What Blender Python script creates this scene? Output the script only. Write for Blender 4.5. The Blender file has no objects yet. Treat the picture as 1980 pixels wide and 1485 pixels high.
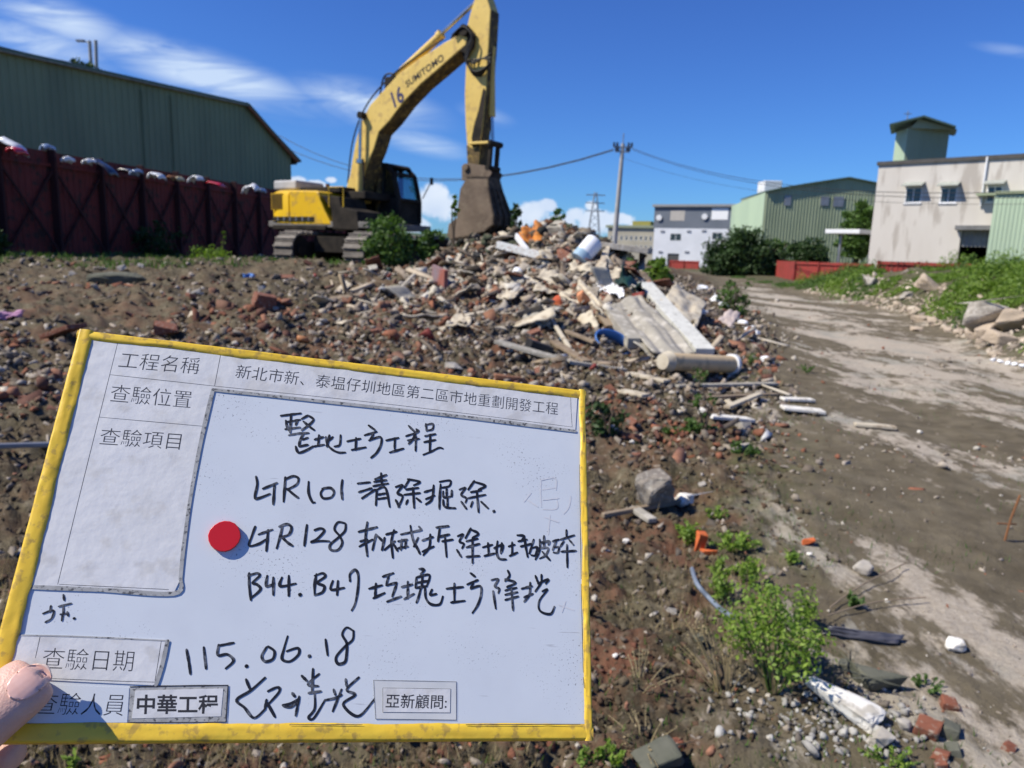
import bpy, bmesh, math, random
import numpy as np
from mathutils import Vector, Matrix, noise as _mn
R = math.radians
scene = bpy.context.scene
COL = scene.collection

# ------------------------------------------------------------------ camera
CAMZ = 1.5
F_PX, CX, CY = 1390.0, 990.0, 742.5          # focal length of the 1980 px wide photograph, its centre
PITCH, ROLL = math.atan(255 / 1390), math.atan(.0305)
fw = Vector((0, math.cos(PITCH), -math.sin(PITCH)))
r0 = Vector((1, 0, 0)); u0 = r0.cross(fw)
rt = r0 * math.cos(ROLL) + u0 * math.sin(ROLL)
up = -r0 * math.sin(ROLL) + u0 * math.cos(ROLL)
CAM = Vector((0, 0, CAMZ))
cd = bpy.data.cameras.new('camera'); cam = bpy.data.objects.new('camera', cd); COL.objects.link(cam)
cam.matrix_world = Matrix(((rt.x, up.x, -fw.x, 0), (rt.y, up.y, -fw.y, 0), (rt.z, up.z, -fw.z, CAMZ), (0, 0, 0, 1)))
cd.sensor_width = 36; cd.sensor_fit = 'HORIZONTAL'; cd.lens = 36 * F_PX / 1980
cd.clip_start = .02; cd.clip_end = 20000
cd.dof.use_dof = True; cd.dof.focus_distance = .395; cd.dof.aperture_fstop = 25.3 / 1.55
scene.camera = cam

# ------------------------------------------------------------------ sun, sky, exposure
SUN = Vector((-.635, -.165, .755)).normalized()
sd = bpy.data.lights.new('sun', 'SUN'); so = bpy.data.objects.new('sun', sd); COL.objects.link(so)
sd.energy = 5.0; sd.angle = R(.53); sd.color = (1, .93, .80)
so.rotation_euler = SUN.to_track_quat('Z', 'Y').to_euler(); so.location = (0, 0, 50)
w = bpy.data.worlds.new('World'); scene.world = w; w.use_nodes = True
nt = w.node_tree; N = nt.nodes; L = nt.links; N.clear()
out = N.new('ShaderNodeOutputWorld'); bg = N.new('ShaderNodeBackground'); L.new(bg.outputs[0], out.inputs[0])
sky = N.new('ShaderNodeTexSky'); sky.sky_type = 'NISHITA'; sky.sun_disc = False
sky.sun_elevation = math.asin(SUN.z); sky.sun_rotation = math.atan2(SUN.x, SUN.y)
sky.ozone_density = 4.0; sky.air_density = 1.0; sky.dust_density = .15; sky.altitude = 0
bg.inputs[1].default_value = .115

def nd(tree, t, **kw):
    n = tree.nodes.new(t)
    for k, v in kw.items():
        setattr(n, k, v)
    return n
def mth(tree, op, a, b=None, c=None, clamp=False):
    n = tree.nodes.new('ShaderNodeMath'); n.operation = op; n.use_clamp = clamp
    for i, x in enumerate((a, b, c)):
        if x is None: continue
        if isinstance(x, (int, float)): n.inputs[i].default_value = x
        else: tree.links.new(x, n.inputs[i])
    return n.outputs[0]
def mixc(tree, fac, a, b, mode='MIX'):
    n = tree.nodes.new('ShaderNodeMix'); n.data_type = 'RGBA'; n.blend_type = mode
    for i, x in ((0, fac), (6, a), (7, b)):
        if isinstance(x, (int, float)): n.inputs[i].default_value = x
        elif isinstance(x, tuple): n.inputs[i].default_value = (*x[:3], 1)
        else: tree.links.new(x, n.inputs[i])
    return n.outputs[2]

skc = nd(nt, 'ShaderNodeSeparateColor'); L.new(sky.outputs[0], skc.inputs[0]); skm = nd(nt, 'ShaderNodeCombineColor')
for k_, (g_, m_) in enumerate(((1.0, .290), (1.13, .445), (1.0, .96))): L.new(mth(nt, 'MULTIPLY', mth(nt, 'POWER', skc.outputs[k_], g_), m_), skm.inputs[k_])
tc = nd(nt, 'ShaderNodeTexCoord'); sep = nd(nt, 'ShaderNodeSeparateXYZ'); L.new(tc.outputs['Generated'], sep.inputs[0])
yy = mth(nt, 'MAXIMUM', sep.outputs[1], .05)
gx = mth(nt, 'DIVIDE', sep.outputs[0], yy); gz = mth(nt, 'DIVIDE', sep.outputs[2], yy)
cmb = nd(nt, 'ShaderNodeCombineXYZ'); L.new(gx, cmb.inputs[0]); L.new(gz, cmb.inputs[1])
def tang(px, py):
    d = fw * F_PX + rt * (px - CX) - up * (py - CY)
    return d.x / d.y, d.z / d.y
def ray(px, py):
    return (fw * F_PX + rt * (px - CX) - up * (py - CY)).normalized()
def ellipse_mask(c, a, b, ang, soft=1.0):
    mp = nd(nt, 'ShaderNodeMapping', vector_type='TEXTURE')
    mp.inputs['Location'].default_value = (c[0], c[1], 0); mp.inputs['Rotation'].default_value = (0, 0, ang); mp.inputs['Scale'].default_value = (a, b, 1)
    L.new(cmb.outputs[0], mp.inputs[0])
    ln = nd(nt, 'ShaderNodeVectorMath', operation='LENGTH'); L.new(mp.outputs[0], ln.inputs[0])
    mr = nd(nt, 'ShaderNodeMapRange', interpolation_type='SMOOTHSTEP'); L.new(ln.outputs['Value'], mr.inputs[0])
    mr.inputs[1].default_value = 1.0; mr.inputs[2].default_value = 0.0
    return mr.outputs[0]
# high thin cloud: long streaks
mpc = nd(nt, 'ShaderNodeMapping'); mpc.inputs['Rotation'].default_value = (0, 0, R(17)); mpc.inputs['Scale'].default_value = (6.5, 36, 1)
L.new(cmb.outputs[0], mpc.inputs[0])
nz = nd(nt, 'ShaderNodeTexNoise'); nz.inputs['Scale'].default_value = 1.0; nz.inputs['Detail'].default_value = 7; nz.inputs['Roughness'].default_value = .58; nz.inputs['Distortion'].default_value = .7
L.new(mpc.outputs[0], nz.inputs['Vector'])
ci = None
for (p0, p1, wd, st) in (((-60, -25), (280, 95), 60, .95), ((120, 55), (660, 225), 66, 1.25), ((-120, 30), (250, 130), 60, .7),
                         ((540, 160), (880, 240), 62, .85), ((700, 250), (920, 300), 34, .8), ((880, 205), (1000, 240), 26, .35), ((1870, 85), (2040, 110), 18, .3)):
    a, b = tang(*p0), tang(*p1)
    c = ((a[0] + b[0]) / 2, (a[1] + b[1]) / 2); ln_ = math.hypot(b[0] - a[0], b[1] - a[1]) / 2
    m = mth(nt, 'MULTIPLY', ellipse_mask(c, ln_ * 1.15, wd * .82 / F_PX, math.atan2(b[1] - a[1], b[0] - a[0])), st)
    ci = m if ci is None else mth(nt, 'MAXIMUM', ci, m)
nzr = nd(nt, 'ShaderNodeMapRange'); L.new(nz.outputs[0], nzr.inputs[0]); nzr.inputs[1].default_value = .30; nzr.inputs[2].default_value = .60
ci = mth(nt, 'MULTIPLY', ci, nzr.outputs[0], clamp=True)
ci = mth(nt, 'MULTIPLY', ci, 1.15, clamp=True); ci = mth(nt, 'MULTIPLY', ci, .76)
# cumulus low over the horizon
n2 = nd(nt, 'ShaderNodeTexNoise'); n2.inputs['Scale'].default_value = 34; n2.inputs['Detail'].default_value = 6; n2.inputs['Roughness'].default_value = .6
L.new(cmb.outputs[0], n2.inputs['Vector'])
cu = None
for (x, y, a, b) in ((840, 395, 62, 44), (800, 432, 50, 26), (1030, 412, 50, 34), (1085, 432, 60, 24), (1150, 428, 62, 34), (1143, 398, 17, 12), (1195, 424, 42, 18), (980, 428, 70, 22),
                     (575, 352, 26, 16), (612, 358, 28, 14), (905, 440, 50, 20), (660, 372, 40, 10), (1115, 415, 26, 20), (1240, 438, 40, 12), (845, 372, 36, 26), (1060, 398, 26, 18), (640, 348, 16, 9)):
    m = ellipse_mask(tang(x, y), a / F_PX * 1.35, b / F_PX * 1.35, -.03)
    cu = m if cu is None else mth(nt, 'MAXIMUM', cu, m)
cs = mth(nt, 'ADD', cu, mth(nt, 'MULTIPLY', mth(nt, 'SUBTRACT', n2.outputs[0], .5), 1.3))
mr = nd(nt, 'ShaderNodeMapRange', interpolation_type='SMOOTHSTEP'); L.new(cs, mr.inputs[0]); mr.inputs[1].default_value = .36; mr.inputs[2].default_value = .72
cuf = mth(nt, 'MULTIPLY', mth(nt, 'MULTIPLY', mr.outputs[0], mth(nt, 'GREATER_THAN', cu, .01)), .9)
infront = mth(nt, 'GREATER_THAN', sep.outputs[1], .06)
c1 = mixc(nt, mth(nt, 'MULTIPLY', ci, infront), skm.outputs[0], (5.4, 6.4, 7.6))
n3 = nd(nt, 'ShaderNodeTexNoise'); n3.inputs['Scale'].default_value = 22; L.new(cmb.outputs[0], n3.inputs['Vector'])
cucol = mixc(nt, n3.outputs[0], (3.9, 4.8, 6.6), (7.0, 7.4, 7.8))
c2 = mixc(nt, mth(nt, 'MULTIPLY', cuf, infront), c1, cucol)
L.new(c2, bg.inputs[0])
vs = scene.view_settings; vs.view_transform = 'Standard'; vs.look = 'None'; vs.exposure = 0.25; vs.gamma = 1; vs.use_curve_mapping = False
scene.render.engine = 'CYCLES'; scene.cycles.max_bounces = 6; scene.cycles.diffuse_bounces = 3; scene.cycles.transparent_max_bounces = 8
scene.cycles.use_denoising = True

# ------------------------------------------------------------------ numpy noise
rs = np.random.RandomState(7); random.seed(7)
LAT = rs.rand(256, 256)
def vnoise(x, y):
    xi = np.floor(x).astype(int); yi = np.floor(y).astype(int); fx = x - xi; fy = y - yi
    fx = fx * fx * (3 - 2 * fx); fy = fy * fy * (3 - 2 * fy)
    a = LAT[xi & 255, yi & 255]; b = LAT[(xi + 1) & 255, yi & 255]; c = LAT[xi & 255, (yi + 1) & 255]; d = LAT[(xi + 1) & 255, (yi + 1) & 255]
    return (a * (1 - fx) + b * fx) * (1 - fy) + (c * (1 - fx) + d * fx) * fy
def fbm(x, y, o=4, g=.5):
    s = 0; a = 1; t = 0
    for i in range(o):
        s = s + a * vnoise(x * 2 ** i + 17.3 * i, y * 2 ** i + 9.1 * i); t += a; a *= g
    return s / t
def sst(a, b, x):
    t = np.clip((x - a) / (b - a), 0, 1); return t * t * (3 - 2 * t)

# ------------------------------------------------------------------ terrain function
def edge_x(y):          # right border of the rubble field
    return np.interp(y, [0, 1.5, 2.9, 5, 10.3, 14, 17, 30, 60], [.2, .55, 1.05, 1.9, 3.5, 4.9, 5.6, 8.6, 16])
def toe_x(y):           # left foot of the overgrown mound
    return np.interp(y, [0, 5, 11.4, 15.4, 21, 31, 45, 70], [7.0, 7.1, 7.7, 9.4, 11.3, 12.9, 15.5, 19])
def field(x, y):        # 1 inside the rubble field
    return sst(.5, -.6, (x - edge_x(y)) / (1 + .06 * np.abs(y)))
def base_h(x, y):
    h = .95 * sst(2.0, 17, y) * sst(1.2, -4.2, (x - edge_x(y)))
    h = h * sst(75, 45, y)
    h = h + 1.02 * np.exp(-((x - .85) / 1.9) ** 2 - ((y - 16.2) / 2.4) ** 2)
    h = h + .62 * np.exp(-((x + .7) / 1.4) ** 2 - ((y - 18.2) / 1.2) ** 2)
    h = h + .45 * np.exp(-((x - 2.1) / 1.2) ** 2 - ((y - 12.2) / 1.9) ** 2)
    h = h + .20 * np.exp(-((x + 4.9) / 1.9) ** 2 - ((y - 16.9) / .8) ** 2)
    h = h + .12 * np.exp(-((x + 1.8) / 1.6) ** 2 - ((y - 14.5) / 1.6) ** 2)
    hm = np.interp(y, [0, 4, 12, 20, 28, 36, 44], [.6, .85, .95, 1.2, 1.25, .8, .15])
    d = x - toe_x(y)
    h = h + hm * sst(-.5, 2.7, d) * (1 - .75 * sst(6, 13, d)) * (.82 + .36 * fbm(x * .5, y * .5, 3))
    return h
def H(x, y):
    x = np.asarray(x, float); y = np.asarray(y, float)
    r = np.hypot(x, y)
    f = field(x, y); mnd = sst(-.3, .6, x - toe_x(y))
    rough = .018 + .12 * f * sst(1, 9, y) + .035 * f + .12 * mnd
    h = base_h(x, y)
    h = h + rough * sst(90, 40, r) * (fbm(x * 1.7, y * 1.7, 4, .55) - .5) * 2
    h = h + (.030 + .16 * f * sst(1, 3, r) + .03 * f + .05 * mnd) * sst(40, 15, r) * (fbm(x * 5.5 + 31, y * 5.5, 3, .6) - .5)
    h = h + (.014 + .045 * f) * sst(16, 6, r) * (fbm(x * 33, y * 33 + 5, 3, .6) - .5)
    # wheel ruts along the track
    u = x - edge_x(y) - 1.4
    h = h - .03 * (np.exp(-((u - .2) / .28) ** 2) + np.exp(-((u - 2.0) / .3) ** 2)) * sst(60, 20, y)
    return h
def at(px, py, Y):      # the point of a line of sight at distance Y ahead
    d = ray(px, py); return CAM + d * (Y / d.y)
_t = np.geomspace(.6, 260, 5000)
def gp(px, py, lift=0.0):   # where a line of sight meets the terrain
    d = ray(px, py); X = d.x * _t; Y = d.y * _t; Z = CAMZ + d.z * _t
    below = Z < H(X, Y) + lift
    i = int(np.argmax(below)) if below.any() else len(_t) - 1
    return Vector((X[i], Y[i], float(H(X[i], Y[i])) + lift))

# ------------------------------------------------------------------ materials
def new_mat(name):
    m = bpy.data.materials.new(name); m.use_nodes = True
    t = m.node_tree; b = t.nodes['Principled BSDF']
    return m, t, b
def M(name, c1, c2=None, c3=None, scale=4, rough=.8, bump=0, bscale=30, metal=0, spec=.3, stretch=(1, 1, 1), island=0.0, lo=.35, hi=.65, detail=5, coat=0):
    m, t, b = new_mat(name)
    tcn = nd(t, 'ShaderNodeTexCoord'); mp = nd(t, 'ShaderNodeMapping'); mp.inputs['Scale'].default_value = stretch
    t.links.new(tcn.outputs['Object'], mp.inputs[0])
    col = None
    if c2 is None: c2 = tuple(x * .8 for x in c1)
    n = nd(t, 'ShaderNodeTexNoise'); n.inputs['Scale'].default_value = scale; n.inputs['Detail'].default_value = detail; n.inputs['Roughness'].default_value = .6
    t.links.new(mp.outputs[0], n.inputs['Vector'])
    r = nd(t, 'ShaderNodeMapRange'); t.links.new(n.outputs[0], r.inputs[0]); r.inputs[1].default_value = lo; r.inputs[2].default_value = hi
    col = mixc(t, r.outputs[0], c1, c2)
    if c3 is not None:
        n2_ = nd(t, 'ShaderNodeTexNoise'); n2_.inputs['Scale'].default_value = scale * 3.1; n2_.inputs['Detail'].default_value = 6; t.links.new(mp.outputs[0], n2_.inputs['Vector'])
        r2_ = nd(t, 'ShaderNodeMapRange'); t.links.new(n2_.outputs[0], r2_.inputs[0]); r2_.inputs[1].default_value = .54; r2_.inputs[2].default_value = .64
        col = mixc(t, r2_.outputs[0], col, c3)
    if island:
        g = nd(t, 'ShaderNodeNewGeometry')
        v = mth(t, 'ADD', mth(t, 'MULTIPLY', g.outputs['Random Per Island'], island), 1 - island / 2)
        h_ = nd(t, 'ShaderNodeHueSaturation'); t.links.new(v, h_.inputs['Value']); t.links.new(col, h_.inputs['Color']); col = h_.outputs[0]
    t.links.new(col, b.inputs['Base Color'])
    b.inputs['Roughness'].default_value = rough; b.inputs['Metallic'].default_value = metal; b.inputs['Specular IOR Level'].default_value = spec
    b.inputs['Coat Weight'].default_value = coat
    if bump:
        n4 = nd(t, 'ShaderNodeTexNoise'); n4.inputs['Scale'].default_value = bscale; n4.inputs['Detail'].default_value = 5; t.links.new(mp.outputs[0], n4.inputs['Vector'])
        bp = nd(t, 'ShaderNodeBump'); bp.inputs['Strength'].default_value = 1; bp.inputs['Distance'].default_value = bump
        t.links.new(n4.outputs[0], bp.inputs['Height']); t.links.new(bp.outputs[0], b.inputs['Normal'])
    return m
def ramp_mat(name, stops, rough=.9, nscale=12, bump=.01):   # a colour of its own for every loose piece
    m, t, b = new_mat(name)
    g = nd(t, 'ShaderNodeNewGeometry'); r = nd(t, 'ShaderNodeValToRGB'); r.color_ramp.interpolation = 'CONSTANT'
    t.links.new(g.outputs['Random Per Island'], r.inputs[0])
    e = r.color_ramp.elements
    while len(e) < len(stops): e.new(.5)
    for i, c in enumerate(stops):
        e[i].position = i / len(stops); e[i].color = (*c, 1)
    tcn = nd(t, 'ShaderNodeTexCoord'); n = nd(t, 'ShaderNodeTexNoise'); n.inputs['Scale'].default_value = nscale; n.inputs['Detail'].default_value = 5
    t.links.new(tcn.outputs['Object'], n.inputs['Vector'])
    v = mth(t, 'ADD', mth(t, 'MULTIPLY', n.outputs[0], .9), .55)
    h_ = nd(t, 'ShaderNodeHueSaturation'); t.links.new(v, h_.inputs['Value']); t.links.new(r.outputs[0], h_.inputs['Color'])
    t.links.new(h_.outputs[0], b.inputs['Base Color']); b.inputs['Roughness'].default_value = rough; b.inputs['Specular IOR Level'].default_value = .2
    bp = nd(t, 'ShaderNodeBump'); bp.inputs['Distance'].default_value = bump; bp.inputs['Strength'].default_value = 1
    n5 = nd(t, 'ShaderNodeTexNoise'); n5.inputs['Scale'].default_value = nscale * 5; t.links.new(tcn.outputs['Object'], n5.inputs['Vector'])
    t.links.new(n5.outputs[0], bp.inputs['Height']); t.links.new(bp.outputs[0], b.inputs['Normal'])
    return m
def leaf_mat(name, c1, c2, tr=.3, scale=1.5):
    m, t, b = new_mat(name); t.nodes.remove(b)
    g = nd(t, 'ShaderNodeNewGeometry'); tcn = nd(t, 'ShaderNodeTexCoord'); n = nd(t, 'ShaderNodeTexNoise'); n.inputs['Scale'].default_value = scale
    t.links.new(tcn.outputs['Object'], n.inputs['Vector'])
    f = mth(t, 'ADD', mth(t, 'MULTIPLY', g.outputs['Random Per Island'], .6), mth(t, 'MULTIPLY', mth(t, 'SUBTRACT', n.outputs[0], .35), 1.2), clamp=True)
    col = mixc(t, f, c1, c2)
    d = nd(t, 'ShaderNodeBsdfDiffuse'); tl = nd(t, 'ShaderNodeBsdfTranslucent'); gl = nd(t, 'ShaderNodeBsdfGlossy'); gl.inputs['Roughness'].default_value = .6
    t.links.new(col, d.inputs[0]); tcl = mixc(t, 1.0, col, (1.25, 1.35, .6), 'MULTIPLY'); t.links.new(tcl, tl.inputs[0])
    a = nd(t, 'ShaderNodeMixShader'); a.inputs[0].default_value = tr; t.links.new(d.outputs[0], a.inputs[1]); t.links.new(tl.outputs[0], a.inputs[2])
    b2 = nd(t, 'ShaderNodeMixShader'); b2.inputs[0].default_value = .03; t.links.new(a.outputs[0], b2.inputs[1]); t.links.new(gl.outputs[0], b2.inputs[2])
    t.links.new(b2.outputs[0], t.nodes['Material Output'].inputs[0])
    return m

# ------------------------------------------------------------------ objects
def tag(o, label=None, cat=None, group=None, kind=None):
    if label: o['label'] = label
    if cat: o['category'] = cat
    if group: o['group'] = group
    if kind: o['kind'] = kind
    return o
MATW = {}
def root(name, label, cat, loc=(0, 0, 0), rz=0, group=None):
    o = bpy.data.objects.new(name, None); COL.objects.link(o); o.location = loc; o.rotation_euler = (0, 0, rz); o.empty_display_size = .2
    MATW[o.name] = Matrix.Translation(Vector(loc)) @ Matrix.Rotation(rz, 4, 'Z')
    return tag(o, label, cat, group)
def link_mesh(name, me, mats, parent=None, smooth=False):
    for m in (mats if isinstance(mats, (list, tuple)) else [mats]): me.materials.append(m)
    if smooth: me.polygons.foreach_set('use_smooth', [True] * len(me.polygons))
    o = bpy.data.objects.new(name, me); COL.objects.link(o)
    if parent is not None: o.parent = parent
    return o
def fast_mesh(name, V, Fc, mats, parent=None, smooth=False):    # Fc: (n, k) int array, all faces with k corners
    V = np.asarray(V, np.float32); Fc = np.asarray(Fc, np.int32); k = Fc.shape[1]
    me = bpy.data.meshes.new(name); me.vertices.add(len(V)); me.vertices.foreach_set('co', V.ravel())
    me.loops.add(Fc.size); me.loops.foreach_set('vertex_index', Fc.ravel())
    me.polygons.add(len(Fc)); me.polygons.foreach_set('loop_start', np.arange(0, Fc.size, k, dtype=np.int32))
    me.update(calc_edges=True); me.validate()
    return link_mesh(name, me, mats, parent, smooth)
class MB:
    def __init__(s): s.v = []; s.f = []; s.m = []
    def add(s, vs_, fs, mi=0):
        k = len(s.v); s.v += [Vector(v) for v in vs_]; s.f += [tuple(i + k for i in f) for f in fs]; s.m += [mi] * len(fs); return s
    def box(s, c, d, rot=None, mi=0):
        c = Vector(c); vs_ = []
        for x in (-.5, .5):
            for y in (-.5, .5):
                for z in (-.5, .5):
                    v = Vector((x * d[0], y * d[1], z * d[2]))
                    if rot is not None: v = rot @ v
                    vs_.append(c + v)
        return s.add(vs_, [(0, 1, 3, 2), (4, 6, 7, 5), (0, 4, 5, 1), (2, 3, 7, 6), (0, 2, 6, 4), (1, 5, 7, 3)], mi)
    def beam(s, a, b, w_, h_, upv=(0, 0, 1), mi=0, w2=None, h2=None):
        a = Vector(a); b = Vector(b); d = (b - a).normalized(); u = Vector(upv); sx = d.cross(u)
        if sx.length < 1e-4: sx = d.cross(Vector((1, 0, 0)))
        sx.normalize(); uz = sx.cross(d)
        vs_ = []
        for p, ww, hh in ((a, w_, h_), (b, w2 or w_, h2 or h_)):
            for i, j in ((-1, -1), (1, -1), (1, 1), (-1, 1)): vs_.append(p + sx * ww / 2 * i + uz * hh / 2 * j)
        return s.add(vs_, [(0, 3, 2, 1), (4, 5, 6, 7), (0, 1, 5, 4), (1, 2, 6, 5), (2, 3, 7, 6), (3, 0, 4, 7)], mi)
    def prism(s, pts, ext, mi=0):
        n = len(pts); a = [Vector(p) for p in pts]; e = Vector(ext)
        return s.add(a + [p + e for p in a], [tuple(range(n)), tuple(range(2 * n - 1, n - 1, -1))] + [(i, i + n, (i + 1) % n + n, (i + 1) % n) for i in range(n)], mi)
    def tube(s, pts, r, n=8, mi=0, caps=True, flat=1.0):
        pts = [Vector(p) for p in pts]; k = len(pts); rr = r if isinstance(r, (list, tuple)) else [r] * k
        prev = None; rings = []
        for i, p in enumerate(pts):
            d = (pts[min(i + 1, k - 1)] - pts[max(i - 1, 0)])
            if d.length < 1e-9: d = Vector((0, 0, 1))
            d.normalize()
            a = prev - d * prev.dot(d) if prev is not None else d.cross(Vector((0, 0, 1)) if abs(d.z) < .95 else Vector((1, 0, 0)))
            a.normalize(); prev = a; b = d.cross(a)
            rings.append([p + (a * math.cos(2 * math.pi * j / n) + b * math.sin(2 * math.pi * j / n) * flat) * rr[i] for j in range(n)])
        vs_ = [v for rg in rings for v in rg]
        fs = [(i * n + j, i * n + (j + 1) % n, (i + 1) * n + (j + 1) % n, (i + 1) * n + j) for i in range(k - 1) for j in range(n)]
        if caps: fs += [tuple(range(n - 1, -1, -1)), tuple((k - 1) * n + j for j in range(n))]
        return s.add(vs_, fs, mi)
    def cyl(s, a, b, r, r2=None, n=16, mi=0): return s.tube([a, b], [r, r if r2 is None else r2], n, mi)
    def build(s, name, mats, parent=None, world=False, bevel=0, smooth=False, seg=2):
        vs_ = s.v
        if world and parent is not None:
            inv = MATW[parent.name].inverted(); vs_ = [inv @ v for v in vs_]
        me = bpy.data.meshes.new(name); me.from_pydata([tuple(v) for v in vs_], [], s.f)
        bm = bmesh.new(); bm.from_mesh(me); bmesh.ops.recalc_face_normals(bm, faces=bm.faces); bm.to_mesh(me); bm.free()
        me.polygons.foreach_set('material_index', s.m)
        o = link_mesh(name, me, mats, parent, smooth)
        if parent is not None and parent.name in MATW: pass
        if smooth:
            md = o.modifiers.new('e', 'EDGE_SPLIT'); md.split_angle = R(38)
        if bevel:
            md = o.modifiers.new('b', 'BEVEL'); md.width = bevel; md.segments = seg; md.limit_method = 'ANGLE'; md.angle_limit = R(35)
        return o
def spline(pts, n=8):
    P = [Vector(p) for p in pts]; o = []
    for i in range(len(P) - 1):
        p0 = P[max(i - 1, 0)]; p1 = P[i]; p2 = P[i + 1]; p3 = P[min(i + 2, len(P) - 1)]
        for j in range(n):
            t = j / n
            o.append(.5 * ((2 * p1) + (p2 - p0) * t + (2 * p0 - 5 * p1 + 4 * p2 - p3) * t * t + (3 * p1 - p0 - 3 * p2 + p3) * t ** 3))
    return o + [P[-1]]

# ------------------------------------------------------------------ the ground
def ground_material():
    m, t, b = new_mat('site_ground')
    tcn = nd(t, 'ShaderNodeTexCoord'); at_ = nd(t, 'ShaderNodeAttribute'); at_.attribute_name = 'zone'
    sp = nd(t, 'ShaderNodeSeparateColor'); t.links.new(at_.outputs['Color'], sp.inputs[0])
    def noise(sc, det=6, ro=.6, st=(1, 1, 1), rz=0, dist=0):
        mp = nd(t, 'ShaderNodeMapping'); mp.inputs['Scale'].default_value = st; mp.inputs['Rotation'].default_value = (0, 0, rz); t.links.new(tcn.outputs['Object'], mp.inputs[0])
        n = nd(t, 'ShaderNodeTexNoise'); n.inputs['Scale'].default_value = sc; n.inputs['Detail'].default_value = det; n.inputs['Roughness'].default_value = ro; n.inputs['Distortion'].default_value = dist
        t.links.new(mp.outputs[0], n.inputs['Vector']); return n.outputs[0]
    def rng(x, a, b_, lo=0, hi=1):
        r = nd(t, 'ShaderNodeMapRange'); t.links.new(x, r.inputs[0]); r.inputs[1].default_value = a; r.inputs[2].default_value = b_; r.inputs[3].default_value = lo; r.inputs[4].default_value = hi; return r.outputs[0]
    soil = mixc(t, rng(noise(3.0, 8), .35, .65), (.056, .046, .029), (.138, .116, .074))
    soil = mixc(t, rng(noise(19, 6, .7), .5, .72), soil, (.25, .215, .15))
    soil = mixc(t, rng(noise(55, 4), .6, .7), soil, (.03, .024, .018))
    red = mixc(t, rng(noise(9, 6), .4, .65), (.13, .060, .038), (.21, .095, .058))
    rf = mth(t, 'MULTIPLY', sp.outputs[1], rng(noise(2.3, 6, .65), .44, .60)); soil = mixc(t, rf, soil, red)
    damp = mixc(t, rng(noise(4, 7), .35, .65), (.105, .086, .055), (.175, .148, .10))
    dust = mixc(t, rng(noise(26, 8, .7), .35, .65), (.35, .30, .235), (.50, .44, .355))
    pt = mth(t, 'ADD', mth(t, 'MULTIPLY', noise(2.0, 8, .66, (1.25, .42, 1), .12, .5), .58), mth(t, 'MULTIPLY', noise(9, 7, .7, (1, .5, 1), -.2), .42))
    gray = mixc(t, rng(noise(1.1, 4), .5, .62), dust, (.34, .32, .265))
    dustamt = nd(t, 'ShaderNodeMapRange'); t.links.new(mth(t, 'ADD', pt, mth(t, 'MULTIPLY', mth(t, 'SUBTRACT', sp.outputs[2], .5), .42)), dustamt.inputs[0])
    dustamt.inputs[1].default_value = .535; dustamt.inputs[2].default_value = .595
    road = mixc(t, dustamt.outputs[0], damp, gray)
    rmix = rng(mth(t, 'ADD', sp.outputs[0], mth(t, 'MULTIPLY', mth(t, 'SUBTRACT', noise(2.2, 7, .65), .5), .9)), .35, .65)
    col = mixc(t, rmix, soil, road)
    moss = mixc(t, noise(14), (.035, .055, .012), (.08, .105, .03))
    at2 = nd(t, 'ShaderNodeAttribute'); at2.attribute_name = 'green'
    col = mixc(t, mth(t, 'MULTIPLY', at2.outputs['Fac'], rng(noise(5, 7), .42, .62)), col, moss)
    t.links.new(col, b.inputs['Base Color']); b.inputs['Roughness'].default_value = .93; b.inputs['Specular IOR Level'].default_value = .18
    bp = nd(t, 'ShaderNodeBump'); bp.inputs['Strength'].default_value = 1; bp.inputs['Distance'].default_value = .02
    hh = mth(t, 'ADD', mth(t, 'MULTIPLY', noise(38, 7, .7), .8), mth(t, 'MULTIPLY', noise(160, 4, .6), .28))
    t.links.new(hh, bp.inputs['Height']); t.links.new(bp.outputs[0], b.inputs['Normal'])
    return m
th = np.concatenate([np.linspace(-52, 52, 560, endpoint=False), np.linspace(52, 308, 90, endpoint=False)]) * math.pi / 180
rr = [.25]
while rr[-1] < 55: rr.append(rr[-1] * 1.0115)
while rr[-1] < 9000: rr.append(rr[-1] * 1.07)
rr = np.array(rr)
TH, RR = np.meshgrid(th, rr); GX = RR * np.sin(TH); GY = RR * np.cos(TH)
GZ = H(GX, GY) * (RR < 120) + 0.0
V = np.stack([GX.ravel(), GY.ravel(), GZ.ravel()], 1); nt_, nr_ = len(th), len(rr)
i, j = np.meshgrid(np.arange(nr_ - 1), np.arange(nt_), indexing='ij'); j2 = (j + 1) % nt_
Fq = np.stack([i * nt_ + j, (i + 1) * nt_ + j, (i + 1) * nt_ + j2, i * nt_ + j2], -1).reshape(-1, 4)[:, ::-1]
ground = fast_mesh('ground', V, Fq, ground_material(), smooth=True)
tag(ground, 'bare brown demolition ground with a pale dusty track', kind='structure')
fx, fy = GX.ravel(), GY.ravel()
fld = field(fx, fy); trackm = (1 - fld) * sst(.9, -.2, fx - toe_x(fy))
uu_ = fx - edge_x(fy)
dustm = np.clip(.5 + 1.3 * (fbm(fx * .8 + .25 * fy, fy * .22, 4) - .5) + .20 * np.exp(-((uu_ - 2.0) / 1.3) ** 2) * sst(5, 9, fy) + .07 * sst(6, 3, fy) * sst(.0, .8, uu_) + .10 * sst(7, 10, fy) * sst(30, 20, fy) - .2 * np.exp(-((uu_ - .3) / .5) ** 2) - .25 * sst(18, 40, fy), 0, 1)
redm = fld * np.clip(.45 - .3 * sst(-1, -4, fx) + .65 * sst(5.5, 2.2, fy) * sst(-1.5, .4, fx) + .35 * sst(6, 9, fy) * sst(13, 9, fy), 0, 1)
ca = ground.data.attributes.new('zone', 'FLOAT_COLOR', 'POINT')
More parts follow.
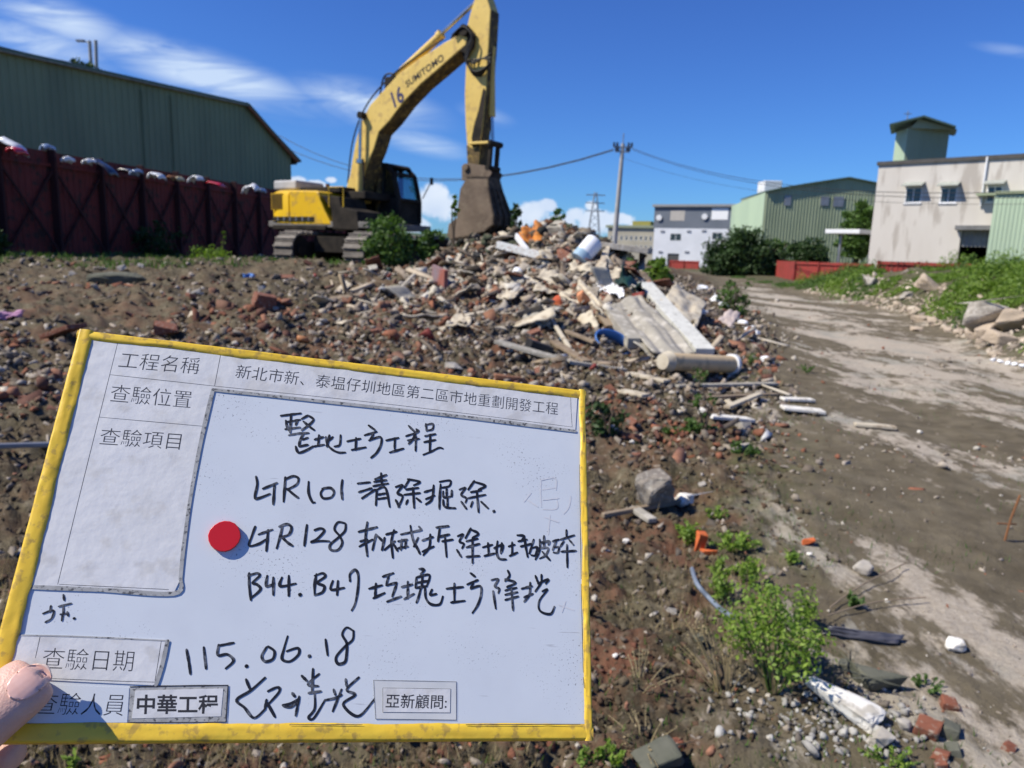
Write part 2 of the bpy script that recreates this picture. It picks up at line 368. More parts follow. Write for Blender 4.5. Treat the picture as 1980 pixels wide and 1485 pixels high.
ca.data.foreach_set('color', np.stack([trackm, redm, dustm, np.ones_like(fx)], 1).astype(np.float32).ravel())
gm = np.clip(sst(-.2, .8, fx - toe_x(fy)) * .8 + .45 * sst(-7, -9, fx) * sst(14, 17, fy) + .45 * np.exp(-((fx - edge_x(fy) + .1) / .45) ** 2) * (fbm(fx * .9, fy * .9, 3) > .5), 0, 1)
ga = ground.data.attributes.new('green', 'FLOAT', 'POINT'); ga.data.foreach_set('value', gm.astype(np.float32))

# far hills beyond the city
hm_ = M('far_hill_forest', (.05, .085, .05), (.08, .12, .07), scale=.004, rough=1)
hb = MB(); n_ = 90; pts = []
for k in range(n_):
    a = -.75 + 1.5 * k / (n_ - 1); d_ = 6200
    pts.append((math.sin(a) * d_, math.cos(a) * d_, 40 + 230 * float(fbm(np.array([a * 9.0]), np.array([3.0]), 4)[0]) * (1.15 if -.05 < a < .25 else .75)))
vv = []
for (x, y, z) in pts: vv += [(x * .86, y * .86, 0), (x * .93, y * .93, z * .6), (x, y, z), (x * 1.2, y * 1.2, 0)]
ff = [(4 * k + q, 4 * k + 4 + q, 4 * k + 5 + q, 4 * k + 1 + q) for k in range(n_ - 1) for q in range(3)]
hb.add(vv, ff); tag(hb.build('hills', hm_, smooth=False), 'low blue-green hills on the horizon', kind='structure')

# ------------------------------------------------------------------ shared materials
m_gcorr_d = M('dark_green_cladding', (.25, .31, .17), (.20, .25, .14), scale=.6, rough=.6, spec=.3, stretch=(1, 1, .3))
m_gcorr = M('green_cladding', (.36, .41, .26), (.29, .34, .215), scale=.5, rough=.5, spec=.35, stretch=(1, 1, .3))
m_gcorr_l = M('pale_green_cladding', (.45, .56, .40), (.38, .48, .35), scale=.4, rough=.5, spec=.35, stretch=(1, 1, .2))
m_roofg = M('green_roof_metal', (.13, .2, .14), (.1, .15, .11), rough=.5)
m_rust = M('rusty_edge', (.30, .13, .05), (.14, .07, .04), scale=5, rough=.9)
m_conc = M('stained_render', (.62, .585, .53), (.56, .52, .465), (.44, .40, .35), scale=.55, rough=.9, stretch=(1, 1, .25), bump=.004, bscale=20)
m_dark = M('dark_opening', (.01, .01, .012), (.02, .02, .022), rough=.8)
m_glass = M('dark_window_glass', (.03, .045, .055), (.05, .07, .08), rough=.12, spec=.6)
m_metal = M('grey_metal', (.34, .35, .36), (.25, .26, .27), scale=3, rough=.45, metal=.5)
m_white = M('white_paint', (.78, .79, .8), (.68, .69, .7), scale=1, rough=.6)
m_black = M('black_rubber', (.014, .014, .015), (.028, .027, .026), rough=.6)
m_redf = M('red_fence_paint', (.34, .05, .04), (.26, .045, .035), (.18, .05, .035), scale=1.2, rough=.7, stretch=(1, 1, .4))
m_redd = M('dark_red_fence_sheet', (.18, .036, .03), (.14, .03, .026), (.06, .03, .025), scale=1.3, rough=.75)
m_wood = M('weathered_wood', (.30, .235, .165), (.20, .15, .10), scale=6, rough=.9, stretch=(1, 1, 1), bump=.002, bscale=60)
m_pole = M('concrete_pole', (.42, .42, .41), (.33, .33, .32), scale=3, rough=.9)

def face_corr(mb, P0, P1, z0, ztop, out, pitch=.3, dep=.04, mi=0):  # ribbed metal sheet from P0 to P1 (2-D), top height given by ztop(s)
    P0 = Vector((P0[0], P0[1], 0)); P1 = Vector((P1[0], P1[1], 0)); Ln = (P1 - P0).length; d = (P1 - P0) / Ln; o = Vector((out[0], out[1], 0)).normalized()
    n = max(2, int(Ln / pitch)); S = []
    for k in range(n):
        for a, h_ in ((0, 0), (.5, 0), (.6, 1), (.9, 1)): S.append(((k + a) / n * Ln, h_ * dep))
    S.append((Ln, 0)); vs_ = []
    for s_, h_ in S:
        p = P0 + d * s_ + o * (h_ + .003); zt = ztop(s_ / Ln) if callable(ztop) else ztop
        zb = z0(s_ / Ln) if callable(z0) else z0
        vs_ += [Vector((p.x, p.y, zb)), Vector((p.x, p.y, zt))]
    mb.add(vs_, [(2 * k, 2 * k + 2, 2 * k + 3, 2 * k + 1) for k in range(len(S) - 1)], mi)
class Plane:            # a vertical facade plane: maps photograph points to (s, z) on it
    def __init__(s, A, d):
        s.A = Vector((A[0], A[1], 0)); s.d = Vector((d[0], d[1], 0)).normalized(); s.n = Vector((s.d.y, -s.d.x, 0))
        if s.n.y > 0: s.n = -s.n
    def hit(s, px, py):
        r = ray(px, py); t_ = (s.A - CAM).dot(s.n) / r.dot(s.n); p = CAM + r * t_
        return (p - s.A).dot(s.d), p.z
    def pt(s, a, z, out=0): return s.A + s.d * a + s.n * out + Vector((0, 0, z))
    def quad(s, mb, a0, a1, z0, z1, o0, o1, mi=0):  # block between depths o0 and o1 in front of the plane
        return mb.prism([s.pt(a0, z0, o0), s.pt(a1, z0, o0), s.pt(a1, z1, o0), s.pt(a0, z1, o0)], s.n * (o1 - o0), mi)
def holed_wall(pl, mb, a0, a1, z0, z1, holes, thick):
    xs = sorted({a0, a1, *[h_[0] for h_ in holes], *[h_[1] for h_ in holes]}); zs = sorted({z0, z1, *[h_[2] for h_ in holes], *[h_[3] for h_ in holes]})
    for i_ in range(len(xs) - 1):
        for j_ in range(len(zs) - 1):
            cx, cz = (xs[i_] + xs[i_ + 1]) / 2, (zs[j_] + zs[j_ + 1]) / 2
            if any(h_[0] < cx < h_[1] and h_[2] < cz < h_[3] for h_ in holes): continue
            pl.quad(mb, xs[i_], xs[i_ + 1], zs[j_], zs[j_ + 1], -thick, 0)
def window(pl, h_, parent, rows=1, cols=2, mf=None):
    f_ = MB(); a0, a1, z0, z1 = h_; t_ = .06
    for q in ((a0, a1, z0, z0 + t_), (a0, a1, z1 - t_, z1), (a0, a0 + t_, z0 + t_, z1 - t_), (a1 - t_, a1, z0 + t_, z1 - t_)): pl.quad(f_, *q, -.1, .012)
    for c in range(1, cols): x = a0 + (a1 - a0) * c / cols; pl.quad(f_, x - .03, x + .03, z0 + t_, z1 - t_, -.09, .0)
    fo = f_.build('window', mf or m_white, parent, world=True)
    g_ = MB(); pl.quad(g_, a0 + t_, a1 - t_, z0 + t_, z1 - t_, -.07, -.05); g_.build('pane', m_glass, fo, world=False) if False else None
    g2 = MB(); pl.quad(g2, a0 + t_, a1 - t_, z0 + t_, z1 - t_, -.07, -.05)
    inv = MATW[parent.name].inverted(); g2.v = [inv @ v for v in g2.v]; g2.build('pane', m_glass, fo)
    return fo

# ------------------------------------------------------------------ big shaded warehouse on the left
pA = at(-60, 87, 27.9); pB = at(470, 205, 39.0); pC = at(520, 255, 40.2); pD = at(562, 302, 41.6)
zA, zB, zC, zD = pA.z, pB.z, pC.z, pD.z
dW = (Vector((pD.x, pD.y, 0)) - Vector((pA.x, pA.y, 0))); LW = dW.length; dW.normalize()
A0 = Vector((pA.x, pA.y, 0)) - dW * 14; sB = ((Vector((pB.x, pB.y, 0)) - A0).dot(dW)) / (LW + 14); sC = ((Vector((pC.x, pC.y, 0)) - A0).dot(dW)) / (LW + 14)
LT = LW + 14; D0 = A0 + dW * LT; nW = Vector((dW.y, -dW.x, 0))
slope = (zB - zA) / ((sB * LT) - 14)
def topW(s): 
    if s < sB: return zB - (sB - s) * LT * slope
    if s < sC: return zB + (zC - zB) * (s - sB) / (sC - sB)
    return zC + (zD - zC) * (s - sC) / (1 - sC)
wr = root('warehouse', 'long dark green ribbed metal warehouse behind the scrap yard fence', 'warehouse', (A0.x + dW.x * LT / 2, A0.y + dW.y * LT / 2, 0), 0)
mb = MB(); face_corr(mb, A0, D0, 0, topW, nW, .3, .035); mb.build('wall', m_gcorr_d, wr, world=True)
mb = MB(); ss_ = [0, sB, sC, 1]
prof = [A0 + dW * LT * s_ + Vector((0, 0, topW(s_) - .02)) - nW * .06 for s_ in ss_]
mb.prism([A0 - nW * .06, *prof, D0 - nW * .06], -nW * 24); mb.build('body', m_gcorr_d, wr, world=True)
mb = MB()
for a_, b_ in ((0, sB), (sB, sC), (sC, 1)):
    pa = A0 + dW * (LT * a_) + Vector((0, 0, topW(a_) + .06)) - nW * 12; pb = A0 + dW * (LT * b_ + (.5 if b_ == 1 else 0)) + Vector((0, 0, topW(b_) + .06 - (.3 if b_ == 1 else 0))) - nW * 12
    mb.beam(pa, pb, 24.6, .1)
mb.build('roof', m_roofg, wr, world=True)
mb = MB()
mb.beam(prof[0] + nW * .3 + Vector((0, 0, .06)), prof[1] + nW * .3 + Vector((0, 0, .06)), .1, .16); mb.build('ridge_trim', M('pale_trim', (.35, .36, .28), (.2, .22, .17), scale=6), wr, world=True)
mb = MB(); mb.beam(prof[1] + nW * .3, prof[2] + nW * .3, .12, .2); mb.beam(prof[2] + nW * .3, prof[3] + nW * .3 + dW * .3 - Vector((0, 0, .25)), .12, .2); mb.build('verge_trim', m_rust, wr, world=True)
mb = MB(); e_ = prof[3] + dW * .35 - Vector((0, 0, .2)); mb.box(e_ - nW * 6, (.35, 12, .35), Matrix.Rotation(math.atan2(nW.y, nW.x) - math.pi / 2, 3, 'Z')); mb.build('gutter', m_black, wr, world=True)
mb = MB()
for s_ in (.70, .75): mb.cyl(A0 + dW * LT * s_ + nW * .09, A0 + dW * LT * s_ + nW * .09 + Vector((0, 0, topW(s_) - .3)), .035, n=8)
mb.build('downpipe', m_gcorr_d, wr, world=True)

# ------------------------------------------------------------------ dark red scrap yard fence on the left
F0 = Vector((-17.7, 4.0, 0)); F1 = Vector((-8.6, 47.4, 0)); dF = (F1 - F0).normalized(); LF = (F1 - F0).length; nF = Vector((dF.y, -dF.x, 0))
def gz(x, y): return float(H(x, y))
def ftop(s): return 4.02 + .02 * math.sin(s * 9)
fr = root('yard_fence', 'tall dark red steel sheet fence with cross braces in shade', 'fence', (F0.x + dF.x * LF / 2, F0.y + dF.y * LF / 2, .9))
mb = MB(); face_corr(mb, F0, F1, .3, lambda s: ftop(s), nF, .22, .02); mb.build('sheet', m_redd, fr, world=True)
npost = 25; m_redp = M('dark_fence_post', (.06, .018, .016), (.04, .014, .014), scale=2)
for k in range(npost):
    p = F0 + dF * (LF * k / (npost - 1)) + nF * .1
    mb = MB(); mb.box(p + Vector((0, 0, 2.1)), (.22, .1, 3.9)); mb.build('post', m_redp, fr, world=True, bevel=.01)
    if k < npost - 1:
        q = F0 + dF * (LF * (k + 1) / (npost - 1)) + nF * .1
        mb = MB(); mb.beam(p + Vector((0, 0, 1.0)), q + Vector((0, 0, 3.5)), .04, .07); mb.build('brace', m_redp, fr, world=True)
        mb = MB(); mb.beam(p + Vector((0, 0, 3.5)) + nF * .055, q + Vector((0, 0, 1.0)) + nF * .055, .04, .07); mb.build('brace', m_redp, fr, world=True)
mb = MB()
for z_ in (3.62, .98): mb.beam(F0 + nF * .06 + Vector((0, 0, z_)), F1 + nF * .06 + Vector((0, 0, z_)), .04, .09)
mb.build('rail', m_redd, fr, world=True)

# scrap car parts heaped behind the fence
m_carw = M('white_car_paint', (.75, .77, .79), (.66, .68, .7), rough=.2, spec=.6, coat=.5)
m_carr = M('red_car_paint', (.55, .02, .03), (.45, .02, .03), rough=.25, spec=.6, coat=.5)
m_card = M('dark_car_paint', (.02, .023, .035), (.035, .04, .055), rough=.25, spec=.6, coat=.5)
m_carb = M('blue_grey_car_paint', (.25, .34, .5), (.2, .28, .42), rough=.25, spec=.6, coat=.5)
m_cart = M('cream_car_paint', (.62, .55, .32), (.5, .45, .3), rough=.4)
def hoodpart(name, label, px, py, Y, wid, hei, m_, tilt=0.0, group='car body panels piled behind the fence', cat='car panel'):
    c = at(px, py, Y); g = 9; vs_ = []; fs = []
    for i_ in range(g):
        for j_ in range(7):
            u_ = (i_ / (g - 1) - .5); v_ = j_ / 6 - .5
            vs_.append(Vector((u_ * wid * .8, v_ * .4, hei * .62 * (.5 - 1.3 * abs(u_) ** 3 * 2 - .9 * v_ * v_ - (.4 if abs(u_) > .45 else 0) + .25 * _mn.noise(Vector((u_ * 3, px * .1, v_ * 3)))) + tilt * u_ * wid * 1.5)))
    for i_ in range(g - 1):
        for j_ in range(6): a_ = i_ * 7 + j_; fs.append((a_, a_ + 7, a_ + 8, a_ + 1))
    mb = MB(); mb.add(vs_, fs); rm = Matrix.Rotation(R(-12), 3, 'Z'); mb.v = [rm @ v for v in mb.v]
    o = mb.build(name, m_, smooth=True); md = o.modifiers.new('s', 'SOLIDIFY'); md.thickness = .05
    o.location = c; tag(o, label, cat, group); return o
hoodpart('car_hood', 'white crumpled car hood standing highest above the fence', 20, 283, 20.5, 1.0, .55, m_carw, -.15)
hoodpart('car_scrap', 'small red car body piece under the white hood', 33, 291, 20.2, .45, .25, m_carr, -.1)
hoodpart('car_scrap', 'small faded grey panel against the green wall', 92, 286, 22, .3, .3, m_carb, .1)
hoodpart('car_scrap', 'tiny white panel corner poking above the fence', 131, 309, 22.2, .22, .28, m_carw, .1)
hoodpart('car_scrap', 'silver end of a dark hood behind the fence', 173, 313, 23, .32, .25, m_carw, .1)
hoodpart('car_hood', 'long dark car hood sloping down along the fence top', 202, 321, 23.3, .9, .28, m_card, -.35)
hoodpart('car_scrap', 'black car panel beside the blue grey one', 248, 331, 24.6, .7, .22, m_card, -.1)
hoodpart('car_scrap', 'small blue grey car panel behind the fence', 263, 333, 24.4, .3, .28, m_carb, .2)
hoodpart('car_hood', 'smooth white car bumper in the middle of the fence top', 303, 340, 25.8, .65, .36, m_carw, -.05)
hoodpart('car_scrap', 'brown rusty panel between the white bumper and cream one', 332, 344, 26.4, .35, .24, m_rust, 0)
hoodpart('car_scrap', 'small cream panel behind the fence', 345, 346, 26.6, .3, .24, m_cart, 0)
hoodpart('car_scrap', 'white arched wheel guard behind the fence', 378, 346, 27.6, .6, .38, m_carw, .08)
hoodpart('car_hood', 'red car bumper lying along the fence top', 418, 356, 28.8, .8, .26, m_carr, -.12)
hoodpart('car_hood', 'rounded white car hood nearest the excavator', 485, 365, 31.2, .85, .55, m_carw, .06)
hoodpart('car_scrap', 'small grey panel right of the rounded white hood', 506, 368, 31.6, .3, .28, m_carb, -.05)

# ------------------------------------------------------------------ pale rendered factory on the right
A = at(1700, 317, 46.6); B = at(1980, 302, 41.5)
pf = Plane(A, (B.x - A.x, B.y - A.y)); sN, _ = pf.hit(1980, 302); zT = A.z - .1; sE = sN + 16
fb = root('factory_building', 'pale beige rendered two storey factory with dark roof edge', 'building', (A.x + pf.d.x * 8, A.y + pf.d.y * 8, 0))
def rect(pl, x0, y0, x1, y1):
    a, z1_ = pl.hit(x0, y0); b, _z = pl.hit(x1, y0); _s, z0_ = pl.hit(x1, y1); return (a, b, z0_, z1_)
wins = [rect(pf, 1752, 363, 1784, 392), rect(pf, 1820, 363, 1852, 392), rect(pf, 1910, 360, 1940, 390)]
door = rect(pf, 1859, 445, 1934, 520); door = (door[0], door[1], .05, door[3])
mb = MB(); holed_wall(pf, mb, 0, sE, -.3, zT, wins + [door], .3); mb.build('wall', m_conc, fb, world=True)
mb = MB(); pf.quad(mb, .0, sE, -.3, zT - .02, -14, -13.8); pf.quad(mb, 0, .25, -.3, zT - .02, -13.8, -.3); pf.quad(mb, sE - .25, sE, -.3, zT - .02, -13.8, -.3); mb.build('rear_wall', m_conc, fb, world=True)
mb = MB(); pf.quad(mb, -.1, sE, zT, zT + .22, -14.1, .12); mb.build('roof', m_black if False else M('dark_roof_edge', (.07, .065, .06), (.1, .095, .09)), fb, world=True)
mb = MB(); pf.quad(mb, .3, sE - .3, 3.45, 3.6, -13.7, -.35); pf.quad(mb, door[0] - 2, door[1] + 2, 0, 3.4, -7, -6.9); mb.build('inner_floor_dark_back', m_dark, fb, world=True)  # floor slab, plus a near-black sheet painting the dark inside the doorway
for h_ in wins:
    window(pf, h_, fb)
    mb = MB(); a0, a1, z0, z1 = h_
    pts = [pf.pt(a0 - .12, z1 + .32, 0.003), pf.pt(a0 - .12, z1 + .1, .65), pf.pt(a0 - .12, z1 + .04, .65), pf.pt(a0 - .12, z1 + .24, 0.003)]
    mb.prism(pts, pf.d * (a1 - a0 + .24)); mb.build('awning', m_gcorr_l if False else M('pale_awning', (.4, .42, .37), (.3, .32, .28)), fb, world=True)
    mb = MB(); pf.quad(mb, a0 - .05, a1 + .05, z0 - .08, z0, -.1, .06); mb.build('sill', m_white, fb, world=True)
mb = MB(); pf.quad(mb, door[0] - .25, door[1] + .1, door[3], door[3] + .25, 0.003, .5); mb.build('door_canopy', M('grey_canopy', (.2, .2, .2), (.14, .14, .14)), fb, world=True)
mb = MB(); face_corr(mb, pf.pt(door[0], 0, -.2), pf.pt(door[1], 0, -.2), door[3] - .95, door[3], pf.n, .2, .03); mb.build('roller_shutter', M('grey_shutter', (.3, .3, .29), (.22, .22, .22)), fb, world=True)
s_, z_ = pf.hit(1905, 340); mb = MB(); mb.cyl(pf.pt(s_, 4.9, .1), pf.pt(s_, zT + .15, .1), .06); mb.build('drainpipe', m_white, fb, world=True)
# green annex
a0, zt_ = pf.hit(1938, 364); gr_ = root('green_annex', 'pale green ribbed metal annex at the right edge', 'shed', (pf.pt(a0 + 3, 0, 1).x, pf.pt(a0 + 3, 0, 1).y, 0))
mb = MB(); pf.quad(mb, a0, sE, -.2, zt_ - .5, .35, 1.6); mb.build('body', m_gcorr_l, gr_, world=True)
mb = MB(); face_corr(mb, pf.pt(a0, 0, 1.61), pf.pt(sE, 0, 1.61), 0, zt_ - .5, pf.n, .2, .03); mb.build('wall', m_gcorr_l, gr_, world=True)
mb = MB(); pf.quad(mb, a0 - 1.1, a0 - .02, zt_ - .42, zt_ - .3, 0.003, .7); pf.quad(mb, a0 - .02, sE, zt_ - .45, zt_ - .3, 0.003, 1.75); mb.build('roof', m_gcorr, gr_, world=True)
# roof tower
Yt = 50.5
T0 = at(1730, 280, Yt + 1.2); T1 = at(1752, 280, Yt - .3); T2 = at(1832, 280, Yt + .5)
zb_ = zT + .22; zt2 = at(1770, 250, Yt).z
tw = root('roof_tower', 'green ribbed metal stair tower on the factory roof', 'tower', (T1.x + 1, T1.y + 1.5, zb_))
bk = Vector((.5, 4, 0))
mb = MB(); mb.prism([Vector((p.x, p.y, zb_)) for p in (T0, T1, T2)] + [Vector((T2.x + 1.4, T2.y + 2.4, zb_)), Vector((T0.x + 1.4, T0.y + 2.4, zb_))], (0, 0, zt2 - zb_)); mb.build('body', m_gcorr_l, tw, world=True)
nn = Vector((T2.y - T1.y, -(T2.x - T1.x), 0)); mb = MB(); face_corr(mb, T1, T2, zb_, zt2, nn, .22, .04); mb.build('wall', m_gcorr, tw, world=True)
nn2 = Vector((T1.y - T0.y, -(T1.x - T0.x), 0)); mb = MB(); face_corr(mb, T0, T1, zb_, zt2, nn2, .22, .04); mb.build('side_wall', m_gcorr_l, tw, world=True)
cxx = (T0.x + T2.x) / 2; cyy = T1.y + 1.5; mb = MB()
l_, r_, f_, k_ = at(1719, 250, T1.y - .6).x, at(1848, 250, T1.y - .6).x, T1.y - .6, T1.y + 4; cxx = (l_ + r_) / 2
rp = Vector((cxx, 0, zt2 + .75))
for sgn, e0 in ((-1, l_), (1, r_)):
    mb.prism([Vector((e0, f_, zt2 + .02)), Vector((cxx, f_, zt2 + .62)), Vector((cxx, f_, zt2 + .74)), Vector((e0, f_, zt2 + .14))], (1.75, 3.2, 0))
mb.build('roof', m_roofg, tw, world=True)
mb = MB(); mb.prism([Vector((T0.x + .1, f_ + .5, zt2)), Vector((T2.x, f_ + .5, zt2)), Vector((cxx, f_ + .5, zt2 + .6))], (1.2, 2.2, 0)); mb.build('gable', m_gcorr, tw, world=True)
mb = MB(); q_ = Vector((cxx, cyy, zt2 + .8)); mb.cyl(q_, q_ + Vector((0, 0, .6)), .03); mb.box(q_ + Vector((0, 0, .4)), (.5, .05, .05)); mb.build('antenna', m_metal, tw, world=True)

# ------------------------------------------------------------------ green warehouse, white house, far buildings
Yg = 80; C0 = at(1480, 372, Yg); zc = C0.z; pg = Plane(C0, (.998, -.07)); pk = pg.hit(1640, 345); pe = 2 * pk[0]
gw = root('green_warehouse', 'green ribbed gabled warehouse beside the white house', 'warehouse', (C0.x + 8, C0.y + 8, 0))
def topG(s):
    x = s * pe; t_ = 1 - abs(x - pk[0]) / pk[0]; return zc + (pk[1] - zc) * (t_ ** .85)
E1 = pg.pt(pe, 0)
mb = MB(); face_corr(mb, C0, E1, 0, topG, pg.n, .32, .06); mb.build('front_wall', m_gcorr, gw, world=True)
FL = at(1415, 398, 92); mb = MB(); nl = Vector((-1, -.1, 0)); face_corr(mb, (FL.x, FL.y), (C0.x, C0.y), 0, lambda s: FL.z + (zc - FL.z) * s, nl, .45, .05); mb.build('side_wall', m_gcorr_l, gw, world=True)  # same cladding, paler: sunlight on this wall put into its colour
mb = MB(); prof_ = [pg.pt(pe * k / 10, topG(k / 10) - .03, -.06) for k in range(11)]
mb.prism([pg.pt(0.06, 0, -.06), *prof_[0:1], *prof_[1:], pg.pt(pe, 0, -.06)], -pg.n * 11); mb.build('body', m_gcorr, gw, world=True)
mb = MB()
for k in range(10): mb.beam(pg.pt(pe * k / 10, topG(k / 10) + .08, -5.5), pg.pt(pe * (k + 1) / 10, topG((k + 1) / 10) + .08, -5.5), 11.8, .12)
mb.build('roof', m_roofg, gw, world=True)
for bx in ((1517, 378, 1530, 398), (1587, 380, 1603, 398), (1612, 380, 1632, 400)):
    h_ = rect(pg, *bx); mb = MB(); pg.quad(mb, *h_, .08, .14); fo = mb.build('louvre', m_metal, gw, world=True)
v0 = at(1482, 371, 82); v1 = at(1518, 350, 82); mb = MB(); mb.box(((v0.x + v1.x) / 2, 84, (v0.z + v1.z) / 2 + .1), (v1.x - v0.x, 2.4, v1.z - v0.z)); ob = mb.build('rooftop_tank', m_white, bevel=.05); tag(ob, 'white square ventilation box on the green warehouse roof', 'roof vent')
hA = at(1268, 398, 110); hB = at(1442, 388, 104); ph = Plane(hA, (hB.x - hA.x, hB.y - hA.y)); e1, _ = ph.hit(1450, 388)
hs_ = root('white_house', 'three storey white house with dark grey top floor', 'house', (hA.x + 6, hA.y + 2, 0))
zmid = ph.hit(1268, 441)[1]; ztop_ = hA.z - .15
m_hw = M('white_wall', (.72, .74, .78), (.64, .66, .7), scale=.4, rough=.8); m_hg = M('grey_top_floor', (.17, .19, .225), (.14, .16, .19), scale=.4, rough=.6)
W1 = [rect(ph, 1296, 451, 1318, 466), rect(ph, 1377, 449, 1398, 464)]; dr = rect(ph, 1291, 490, 1313, 512); dr = (dr[0], dr[1], 0, dr[3])
mb = MB(); holed_wall(ph, mb, 0, e1, -.3, zmid, W1 + [dr], .3); mb.build('wall', m_hw, hs_, world=True)
mb = MB(); ph.quad(mb, 0, e1, -.3, zmid, -10, -.5); mb.build('body', m_hw, hs_, world=True)
W2 = [rect(ph, 1297, 407, 1325, 427), rect(ph, 1377, 402, 1409, 425)]
mb = MB(); holed_wall(ph, mb, -.15, e1, zmid, ztop_, W2, .3); mb.build('top_floor', m_hg, hs_, world=True)
mb = MB(); ph.quad(mb, 0, e1, zmid + .01, ztop_, -10, -.5); mb.build('top_body', m_hg, hs_, world=True)
for h_ in W1: window(ph, h_, hs_)
for h_, mm in ((W2[0], M('beige_blind', (.5, .46, .42), (.42, .4, .36))), (W2[1], M('white_sign_board', (.9, .9, .9), (.85, .85, .85)))):
    mb = MB(); ph.quad(mb, *h_, -.25, .02); mb.build('shutter', mm, hs_, world=True, bevel=.02)
mb = MB(); ph.quad(mb, dr[0] + .1, dr[1] - .1, 0, dr[3] - .15, -.25, -.15); mb.build('door', M('dark_door', (.06, .06, .06), (.1, .1, .1)), hs_, world=True)
mb = MB(); ph.quad(mb, -.4, e1, ztop_, ztop_ + .35, -10.2, .35); mb.build('roof', M('grey_roof_slab', (.32, .33, .34), (.27, .28, .29)), hs_, world=True)
for (x, y) in ((1275, 421), (1363, 419)):
    s_, z_ = ph.hit(x, y); mb = MB(); mb.cyl(ph.pt(s_, z_, .02), ph.pt(s_, z_, .25), .42, n=18); mb.build('round_lamp', m_white, hs_, world=True)
for (x, y) in ((1281, 447), (1332, 447), (1361, 446), (1277, 487), (1328, 487)):
    s_, z_ = ph.hit(x, y); mb = MB(); ph.quad(mb, s_ - .3, s_ + .3, z_ - .12, z_ + .12, .003, .12); mb.build('vent', M('vent_grey', (.3, .32, .35), (.2, .2, .22)), hs_, world=True)
ba = at(1176, 440, 150); bb = at(1266, 436, 146); pb_ = Plane(ba, (bb.x - ba.x, bb.y - ba.y)); e2, _ = pb_.hit(1268, 436)
bh = root('apartment_block', 'low beige building with many windows far behind the pole', 'building', (ba.x + 4, ba.y + 2, 0))
W3 = []
for row in (455, 475):
    for k in range(9): W3.append(rect(pb_, 1181 + k * 9.4, row, 1185.5 + k * 9.4, row + 9))
mb = MB(); zz3 = W3[0][2], W3[0][3], W3[-1][2], W3[-1][3]
W3 = [(a_, b_, zz3[0], zz3[1]) if i_ < 9 else (a_, b_, zz3[2], zz3[3]) for i_, (a_, b_, c_, d_) in enumerate(W3)]
holed_wall(pb_, mb, 0, e2, -.3, ba.z, W3, .3); mb.build('wall', M('beige_wall', (.47, .43, .33), (.38, .35, .28), scale=.3), bh, world=True)
for h_ in W3: window(pb_, h_, bh, cols=1)
mb = MB(); pb_.quad(mb, -.4, e2 + .4, ba.z, ba.z + .5, -9, .4); mb.build('roof', M('mossy_roof', (.24, .28, .2), (.3, .33, .22)), bh, world=True)
q0 = rect(pb_, 1222, 427, 1257, 436); mb = MB(); pb_.quad(mb, q0[0], q0[1], ba.z + .5, q0[3], -3, -.5); mb.build('roof_room', M('olive_box', (.36, .32, .08), (.3, .28, .08)), bh, world=True)
mb = MB(); pb_.quad(mb, 0, e2, -.3, ba.z - .01, -8, -.6); mb.build('body', M('beige_inner', (.2, .18, .14), (.15, .14, .1)), bh, world=True)
# light canopy beside the factory
c0 = at(1622, 447, 50); c1_ = at(1682, 447, 48); cn = root('loading_canopy', 'flat pale canopy roof sticking out left of the factory', 'canopy', (c0.x + 1, c0.y, 0))
mb = MB(); mb.beam(c0 + Vector((0, 1.2, 0)), c1_ + Vector((.3, 1.2, .0)), 1.5, .28); mb.build('roof', m_white, cn, world=True, bevel=.02)
mb = MB(); mb.cyl((c0.x + .4, c0.y + .5, 0), (c0.x + .4, c0.y + .5, c0.z - .2), .08); mb.build('post', m_metal, cn, world=True)

# ------------------------------------------------------------------ red fences on the right
def red_fence(name, label, pts, hgt, z0=0, panel=2.0, dark=False):
    a = pts[0]; o = root(name, label, 'fence', (a[0], a[1], 0))
    for (p, q) in zip(pts[:-1], pts[1:]):
        p = Vector((p[0], p[1], 0)); q = Vector((q[0], q[1], 0)); d_ = (q - p); Ln = d_.length; d_.normalize(); n_1 = Vector((d_.y, -d_.x, 0))
        if n_1.y > 0: n_1 = -n_1
        mb = MB(); face_corr(mb, p, q, z0, lambda s: z0 + hgt, n_1, .25, .03); s_ = mb.build('sheet', m_redf, o, world=True); md = s_.modifiers.new('s', 'SOLIDIFY'); md.thickness = .02
        k = max(1, int(Ln / panel))
        for t_ in range(k + 1):
            c = p + d_ * (Ln * t_ / k); mb = MB(); mb.box(c + n_1 * .1 + Vector((0, 0, z0 + hgt / 2)), (.12, .12, hgt + .06)); mb.build('post', m_redf, o, world=True)
        mb = MB(); mb.beam(p + n_1 * .08 + Vector((0, 0, z0 + hgt - .12)), q + n_1 * .08 + Vector((0, 0, z0 + hgt - .12)), .05, .1); mb.build('rail', m_redf, o, world=True)
def xy(px, Y): d = ray(px, 510); return (d.x / d.y * Y, Y)
red_fence('site_fence', 'red sheet fence at the far end of the track', [xy(1502, 62), xy(1540, 50), xy(1690, 44)], 1.75, -.3)
red_fence('site_fence', 'red sheet fence in front of the factory door', [xy(1700, 41), xy(2150, 34)], 1.62)
red_fence('site_fence', 'low red fence below the white house', [xy(1296, 92), xy(1352, 88)], 1.1)

